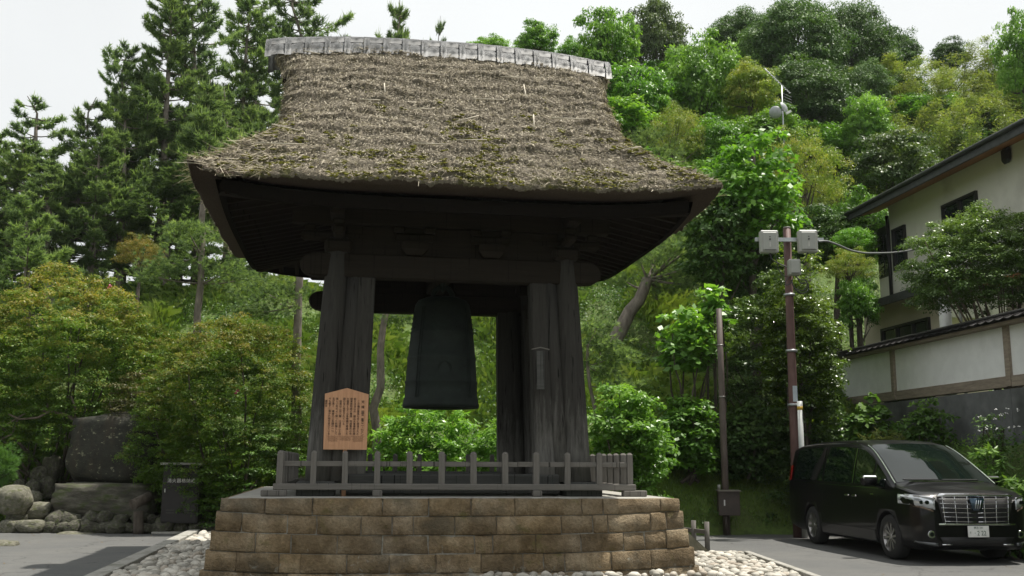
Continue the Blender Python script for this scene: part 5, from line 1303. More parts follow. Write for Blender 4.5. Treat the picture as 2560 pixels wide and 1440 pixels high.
# wheels
def wheel(x, s):
    y = s * .80
    prof = [(.225, -.11), (.30, -.112), (.335, -.09), (.345, -.05), (.345, .05), (.335, .09), (.30, .112), (.225, .11)]
    W_ = lathe('wheel', prof, M_rub, VN, seg=40, loc=(x, y, .345), axis='Y')
    M_rim = m_plain('alloy', (.42, .41, .40), .3, .85) if 'alloy' not in MATS else MATS['alloy']
    lathe('rim', [(.228, .098), (.238, .105), (.232, .085), (.215, .06), (.20, .0), (.20, -.05)] if s > 0 else [(.228, -.098), (.238, -.105), (.232, -.085), (.215, -.06), (.20, .0), (.20, .05)], M_rim, W_, seg=40, axis='Y')
    cyl('brake_disc', (0, s * .02, 0), (0, s * .03, 0), .16, .16, M_dkpl, W_, seg=24, n=1)
    cyl('hub', (0, s * .05, 0), (0, s * .085, 0), .045, .035, M_rim, W_, seg=16, n=1)
    for k in range(10):
        a = 2 * math.pi * k / 10; c_, s_ = math.cos(a), math.sin(a); p2 = (-s_, c_); bm = bmesh.new()
        r0_, r1_ = .03, .222; w0_, w1_ = .012, .021; tw = .03
        P = [(r0_ * c_ - w0_ * p2[0], r0_ * s_ - w0_ * p2[1], .075), (r0_ * c_ + w0_ * p2[0], r0_ * s_ + w0_ * p2[1], .075), (r1_ * c_ + (w1_ + tw) * p2[0], r1_ * s_ + (w1_ + tw) * p2[1], .088), (r1_ * c_ + (tw - w1_) * p2[0], r1_ * s_ + (tw - w1_) * p2[1], .088)]
        A = [bm.verts.new((p_[0], s * p_[2], p_[1])) for p_ in P]; B = [bm.verts.new((p_[0], s * (p_[2] - .03), p_[1])) for p_ in P]
        bm.faces.new(A); bm.faces.new(B[::-1])
        for i in range(4): bm.faces.new((A[i], A[(i + 1) % 4], B[(i + 1) % 4], B[i]))
        bmesh.ops.recalc_face_normals(bm, faces=bm.faces); link('spoke', bm_mesh(bm), M_rim, W_)
for x in (.95, 3.95):
    for s in (1, -1): wheel(x, s)
# ================================================================== VEGETATION
def leaf_quads(P, Nv, size, g, aspect=.5, fold=.18, droop=.0):
    n = len(P); a = g.normal(0, 1, (n, 3)); a[:, 2] -= droop
    T = a - Nv * (a * Nv).sum(1)[:, None]; T /= np.linalg.norm(T, axis=1)[:, None] + 1e-9
    B = np.cross(Nv, T); s = size[:, None]
    v0 = P; v1 = P + T * s * .5 + B * s * aspect * .5 - Nv * s * fold * .5; v2 = P + T * s - Nv * s * .08; v3 = P + T * s * .5 - B * s * aspect * .5 - Nv * s * fold * .5
    return np.stack([v0, v1, v2, v3], 1).reshape(-1, 3), np.arange(4 * n).reshape(n, 4)
def unit(v): return v / (np.linalg.norm(v, axis=-1, keepdims=True) + 1e-9)
def clump_leaves(C, RC, n_each, lsize, g, flat=.6, up=.55, out=.8, jit=.45, aspect=.5, tint=None, shell=.55, droop=0.0, crown_c=None):
    """leaves spread through clumps with centres C and radii RC"""
    k = len(C); idx = np.repeat(np.arange(k), n_each); n = len(idx)
    d = unit(g.normal(0, 1, (n, 3))); d[:, 2] = np.where(d[:, 2] < -.3, -d[:, 2] * .6, d[:, 2])
    r = (shell + (1 - shell) * g.random(n) ** .7) * (1 + g.normal(0, .10, n))
    P = C[idx] + d * r[:, None] * RC[idx][:, None] * np.array([1, 1, flat])
    Nv = unit(d * out + np.array([0, 0, up]) + g.normal(0, jit, (n, 3)))
    base = (g.random(k) if tint is None else tint)[idx]
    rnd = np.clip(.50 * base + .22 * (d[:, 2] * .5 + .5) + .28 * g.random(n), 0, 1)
    V, Q = leaf_quads(P, Nv, lsize * g.uniform(.65, 1.3, n), g, aspect, droop=droop)
    return V, Q, rnd
def crown_mesh(name, seed, R3, nc, rc, n_each, lsize, flat=.6, top_bias=.25, lumps=0.0, inner=.25, under=-.35, **kw):
    g = np.random.default_rng(seed); R3 = np.array(R3, float)
    i = np.arange(nc) + .5; ph = np.arccos(np.clip(1 - (1 - under) * i / nc, -1, 1)); th = np.pi * (1 + 5 ** .5) * i
    d = np.stack([np.cos(th) * np.sin(ph), np.sin(th) * np.sin(ph), np.cos(ph)], 1) + g.normal(0, .10, (nc, 3)); d = unit(d)
    rr = g.uniform(.72, 1.0, nc) - rc * .5 / R3.mean()
    if lumps: rr += lumps * np.array([mnoise.noise(Vector(x * 1.9) + Vector((seed, 0, 0))) for x in d])
    C = d * rr[:, None] * R3
    ni = int(nc * inner); Ci = unit(g.normal(0, 1, (ni, 3))) * (g.uniform(.15, .6, ni)[:, None]) * R3
    C = np.concatenate([C, Ci]); RC = rc * g.uniform(.65, 1.35, len(C))
    V, Q, r = clump_leaves(C, RC, n_each, lsize, g, flat=flat, **kw)
    return V, Q, r, C
def limbs_mb(C, base, top, g, r0, n_l=14):
    """tapered trunk and limbs that reach into the crown clumps"""
    mb = MB(); base, top = np.array(base, float), np.array(top, float)
    k = 7; P = base + (top - base) * np.linspace(0, 1, k)[:, None] + np.cumsum(g.normal(0, r0 * .5, (k, 3)) * [1, 1, 0], 0) * np.linspace(0, 1, k)[:, None]
    mb.tube(P, np.linspace(r0, r0 * .35, k), 8)
    for c in C[g.choice(len(C), min(n_l, len(C)), replace=False)]:
        f_ = g.uniform(.25, .95); i = int(f_ * (k - 1)); s = P[i]; m_ = (s + c) / 2 + g.normal(0, .12, 3) * np.linalg.norm(c - s)
        t_ = np.linspace(0, 1, 6)[:, None]; Pp = (1 - t_) ** 2 * s + 2 * t_ * (1 - t_) * m_ + t_ ** 2 * c
        mb.tube(Pp, np.linspace(r0 * .38, r0 * .08, 6), 5)
    return mb
PROTO = {}
def proto(key, seed, mat, R3=(2.5, 2.5, 2.3), nc=90, rc=.55, n_each=85, lsize=.19, trunk=.16, th=1.0, **kw):
    V, Q, r, C = crown_mesh(key, seed, R3, nc, rc, n_each, lsize, **kw)
    z0 = R3[2] * 1.0 + th; V = V + [0, 0, z0]; C = C + [0, 0, z0]
    g = np.random.default_rng(seed + 500)
    PROTO[key] = (mesh_np(key, V, Q, r), limbs_mb(C, (0, 0, -.4), (0, 0, z0 + R3[2] * .4), g, trunk), mat, R3, z0)
    mb = PROTO[key][1]; PROTO[key] = (PROTO[key][0], mesh_np('trunk', np.concatenate(mb.V), np.concatenate(mb.Q), smooth=True), mat, R3, z0)
    PROTO[key][1].materials.append(M_bark); PROTO[key][0].materials.append(mat)
def plant(name, key, label, cat, X, Y, Z, sx, sz, rz=0, group=None, mat=None, sy=None):
    me, tk, m_, R3, z0 = PROTO[key]
    T_ = thing(name, label, cat, (X, Y, Z), rz, group, scale=(sx, sy or sx, sz))
    o = bpy.data.objects.new('crown', me); COL.objects.link(o); o.parent = T_
    if mat: o.material_slots[0].link = 'OBJECT'; o.material_slots[0].material = mat
    k = bpy.data.objects.new('trunk', tk); COL.objects.link(k); k.parent = T_
    return T_
def tree_px(name, key, u0, u1, v0, Y, label, v1=None, cat='tree', rz=None, group=None, mat=None, zfrom=None, dy=0):
    """stands at depth Y with its crown spanning u0..u1 and topping out at v0 (crown bottom at v1)"""
    me, tk, m_, R3, z0 = PROTO[key]
    uc = (u0 + u1) / 2; p = at(uc, v0, Y); X = p.x; Z = Hf(X, Y); wdt = abs(at(u1, v0, Y).x - at(u0, v0, Y).x)
    s = wdt / (2 * R3[0] * 1.02)
    if v1 is not None:
        zb_ = at(uc, v1, Y).z; ht = p.z - zb_; sz = ht / (2 * R3[2] * .97); base = p.z - (z0 + R3[2]) * sz
        T_ = plant(name, key, label, cat, X, Y, base, s, sz, rz if rz is not None else (len(label) * 1.7 + u0) % 6.28, group, mat)
        if base > Z + .2:                     # the bole carries on down to the slope
            r_ = .17 * s; e_ = cyl('bole', (0, 0, (Z - .4 - base) / sz), (0, 0, .1), r_ / s * 1.25, r_ / s, M_bark, T_, seg=9, n=3)
        return T_
    sz = max(.3, (p.z - Z) / (z0 + R3[2]))
    return plant(name, key, label, cat, X, Y, Z, s, sz, rz if rz is not None else (len(label) * 1.7 + u0) % 6.28, group, mat)
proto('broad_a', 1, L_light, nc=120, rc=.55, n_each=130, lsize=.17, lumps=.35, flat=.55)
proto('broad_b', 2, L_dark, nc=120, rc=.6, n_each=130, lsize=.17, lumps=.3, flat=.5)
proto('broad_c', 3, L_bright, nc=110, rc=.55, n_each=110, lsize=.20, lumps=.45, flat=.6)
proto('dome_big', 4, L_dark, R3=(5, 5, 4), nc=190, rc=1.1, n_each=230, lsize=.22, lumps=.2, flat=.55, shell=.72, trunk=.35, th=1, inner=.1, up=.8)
proto('mulberry', 5, L_mulberry, R3=(2.0, 2.0, 2.6), nc=120, rc=.5, n_each=50, lsize=.23, lumps=.4, flat=.5, aspect=.75, up=.8, under=-.8, th=.8)
proto('round_shrub', 6, L_dark, R3=(1.6, 1.6, 1.2), nc=90, rc=.3, n_each=75, lsize=.11, flat=.6, lumps=.2, th=.1, trunk=.06)
proto('feather', 8, L_yellow, R3=(2.4, 2.4, 2.0), nc=130, rc=.42, n_each=85, lsize=.13, aspect=.3, lumps=.35, flat=.7, droop=-.8, jit=.6, th=.6)
# ---- bamboo: arching plumes
def bamboo_mesh(seed, n_c=9, h=9.0, spread=1.5):
    g = np.random.default_rng(seed); mb = MB(); LV, LQ, LR = [], [], []; o_ = 0
    for k in range(n_c):
        b0 = np.array([g.normal(0, spread * .6), g.normal(0, spread * .6), 0]); a = g.uniform(0, 6.28); hh = h * g.uniform(.7, 1.05); lean = g.uniform(.6, 1.8)
        t_ = np.linspace(0, 1, 12); P = b0 + np.stack([np.cos(a) * lean * t_ ** 2.6, np.sin(a) * lean * t_ ** 2.6, hh * (t_ - .06 * t_ ** 4)], 1)
        mb.tube(P, np.linspace(.045, .008, 12), 5)
        nt_ = 60; tt = g.uniform(.22, 1, nt_); B = np.stack([np.interp(tt, t_, P[:, i]) for i in range(3)], 1)
        da = g.uniform(0, 6.28, nt_); L = (1 - tt * .65) * g.uniform(.5, 1.25, nt_)
        E = B + np.stack([np.cos(da) * L, np.sin(da) * L, .25 * L - .35 * L ** 2], 1)
        n = 26; f_ = g.random((nt_, n, 1)) ** .7; C = B[:, None] + (E - B)[:, None] * f_ + g.normal(0, .16, (nt_, n, 3)); C = C.reshape(-1, 3)
        Nv = unit(np.array([0, 0, .7]) + g.normal(0, .6, C.shape)); r = np.clip(np.repeat(g.random(nt_) * .5 + tt * .25, n) + .25 * g.random(len(C)), 0, 1)
        V, Q = leaf_quads(C, Nv, .22 * g.uniform(.6, 1.3, len(C)), g, .2, droop=.9); LV.append(V); LQ.append(Q + o_); LR.append(r); o_ += len(V)
    return np.concatenate(LV), np.concatenate(LQ), np.concatenate(LR), mb
M_culm = m_noise('bamboo_culm', ((.3, (.09, .11, .04)), (.7, (.2, .2, .08))), 4, rough=.5, bumps=0)
for s_ in (1, 2):
    V, Q, r, mb = bamboo_mesh(30 + s_); me = mesh_np('bamboo', V, Q, r); me.materials.append(L_bamboo)
    tk = mesh_np('culm', np.concatenate(mb.V), np.concatenate(mb.Q), smooth=True); tk.materials.append(M_culm); PROTO['bamboo%d' % s_] = (me, tk, L_bamboo, (2.3, 2.3, 4.5), 4.5)
# ---- pines
def pine(seed, h=10.0, spread=2.4, start=.25, whorls=17, br=5, dens=1.0, lean=(0, 0), needle=.15, bend=.15, r0=.15, candles=.35, width=.018, tuft=15):
    g = np.random.default_rng(seed); mb = MB(); t_ = np.linspace(0, 1, 14)
    wob = np.cumsum(g.normal(0, bend * .3, (14, 2)), 0) * t_[:, None]
    TP = np.stack([wob[:, 0] + lean[0] * t_, wob[:, 1] + lean[1] * t_, h * t_], 1); mb.tube(TP, r0 * (1 - t_) ** .8 + .012, 8)
    tips, dirs, tint, cand = [], [], [], []
    for w in range(whorls):
        f_ = start + (1 - start) * (w + g.uniform(-.3, .3)) / whorls; f_ = min(max(f_, start), .995)
        c = np.array([np.interp(f_, t_, TP[:, i]) for i in range(3)]); a0 = g.uniform(0, 6.28)
        prof = (min(1, (1 - f_) * 1.5 + .02)) ** .55 * g.uniform(.6, 1.1) * (.75 + .25 * math.sin(7 * f_ + seed))
        for b_ in range(br):
            if g.random() < .12: continue
            a = a0 + b_ * 6.28 / br + g.normal(0, .25); L = spread * prof * g.uniform(.35, 1.2); el = g.uniform(-.05, .45) * (1 if f_ > .5 else .5)
            s_ = np.linspace(0, 1, 6); dxy = np.array([math.cos(a), math.sin(a)])
            BP = np.stack([c[0] + dxy[0] * L * s_, c[1] + dxy[1] * L * s_, c[2] + L * (el * s_ + .25 * s_ ** 2 - .1 * np.sin(3 * s_))], 1)
            mb.tube(BP, np.linspace(r0 * .28 * (1 - f_ * .6) + .008, .008, 6), 4)
            nt_ = max(3, int(17 * L * dens)); bt = g.random()
            for q_ in range(nt_):
                s1 = g.uniform(.28, 1.0) ** .8; p0 = np.array([np.interp(s1, s_, BP[:, i]) for i in range(3)]); sd_ = g.choice([-1, 1]); lt = L * .34 * (1.15 - s1) + .12
                e_ = p0 + np.array([-dxy[1] * sd_ * lt + dxy[0] * lt * .6, dxy[0] * sd_ * lt + dxy[1] * lt * .6, g.uniform(-.02, .5) * lt]) * g.uniform(.3, 1)
                tips.append(e_); dirs.append(unit(e_ - p0 + np.array([0, 0, .12]))); tint.append(bt * .6 + g.random() * .25); cand.append(g.random() < candles * (f_ > .3))
            tips.append(BP[-1]); dirs.append(unit(BP[-1] - BP[-2])); tint.append(bt * .6 + .3); cand.append(g.random() < candles)
    tips, dirs, tint = np.array(tips), np.array(dirs), np.array(tint); n = len(tips)
    idx = np.repeat(np.arange(n), tuft); nn_ = len(idx)
    d = unit(dirs[idx] * .9 + g.normal(0, .65, (nn_, 3)) + np.array([0, 0, .18])); P = tips[idx] - dirs[idx] * g.uniform(0, .2, nn_)[:, None]
    wv = unit(np.cross(d, g.normal(0, 1, (nn_, 3)))) * width; L = needle * g.uniform(.7, 1.35, nn_)[:, None]
    V = np.stack([P - wv, P + wv, P + d * L], 1).reshape(-1, 3); Q = np.arange(3 * nn_).reshape(nn_, 3); r = np.clip(tint[idx] * .75 + .3 * g.random(nn_) * 1, 0, 1)
    cd = np.array(cand); C0 = tips[cd]; m_ = len(C0)                     # pale upright spring shoots
    up_ = unit(np.array([0, 0, 1.0]) + g.normal(0, .18, (m_, 3))); wv = unit(np.cross(up_, g.normal(0, 1, (m_, 3)))) * .014; L = g.uniform(.10, .34, m_)[:, None]
    V = np.concatenate([V, np.stack([C0 - wv, C0 + wv, C0 + up_ * L], 1).reshape(-1, 3)]); Q = np.concatenate([Q, np.arange(3 * m_).reshape(m_, 3) + 3 * nn_]); r = np.concatenate([r, np.full(m_, .98)])
    tk = mesh_np('trunk', np.concatenate(mb.V), np.concatenate(mb.Q), smooth=True); tk.materials.append(M_bark_pine)
    return V, Q, r, tk
def pine_proto(key, seed, mat, h, spread, **kw):
    V, Q, r, tk = pine(seed, h, spread, **kw); me = mesh_np('needles', V, Q, r); me.materials.append(mat); PROTO[key] = (me, tk, mat, (spread, spread, h / 2), h / 2)
pine_proto('pine_tall', 101, L_pine, 13, 2.9, start=.28, whorls=22, dens=2.3)
pine_proto('pine_tall2', 102, L_pine_blue, 12, 2.6, start=.35, whorls=18, dens=2.2, bend=.45)
pine_proto('pine_thin', 103, L_pine_blue, 9, 1.9, start=.32, whorls=13, dens=1.9, bend=.4, candles=.7)
pine_proto('pine_full', 104, L_pine, 9, 2.7, start=.12, whorls=18, dens=2.4, candles=.4)
pine_proto('pine_young', 105, L_pine, 5, 1.2, start=.25, whorls=12, dens=1.9, candles=.8, r0=.07)
def pine_px(key, u, vtop, Y, wpx, label, vbase=None, rz=0.0, group='pines on the bank', mat=None, name='pine_tree'):
    me, tk, m_, R3, z0 = PROTO[key]; p = at(u, vtop, Y); Z = Hf(p.x, Y) if vbase is None else at(u, vbase, Y).z
    wd_ = wpx / F * Y * 1.45; T_ = plant(name, key, label, 'pine tree', p.x, Y, Z - .15, wd_ / (2 * R3[0]), (p.z - Z) / (2 * R3[2]), rz, group, mat); T_.children[0].name = 'needles'; return T_
pine_px('pine_tall', 440, -60, 36.5, 300, 'tall dense dark pine with straight trunk, biggest on the bank left of the thatched roof', rz=.3)
pine_px('pine_tall2', 350, 95, 37.5, 210, 'dark pine with a bare crooked top against the sky, just left of the biggest pine', rz=1.3)
pine_px('pine_full', 330, 210, 35.0, 260, 'low full dark pine filling the space under the crooked-topped pine', rz=2.5)
pine_px('pine_tall2', 535, -70, 38.5, 280, 'slim pine with bare grey trunk, next right of the biggest pine', rz=2.2)
pine_px('pine_tall', 620, -40, 40.5, 290, 'open-crowned pine with forked grey trunk, nearer the roof ridge', rz=4.2)
pine_px('pine_tall2', 742, -25, 44.5, 340, 'pine whose flat crown shows above the left end of the tiled ridge', rz=3.4)
pine_px('pine_full', 985, -25, 46.5, 230, 'small pine top rising over the middle of the tiled ridge', rz=.9)
pine_px('pine_thin', 1090, 40, 47.5, 90, 'tiny pine tip just beside the small pine above the ridge', rz=1.9)
pine_px('pine_thin', 128, 245, 36.5, 230, 'thin pine with spiky upright shoots, standing against the open sky', rz=.5)
pine_px('pine_thin', 200, 232, 35.5, 170, 'thin pine with one tall bare candelabra shoot beside the spiky pine', rz=2.9)
pine_px('pine_full', 40, 330, 34.5, 260, 'bushy pine cut by the picture edge, furthest from the tower', rz=1.1)
pine_px('pine_full', 100, 480, 28.5, 330, 'low bushy pine with pale shoots right above the azaleas', rz=4.0)
pine_px('pine_full', 255, 330, 34.0, 260, 'shaded full pine with a leaning dark lower trunk', rz=5.0)
pine_px('pine_full', 590, 210, 35.5, 260, 'full green pine directly behind the ragged corner of the thatch', rz=3.0)
pine_px('pine_young', 525, 190, 29.5, 170, 'young pale pine with long upright green shoots before the tall pines', rz=.2, vbase=560)
pine_px('pine_full', 430, 380, 35.5, 300, 'mid-height dark pine whose branches hang over the grassy crest', rz=.8)
pine_px('pine_thin', 160, 380, 33.5, 240, 'half-shaded pine between the candelabra pine and the azaleas', rz=5.4)
pine_px('pine_full', 480, 120, 38.5, 330, 'broad dark pine behind the biggest pine, filling the gap towards its slim neighbour', rz=1.7)
pine_px('pine_full', 395, 170, 37.5, 330, 'wide full pine at the shoulder of the tallest group', rz=3.9)
pine_px('pine_full', 660, 130, 40.5, 280, 'full pine behind the steep left edge of the thatch', rz=2.7)
pine_px('pine_full', 180, 400, 36.5, 330, 'full low pine behind the two thin spiky pines', rz=.6)
pine_px('pine_full', -20, 430, 34.5, 300, 'full pine half outside the picture edge, behind the bushy edge pine', rz=1.6)
for i, (X, Y, lb) in enumerate([(-19, 33, 'outermost pine but one along the bank'), (-22.5, 36, 'pine furthest out along the bank'), (-20.5, 39.5, 'pine set back behind the edge pines of the bank')]):
    T_ = plant('pine_tree', 'pine_full', lb, 'pine tree', X, Y, Hf(X, Y) - .2, 1.0, .9, i * 1.9, 'pines on the bank'); T_.children[0].name = 'needles'
# pines on the slope with trunks seen beside and through the tower
def slope_pine(u0, v0, u1, v1, Y, r_, label, seed, tufts, spread=1.0):
    T_ = thing('pine_tree', label, 'pine tree', (0, 0, 0), 0, 'pines on the slope behind the tower')
    a_, b_ = np.array(at(u0, v0, Y)[:]), np.array(at(u1, v1, Y)[:]); g = np.random.default_rng(seed); t_ = np.linspace(0, 1, 9)[:, None]
    a_[2] = min(a_[2], Hf(a_[0], Y)) - .1
    P = a_ + (b_ - a_) * t_ + np.concatenate([[[0, 0, 0]], np.cumsum(g.normal(0, .05, (8, 3)), 0)]) * [1, 1, 0]
    mb = MB(); mb.tube(P, np.linspace(r_, r_ * .6, 9), 9)
    tips, dirs = [], []
    for (uu, vv, L, n) in tufts:
        c = np.array(at(uu, vv, Y + g.normal(0, .3))[:]); i = np.argmin(np.linalg.norm(P - c, axis=1)); s = P[max(0, i)]
        m_ = (s + c) / 2 + [0, 0, -.1]; q_ = np.linspace(0, 1, 5)[:, None]; mb.tube((1 - q_) ** 2 * s + 2 * q_ * (1 - q_) * m_ + q_ ** 2 * c, np.linspace(r_ * .22, .012, 5), 5)
        X = c + g.normal(0, 1, (n, 3)) * [L, L * .6, L * .3]; tips.append(X); dirs.append(unit(X - s + g.normal(0, .2, X.shape)))
    mb.build('trunk', M_bark_pine, T_, smooth=True)
    tips, dirs = np.concatenate(tips), np.concatenate(dirs); tuft = 16; idx = np.repeat(np.arange(len(tips)), tuft); n = len(idx)
    d = unit(dirs[idx] + g.normal(0, .6, (n, 3)) + [0, 0, .15]); P_ = tips[idx]; wv = unit(np.cross(d, g.normal(0, 1, (n, 3)))) * .009; L = .14 * g.uniform(.7, 1.3, n)[:, None]
    V = np.stack([P_ - wv, P_ + wv, P_ + d * L], 1).reshape(-1, 3)
    link('needles', mesh_np('needles', V, np.arange(3 * n).reshape(n, 3), np.clip(g.random(len(tips))[idx] * .6 + .35 * g.random(n), 0, 1)), L_pine, T_)
slope_pine(493, 790, 516, 560, 27.0, .13, 'pine with a pale lopped trunk standing clear on the slope left of the tower', 1, [(470, 575, .45, 160), (540, 585, .4, 120), (430, 660, .5, 170), (560, 680, .6, 170), (480, 610, .4, 120), (600, 700, .5, 110), (380, 690, .4, 90)])
slope_pine(761, 880, 763, 690, 24.6, .15, 'pine with a straight grey trunk sawn off beside the left tower post', 2, [(700, 760, .5, 130), (660, 730, .45, 100), (720, 720, .3, 80), (640, 780, .3, 60)])
slope_pine(940, 920, 946, 770, 25.2, .13, 'forked pine trunk seen between the left posts and the bell', 3, [(1000, 790, .35, 90), (1000, 770, .3, 70), (968, 800, .2, 30)])
slope_pine(1512, 785, 1612, 700, 29.6, .26, 'pine with a thick leaning limb under the right eave of the tower', 4, [(1640, 640, .5, 240), (1700, 620, .45, 240), (1740, 660, .4, 200), (1600, 650, .4, 140), (1690, 690, .5, 260), (1760, 590, .3, 110), (1650, 720, .4, 140), (1560, 700, .3, 90), (1730, 710, .35, 120)])
slope_pine(1500, 1010, 1480, 860, 24.2, .06, 'small pine with soft drooping needles beside the right tower post', 5, [(1500, 860, .3, 120), (1530, 890, .35, 140), (1500, 930, .3, 120), (1550, 960, .3, 90), (1490, 820, .25, 80)])
slope_pine(1640, 560, 1600, 400, 31.0, .10, 'pine with fine blue-green needles above the right roof slope', 6, [(1600, 400, .5, 170), (1640, 420, .5, 170), (1570, 360, .4, 120), (1690, 440, .4, 120), (1620, 340, .3, 90), (1650, 380, .4, 100)])
# edge bush at the very left: needle mound
g = np.random.default_rng(77); T_ = thing('pine_bush', 'bright green soft pine bush cut by the left picture edge above the boulders', 'bush', (0, 0, 0))
c = np.array(at(-5, 1165, 19.5)[:]); n0 = 900; dd = unit(g.normal(0, 1, (n0, 3))); tips = c + dd * g.uniform(.4, 1, (n0, 1)) ** .5 * (.75 + .6 * np.array([mnoise.noise(Vector(q_) * 2.2) for q_ in dd]))[:, None] * [.40, .4, .46]; idx = np.repeat(np.arange(n0), 14); n = len(idx)
d = unit(dd[idx] + g.normal(0, .5, (n, 3)) + [0, 0, .3]); wv = unit(np.cross(d, g.normal(0, 1, (n, 3)))) * .004; L = .09 * g.uniform(.7, 1.3, n)[:, None]
link('needles', mesh_np('needles', np.stack([tips[idx] - wv, tips[idx] + wv, tips[idx] + d * L], 1).reshape(-1, 3), np.arange(3 * n).reshape(n, 3), .45 + .5 * g.random(n)), m_leaf('soft_pine_needles', (.04, .10, .03), (.09, .2, .05), (.16, .3, .08), .3, .35), T_)
mb = MB(); mb.tube([(c[0] - .1, c[1], 0), (c[0] - .05, c[1], c[2] * .6), tuple(c)], [.06, .05, .03], 7)
for k in range(14): mb.tube([tuple(c - [0.05, 0, .3]), tuple(c + dd[k] * .3)], [.02, .008], 4)
mb.build('stem', M_bark, T_)

# ---- azaleas: layered mounds overhanging the rocks
def mound(name, label, cat, u0, u1, v0, v1, Y, depth, mat, seed, nc, rc, n_each, lsize, flat=.35, aspect=.45, up=.9, under=-.1, lumps=.25, stems=10, flowers=0, skew=0.0, group=None, shell=.5, rmin=.74, jit=.45, out=.8):
    g = np.random.default_rng(seed); c = at((u0 + u1) / 2, v1, Y); top = at((u0 + u1) / 2, v0, Y); w_ = (at(u1, v1, Y).x - at(u0, v1, Y).x) / 2; h_ = top.z - c.z
    T_ = thing(name, label, cat, (c.x, Y, 0), 0, group)
    n_each = int(n_each)
    i = np.arange(nc) + .5; ph = np.arccos(np.clip(1 - (1 - under) * i / nc, -1, 1)); th = np.pi * (1 + 5 ** .5) * i
    d = unit(np.stack([np.cos(th) * np.sin(ph), np.sin(th) * np.sin(ph), np.cos(ph)], 1) + g.normal(0, .09, (nc, 3)))
    rr = g.uniform(rmin, 1.0, nc) + lumps * np.array([mnoise.noise(Vector(x * 2.3) + Vector((seed, 0, 0))) for x in d])
    C = d * rr[:, None] * [w_ - rc * .5, depth, h_ - rc * flat * .5] + [skew, 0, c.z]
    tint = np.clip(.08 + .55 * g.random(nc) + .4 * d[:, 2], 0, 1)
    C2 = C[g.random(nc) < .5] * [.75, .75, 1] + [0, 0, -.3]; C2[:, 2] = c.z + (C2[:, 2] - c.z) * .75
    CC = np.concatenate([C, C2]); RC = rc * g.uniform(.6, 1.4, len(CC))
    V, Q, r = clump_leaves(CC, RC, n_each, lsize, g, flat=flat, up=up, out=out, jit=jit, aspect=aspect, tint=np.concatenate([tint, g.random(len(C2)) * .4]), shell=shell)
    ok = np.repeat(V.reshape(-1, 4, 3)[:, 0, 2] > .12, 1); V = V.reshape(-1, 4, 3)[ok].reshape(-1, 3); Q = np.arange(len(V)).reshape(-1, 4); r = r[ok]
    link('crown', mesh_np('leaves', V, Q, r), mat, T_)
    gz = Hf(c.x, Y)
    if stems:
        mb = MB()
        for k in range(stems):
            b0 = np.array([g.normal(0, w_ * .12), g.normal(0, .2), gz - .1]); e_ = C[g.integers(0, nc)]; m_ = (b0 + e_) / 2 + g.normal(0, .25, 3) * [1, 1, .4]; q_ = np.linspace(0, 1, 8)[:, None]
            mb.tube((1 - q_) ** 2 * b0 + 2 * q_ * (1 - q_) * m_ + q_ ** 2 * e_ + g.normal(0, .02, (8, 3)), np.linspace(.045, .012, 8), 5)
        mb.build('stems', M_bark, T_, smooth=True)
    if flowers:
        fi = g.choice(nc, flowers); Pf = C[fi] + g.normal(0, .1, (flowers, 3)); P5 = np.repeat(Pf, 6, 0) + g.normal(0, .02, (flowers * 6, 3))
        Pf2 = P5; Vv, Qq = leaf_quads(Pf2 + [0, -.05, .02], unit(g.normal(0, .6, Pf2.shape) + [0, -.6, .6]), np.full(len(Pf2), .06), g, .8); link('flowers', mesh_np('flowers', Vv, Qq, g.random(len(Qq))), L_pink, T_, kind='stuff')
    return T_
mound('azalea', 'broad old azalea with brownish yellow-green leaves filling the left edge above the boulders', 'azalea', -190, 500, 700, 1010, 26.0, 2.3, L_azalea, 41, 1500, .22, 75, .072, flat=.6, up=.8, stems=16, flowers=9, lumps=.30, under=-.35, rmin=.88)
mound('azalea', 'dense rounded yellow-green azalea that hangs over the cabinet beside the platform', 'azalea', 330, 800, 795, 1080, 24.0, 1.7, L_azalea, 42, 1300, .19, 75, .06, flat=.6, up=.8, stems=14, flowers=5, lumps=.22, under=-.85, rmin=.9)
mound('azalea', 'small grey-green azalea branches drooping over the top of the standing stone', 'azalea', 250, 430, 925, 1030, 24.6, .8, m_leaf('grey_azalea', (.05, .055, .025), (.11, .11, .045), (.19, .17, .07), .3, .3), 43, 90, .2, 70, .055, stems=8, lumps=.3, under=-.9)
mound('azalea', 'dark shaded azalea underside behind the rock pile at the far left', 'azalea', -120, 200, 930, 1190, 25.6, .9, L_dark, 44, 150, .25, 80, .065, stems=10, under=-.9)
mound('dark_shrub', 'dark green shrub low behind the cabinet and the platform corner', 'shrub', 470, 800, 1020, 1225, 23.2, .9, L_under, 45, 190, .22, 90, .055, stems=10, under=-.95)
# bare branches that reach out over the rocks
T_ = thing('bare_branch', 'bare crooked azalea branch reaching out over the boulders at the left', 'branch', (0, 0, 0))
mb = MB(); Yb = 24.3
for pts, r0_ in (([(190, 1052), (160, 1035), (125, 1028), (95, 1044), (50, 1048), (20, 1035)], .045), ([(190, 1050), (188, 1020), (178, 990)], .04), ([(120, 1030), (85, 1020), (60, 1035), (10, 1065), (-20, 1060)], .03), ([(45, 1048), (30, 1085), (-10, 1105)], .02)):
    P = np.array([at(u, v_, Yb - .1 * i)[:] for i, (u, v_) in enumerate(pts)]); tt = np.linspace(0, len(P) - 1, 16); mb.tube(np.stack([np.interp(tt, range(len(P)), P[:, i]) for i in range(3)], 1), np.linspace(r0_, r0_ * .4, 16), 6)
mb.build('branch_wood', M_twig, T_, smooth=True)

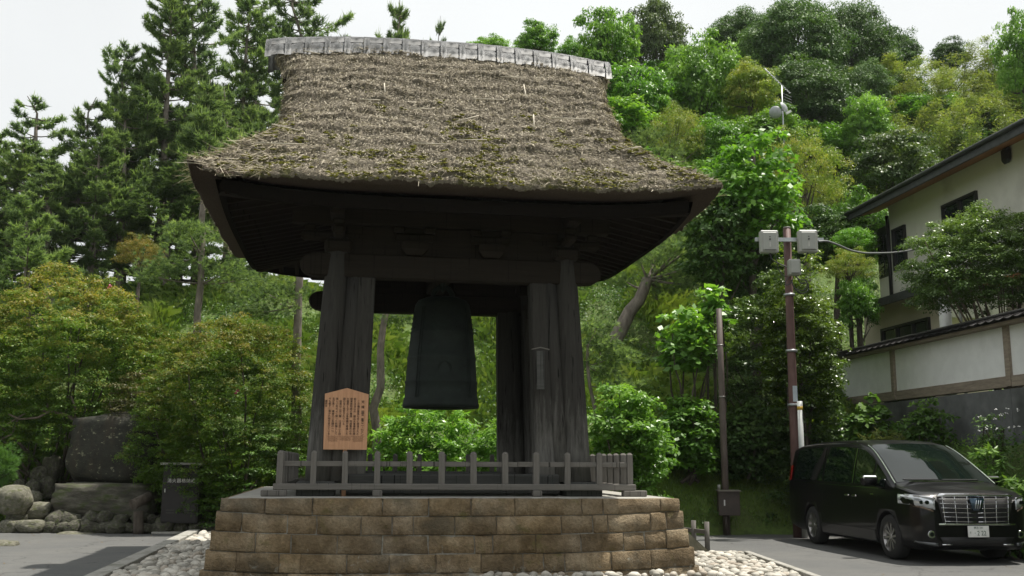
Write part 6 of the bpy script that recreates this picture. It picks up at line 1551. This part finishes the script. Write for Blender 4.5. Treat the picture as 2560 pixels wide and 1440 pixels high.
tree_px('small_maple', 'feather', 290, 420, 585, 31.5, 'small orange-tipped maple on the grassy crest under the tall pines', v1=700, mat=m_leaf('orange_tips', (.10, .14, .03), (.2, .2, .045), (.42, .28, .09), .3, .4))
# ---- shrubs behind and beside the tower
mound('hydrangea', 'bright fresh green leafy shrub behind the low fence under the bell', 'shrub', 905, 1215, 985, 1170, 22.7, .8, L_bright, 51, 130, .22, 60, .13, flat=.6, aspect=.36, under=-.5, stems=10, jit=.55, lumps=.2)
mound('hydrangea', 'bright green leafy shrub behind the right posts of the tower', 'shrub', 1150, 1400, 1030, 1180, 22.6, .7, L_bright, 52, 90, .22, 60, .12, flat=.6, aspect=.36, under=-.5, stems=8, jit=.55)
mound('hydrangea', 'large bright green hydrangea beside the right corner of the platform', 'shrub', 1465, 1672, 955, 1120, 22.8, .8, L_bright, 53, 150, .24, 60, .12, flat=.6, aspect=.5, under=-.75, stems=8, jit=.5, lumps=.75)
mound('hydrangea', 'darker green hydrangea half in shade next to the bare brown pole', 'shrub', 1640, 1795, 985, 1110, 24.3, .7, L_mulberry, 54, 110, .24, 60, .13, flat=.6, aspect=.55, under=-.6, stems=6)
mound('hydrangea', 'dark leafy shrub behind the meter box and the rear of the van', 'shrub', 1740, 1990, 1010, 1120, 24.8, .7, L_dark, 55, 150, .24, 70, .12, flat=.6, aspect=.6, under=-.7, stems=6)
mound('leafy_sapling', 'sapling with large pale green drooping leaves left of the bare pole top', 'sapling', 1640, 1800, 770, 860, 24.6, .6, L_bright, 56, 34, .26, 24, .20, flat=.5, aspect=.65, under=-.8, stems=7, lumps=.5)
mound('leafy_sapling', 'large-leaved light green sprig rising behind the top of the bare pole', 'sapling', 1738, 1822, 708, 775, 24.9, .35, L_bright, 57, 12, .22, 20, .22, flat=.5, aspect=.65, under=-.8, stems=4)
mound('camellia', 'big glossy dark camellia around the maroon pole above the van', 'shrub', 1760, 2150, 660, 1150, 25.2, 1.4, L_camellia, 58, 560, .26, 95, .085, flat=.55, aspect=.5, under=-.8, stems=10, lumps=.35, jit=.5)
mound('camellia', 'glossy yellow-tipped shrub top around the crossarm of the maroon pole', 'shrub', 1880, 2110, 640, 880, 24.3, 1.0, m_leaf('camellia_tips', (.05, .10, .012), (.12, .2, .025), (.24, .32, .05), .9, .35, .25), 59, 190, .24, 90, .085, flat=.55, aspect=.5, under=-.7, stems=6, lumps=.4)
mound('garden_tree', 'spreading camellia with thin grey limbs in front of the white house', 'tree', 2262, 2680, 520, 700, 22.7, 1.5, L_house, 60, 470, .22, 100, .065, flat=.6, aspect=.5, under=-.35, stems=0, lumps=.3, jit=.5)
T_ = [o for o in bpy.data.objects if o.name.startswith('garden_tree')][-1]
mb = MB(); g = np.random.default_rng(9); b0 = np.array(at(2515, 815, 22.9)[:]); b0[2] = 2.8
for k in range(26):
    e_ = np.array(at(g.uniform(2300, 2640), g.uniform(580, 700), 22.7 + g.normal(0, .8))[:]); m_ = b0 * .55 + e_ * .45 + g.normal(0, .2, 3) + [0, 0, -.25]; q_ = np.linspace(0, 1, 9)[:, None]
    P = (1 - q_) ** 2 * (b0 + g.normal(0, .15, 3) * [1, 1, 0]) + 2 * q_ * (1 - q_) * m_ + q_ ** 2 * e_; P = P - np.array([T_.location.x, T_.location.y, 0]); mb.tube(P, np.linspace(.045, .010, 9), 5)
mb.build('limbs', M_twig, T_, smooth=True)
# ---- named trees of the right hillside
tree_px('mulberry_tree', 'mulberry', 1735, 2005, 340, 27.5, 'bright green large-leaved tree right beside the right eave of the tower', v1=700)
tree_px('broadleaf_tree', 'mulberry', 1700, 1880, 480, 27.0, 'deep green lower tree under the bright large-leaved tree by the eave', v1=760, mat=L_dark)
tree_px('broadleaf_tree', 'broad_b', 1800, 1990, 560, 28.5, 'dark shaded tree behind the left junction box', v1=860)
tree_px('ornamental_maple', 'feather', 1880, 2125, 318, 34, 'yellow to orange tipped feathery tree below the television aerial', v1=600)
tree_px('rounded_tree', 'broad_a', 2105, 2350, 322, 36, 'round-topped mid-green tree between the orange-tipped tree and the house roof', v1=560, mat=m_leaf('mid_green', (.03, .065, .014), (.07, .13, .025), (.15, .21, .05), .5, .3))
tree_px('round_shrub', 'round_shrub', 2075, 2195, 563, 28.5, 'round glossy green shrub beside the house, above the cable', v1=650, cat='shrub', mat=L_mulberry)
tree_px('round_shrub', 'feather', 2045, 2190, 618, 27.5, 'yellow-green feathery shrub under the sagging cable', v1=740, cat='shrub', mat=L_yellow)
tree_px('round_shrub', 'broad_c', 2085, 2205, 690, 27.0, 'leafy green shrub against the foot of the white house', v1=860, cat='shrub', mat=L_mulberry)
tree_px('broadleaf_tree', 'broad_a', 2030, 2230, 470, 35, 'mid-green tree that fills the corner between the camellia and the house end', v1=760, mat=L_mulberry)
tree_px('evergreen_tree', 'broad_b', 1960, 2200, 520, 31.5, 'dark undergrowth tree in the hollow below the round-topped tree', v1=720)
tree_px('evergreen_tree', 'dome_big', 1840, 2110, -5, 56, 'huge dark dome-crowned evergreen, highest on the hill skyline', v1=300)
tree_px('evergreen_tree', 'dome_big', 1755, 1960, 28, 60, 'dark evergreen shoulder on the skyline left of the highest dome', v1=200, rz=1)
tree_px('evergreen_tree', 'dome_big', 2010, 2235, 5, 60, 'dark domed evergreen on the skyline right of the highest dome', v1=290, rz=2.2)
tree_px('evergreen_tree', 'dome_big', 1850, 2140, 150, 51, 'dark evergreen with layered lower boughs behind the television aerial', v1=420, rz=3.2)
tree_px('evergreen_tree', 'dome_big', 2090, 2230, 150, 52, 'dark evergreen flank sloping down towards the bamboo', v1=340, rz=4.2)
tree_px('evergreen_tree', 'broad_b', 2180, 2300, 75, 64, 'far small evergreen on the skyline before the bamboo', v1=220)
tree_px('evergreen_tree', 'broad_b', 2320, 2420, 100, 66, 'far dark evergreen tip between bamboo plumes', v1=200)
tree_px('broadleaf_tree', 'broad_c', 1425, 1610, 22, 47, 'light green tall leafy tree just right of the ridge end on the skyline', v1=300, mat=L_light)
tree_px('broadleaf_tree', 'broad_a', 1560, 1720, -8, 60, 'pale grey-green tree on the skyline between the light tree and the dark dome', v1=240, mat=m_leaf('greygreen', (.05, .08, .03), (.10, .15, .06), (.17, .23, .09), .3, .4))
tree_px('broadleaf_tree', 'broad_a', 1640, 1850, 78, 44, 'vivid yellow-green maple in front of the dark dome', v1=400)
tree_px('broadleaf_tree', 'broad_c', 1500, 1690, 170, 42, 'mid-green tree hugging the right verge of the thatched roof', v1=430, mat=L_mulberry)
tree_px('broadleaf_tree', 'broad_a', 1800, 1950, 150, 42.5, 'small maple with golden tips beside the vivid maple', v1=330, mat=L_yellow)
tree_px('broadleaf_tree', 'feather', 1610, 1760, 265, 37, 'yellow-green weeping tree over the right roof slope', v1=460, mat=L_yellow)
tree_px('broadleaf_tree', 'broad_a', 1700, 1870, 290, 38, 'green tree between weeping tree and aerial mast', v1=470, mat=L_mulberry)
tree_px('broadleaf_tree', 'broad_c', 1830, 2010, 270, 40, 'fresh green tree at the foot of the aerial mast', v1=400, mat=L_light)
tree_px('broadleaf_tree', 'broad_c', 1275, 1400, 58, 50, 'small light green treetop above the right half of the ridge', v1=170)
tree_px('broadleaf_tree', 'broad_a', 1160, 1290, 92, 52, 'low light green treetops just over the ridge tiles', v1=190)
tree_px('broadleaf_tree', 'broad_a', 1380, 1480, 95, 49, 'low green treetop at the right end of the ridge', v1=220, mat=L_mulberry)
tree_px('broadleaf_tree', 'broad_c', 2100, 2240, 230, 47, 'light green slope tree between the dark dome and the bamboo', v1=420, mat=L_light)
tree_px('broadleaf_tree', 'broad_a', 2480, 2640, 15, 50, 'tall open-crowned tree at the right picture edge above the house', v1=330, mat=L_light)
bb = [(2150, 2330, 140, 58, 'bamboo clump leaning over the dark dome flank'), (2230, 2400, 165, 54, 'pale bamboo clump at the middle of the grove'), (2330, 2520, 110, 57, 'bamboo plumes reaching highest against the sky'), (2420, 2600, 165, 53, 'golden-tinged bamboo clump before the edge tree'),
      (2290, 2480, 230, 47, 'yellowing bamboo clump low above the house roof'), (2180, 2350, 270, 48, 'green bamboo clump nearest the round-topped tree'), (2440, 2640, 250, 46, 'bamboo clump touching the roof line at the right edge'), (2080, 2250, 210, 56, 'bamboo plumes between evergreen and grove')]
for i, (u0, u1, v0, Y, lb) in enumerate(bb):
    tree_px('bamboo', 'bamboo%d' % (1 + i % 2), u0, u1, v0, Y, lb, cat='bamboo', rz=i * 1.3, group='bamboo grove above the house')
# filler: shrubs and trees whose crowns close the hillside
g = np.random.default_rng(21)
spots = []
for k in range(230):
    Y = g.uniform(27.5, 66); X = g.uniform(-1, 8 + Y * .52)
    if X > wallX(Y) + .3 and Y < 44: continue
    if X > 4 and Y < 31: continue
    if X < 7 and Y < 34: continue
    if any((X - a_) ** 2 + (Y - b_) ** 2 < 5.5 for a_, b_ in spots): continue
    spots.append((X, Y))
hl = ['light green small-leaved tree among the crowns that merge on the wooded hillside', 'dark evergreen tree among the crowns that merge on the wooded hillside', 'fresh green lumpy-crowned tree among the merging crowns on the hillside', 'mid-green flat-clumped tree among the merging crowns on the hillside', 'feathery yellow-green tree among the merging crowns on the hillside', 'dark lumpy-crowned tree among the merging crowns on the hillside']
kinds = [('broad_a', L_light), ('broad_b', L_dark), ('broad_c', L_mulberry), ('broad_a', L_mulberry), ('feather', L_bamboo), ('broad_c', L_dark)]
for i, (X, Y) in enumerate(spots):
    q_ = g.integers(0, len(kinds)); key, mt = kinds[q_]; lab = hl[q_]; s = g.uniform(.7, 1.1)
    plant('hillside_tree', key, lab, 'tree', X, Y, Hf(X, Y) - .5, s, s * .62, g.uniform(0, 6), 'trees merging on the hillside', mt)
# undergrowth on the banks: fern-like leaves and grass blades
def scatter_ground(n, x0, x1, y0, y1, seed, keep=None):
    g = np.random.default_rng(seed); X, Y = g.uniform(x0, x1, n), g.uniform(y0, y1, n); Z = H(X, Y); ok = Z > .06
    if keep is not None: ok &= keep(X, Y, Z)
    return X[ok], Y[ok], Z[ok], g
def nfield(X, Y, sc, off=0): return np.array([mnoise.noise(Vector((x * sc + off, y * sc, 0))) for x, y in zip(X, Y)])
X, Y, Z, g = scatter_ground(56000, -30, 22, 23.2, 42, 1, lambda X, Y, Z: (X < wallX(Y) - .1) & ((X < 2.5) | (Y > 25.2) | (Z < .8)) | (Y > 33.2) & (X < 22))
nf = nfield(X, Y, .8); k = (nf + g.normal(0, .12, len(X))) < .12; X, Y, Z, nf = X[k], Y[k], Z[k], nf[k]
n = len(X); m_ = 9; idx = np.repeat(np.arange(n), m_); P = np.stack([X, Y, Z], 1)[idx] + g.normal(0, .13, (n * m_, 3)) * [1, 1, .5] + [0, 0, .15]
V, Q = leaf_quads(P, unit(g.normal(0, .5, P.shape) + [0, -.35, .8]), .075 * g.uniform(.5, 1.5, len(P)), g, .5); r = np.clip(.45 + nf[idx] * .8 + g.normal(0, .2, len(P)), 0, 1)
link('undergrowth', mesh_np('undergrowth', V, Q, r), L_under, kind='stuff')
X, Y, Z, g = scatter_ground(300000, -30, 9, 23.3, 38, 2, lambda X, Y, Z: (X < wallX(Y) - .1) & ((X < 2.5) | (Y > 25.4)))
nf = nfield(X, Y, .55, 7); k = (nf + g.normal(0, .15, len(X))) > -.05; X, Y, Z, nf = X[k], Y[k], Z[k], nf[k]; n = len(X)
tt = g.normal(0, .55, (n, 2)); L = g.uniform(.12, .42, n) * (1 + nf); P = np.stack([X, Y, Z - .03], 1); w_ = np.stack([np.cos(g.uniform(0, 6, n)), np.sin(g.uniform(0, 6, n)), np.zeros(n)], 1) * .006
T1 = P + np.stack([tt[:, 0] * L * .3, tt[:, 1] * L * .3, L * .7], 1); T2 = P + np.stack([tt[:, 0] * L, tt[:, 1] * L, L * (.95 - .3 * np.abs(tt[:, 0]))], 1)
V = np.stack([P - w_, P + w_, T1 + w_ * .8, T2], 1).reshape(-1, 3); r = np.clip(.45 + nf * .7 + g.normal(0, .2, n), 0, 1)
link('grass', mesh_np('grass', V, np.arange(4 * n).reshape(n, 4), r), L_grass, kind='stuff')
# mown verge below the shrubs and the grass strip behind the van
X, Y, Z, g = scatter_ground(70000, 1.0, 9.5, 23.4, 26.2, 3, lambda X, Y, Z: (X < wallX(Y) - .1)); n = len(X)
P = np.stack([X, Y, Z - .01], 1); w_ = np.stack([np.cos(g.uniform(0, 6, n)), np.sin(g.uniform(0, 6, n)), np.zeros(n)], 1) * .006; L = g.uniform(.04, .12, n)
V = np.stack([P - w_, P + w_, P + np.stack([g.normal(0, .03, n), g.normal(0, .03, n), L], 1)], 1).reshape(-1, 3)
link('grass', mesh_np('grass', V, np.arange(3 * n).reshape(n, 3), np.clip(g.normal(.5, .2, n), 0, 1)), L_grass, kind='stuff')
# plants on the bank beside the van
X, Y, Z, g = scatter_ground(12000, 7.2, 12.5, 4, 27, 4, lambda X, Y, Z: (X < wallX(Y) - .02) & (X > wallX(Y) - 1.45)); n = len(X); m_ = 7; idx = np.repeat(np.arange(n), m_)
P = np.stack([X, Y, Z], 1)[idx] + g.normal(0, .10, (n * m_, 3)) + [-.05, 0, .10]
V, Q = leaf_quads(P, unit(g.normal(0, .5, P.shape) + [-.5, -.2, .7]), .075 * g.uniform(.5, 1.5, len(P)), g, .45); nf = nfield(X, Y, 1.1, 3)
link('bank_plants', mesh_np('bank_plants', V, Q, np.clip(.4 + nf[idx] * .9 + g.normal(0, .18, len(P)), 0, 1)), L_under, kind='stuff')
def weed(u0, u1, v0, v1, Y, label, mat, ls, asp, seed, nc=26, ne=34, name='weed_clump', **kw):
    return mound(name, label, 'plant', u0, u1, v0, v1, Y, .35, mat, seed, nc, .16, ne, ls, flat=.7, aspect=asp, under=-.9, stems=5, lumps=.4, **kw)
weed(2105, 2250, 990, 1095, 24.0, 'broad-leaved dark green vine clump on the bank below the first wall post', L_under, .15, .8, 71, nc=50, ne=26)
weed(2255, 2380, 985, 1085, 22.2, 'tall leafy weed clump that rises against the grey retaining wall', L_under, .12, .45, 72, nc=50)
weed(2150, 2320, 1075, 1125, 23.0, 'bright arching grass tuft just above the van roof', m_leaf('tuft', (.06, .09, .014), (.14, .18, .03), (.25, .28, .06), .3, .4), .26, .10, 73, nc=30, ne=30)
weed(2420, 2530, 1110, 1230, 18.9, 'fern clump on the bank beside the van windscreen', L_under, .16, .25, 74, nc=40)
weed(2500, 2600, 1180, 1330, 18.0, 'ferny clump low on the bank at the right picture edge', L_under, .14, .3, 75, nc=50)
weed(2440, 2520, 1032, 1095, 19.4, 'tiny white-flowered weed against the retaining wall', L_under, .06, .5, 76, nc=20)
g = np.random.default_rng(5); P = np.array([at(g.uniform(2440, 2560), g.uniform(1020, 1075), 19.0)[:] for _ in range(14)]); P = np.repeat(P, 4, 0) + g.normal(0, .012, (56, 3))
V, Q = leaf_quads(P, unit(g.normal(0, .5, P.shape) + [0, -1, .5]), np.full(56, .03), g, .8); tag(link('wild_flowers', mesh_np('wild_flowers', V, Q, g.random(56)), M_white), kind='stuff')

# ================================================================== WHITE PEBBLES ROUND THE PLATFORM
M_peb = None
m, t, b = mat_base('pebbles'); co = geo_coords(t); a = N(t, 'ShaderNodeAttribute', attribute_name='rnd'); f = noise(t, co, 30, 4)
c = ramp(t, a.outputs['Fac'], ((0, (.22, .21, .18)), (.35, (.40, .38, .33)), (.75, (.60, .57, .50)), (1, (.36, .31, .25))))
t.links.new(mixc(t, .35, c, ramp(t, f, ((.3, (.6, .6, .6)), (.7, (1.2, 1.2, 1.2)))), 'MULTIPLY'), b.inputs['Base Color']); b.inputs['Roughness'].default_value = .75; M_peb = m
g = np.random.default_rng(31)
def in_left(x, y):       # between the left kerb and the platform
    t_ = (y - A1.y) / (A2.y - A1.y); return x > A1.x + (A2.x - A1.x) * t_ + .20
PV, PQ_, PR = [], [], []; o_ = 0
ico = bmesh.new(); bmesh.ops.create_icosphere(ico, subdivisions=2, radius=1); iv2 = np.array([v_.co[:] for v_ in ico.verts]); if2 = np.array([[v_.index for v_ in f_.verts] for f_ in ico.faces]); ico.free()
cnt = 0
cell = .078
for y in np.arange(13.2, 22.4, cell):
    for x in np.arange(-7.2, 4.6, cell):
        x2, y2 = x + g.uniform(-.04, .04), y + g.uniform(-.04, .04); l = to_local((x2, y2, 0))
        if l.y < -3.15 and -3.6 < l.x < 3.5 and (l.x < .3 or l.y < -3.6 or g.random() < .3): continue
        if abs(l.x) < 3.42 and -3.25 < l.y < 3.55: continue
        if abs(l.x) < 3.3 and l.y > 0: continue
        if l.x < 0 and (not in_left(x2, y2) or y2 > 22.2): continue
        if l.x > 3.3 and (y2 > C2.y - .14 or x2 > C2.x - .13 + (C3.x - C2.x) * (y2 - C2.y) / (C3.y - C2.y)): continue
        if l.x > 3.3 and y2 < 14.2: continue
        for ly_ in range(1 + (g.random() < .45)):
            s = g.uniform(.026, .066) * (1.12 if x2 > 0 else 1.15); A = iv2 * np.array([s * g.uniform(.9, 1.5), s * g.uniform(.8, 1.1), s * g.uniform(.55, .8)]) * (1 + g.normal(0, .035, (len(iv2), 1)))
            an = g.uniform(0, 6.28); ca, sa = math.cos(an), math.sin(an); tl = g.normal(0, .3)
            A = A @ np.array([[ca, sa, 0], [-sa, ca, 0], [0, 0, 1]]) @ np.array([[1, 0, 0], [0, math.cos(tl), math.sin(tl)], [0, -math.sin(tl), math.cos(tl)]])
            PV.append(A + [x2, y2, s * .5 + ly_ * .055]); PQ_.append(if2 + o_); PR.append(np.full(len(if2), g.random())); o_ += len(iv2); cnt += 1
print('pebbles', cnt)
link('pebble_gravel', mesh_np('pebbles', np.concatenate(PV), np.concatenate(PQ_), np.concatenate(PR), smooth=True), M_peb, kind='stuff')
g = np.random.default_rng(55); n = 900; X = g.uniform(-14, 8.5, n); Y = g.uniform(13.5, 23.3, n); ok = np.array([(x < A1.x + (A2.x - A1.x) * (y - A1.y) / (A2.y - A1.y) - .2 and (y > 20 or r < .1)) or (x > 4.3 and (y > 21.5 or x > 7.9 or r < .12)) for x, y, r in zip(X, Y, g.random(n))]); X, Y = X[ok], Y[ok]
P = np.stack([X, Y, np.full(len(X), .014)], 1); V, Q = leaf_quads(P, unit(g.normal(0, .22, P.shape) + [0, 0, 1]), g.uniform(.03, .07, len(P)), g, .5)
link('leaf_litter', mesh_np('leaf_litter', V, Q, g.random(len(Q))), m_leaf('dry_leaves', (.08, .05, .025), (.17, .11, .05), (.25, .22, .06), .2, .1), kind='stuff')
for i, (X, Y, s_) in enumerate([(-34, -12, 1.0), (-25, -17, 1.1), (-15, -19, 1.0), (-5, -21, 1.15), (6, -20, 1.0), (16, -18, 1.1), (26, -13, 1.0), (-38, 2, 1.0), (33, -2, 1.05)]):  # unseen trees added behind the camera to darken reflections and frontal sky light
    plant('evergreen_tree', 'dome_big', 'unseen belt of evergreen trees added behind the camera to darken reflections', 'tree', X, Y, 0, s_, s_, i * 1.1, 'unseen trees added behind the camera')
for o in bpy.data.objects:
    if o.get('group') == 'unseen trees added behind the camera': o['kind'] = 'stuff'
haze_box()
print('tris', sum(len(me.polygons) * (2 if len(me.polygons) and me.polygons[0].loop_total == 4 else 1) for me in bpy.data.meshes if len(me.polygons)))
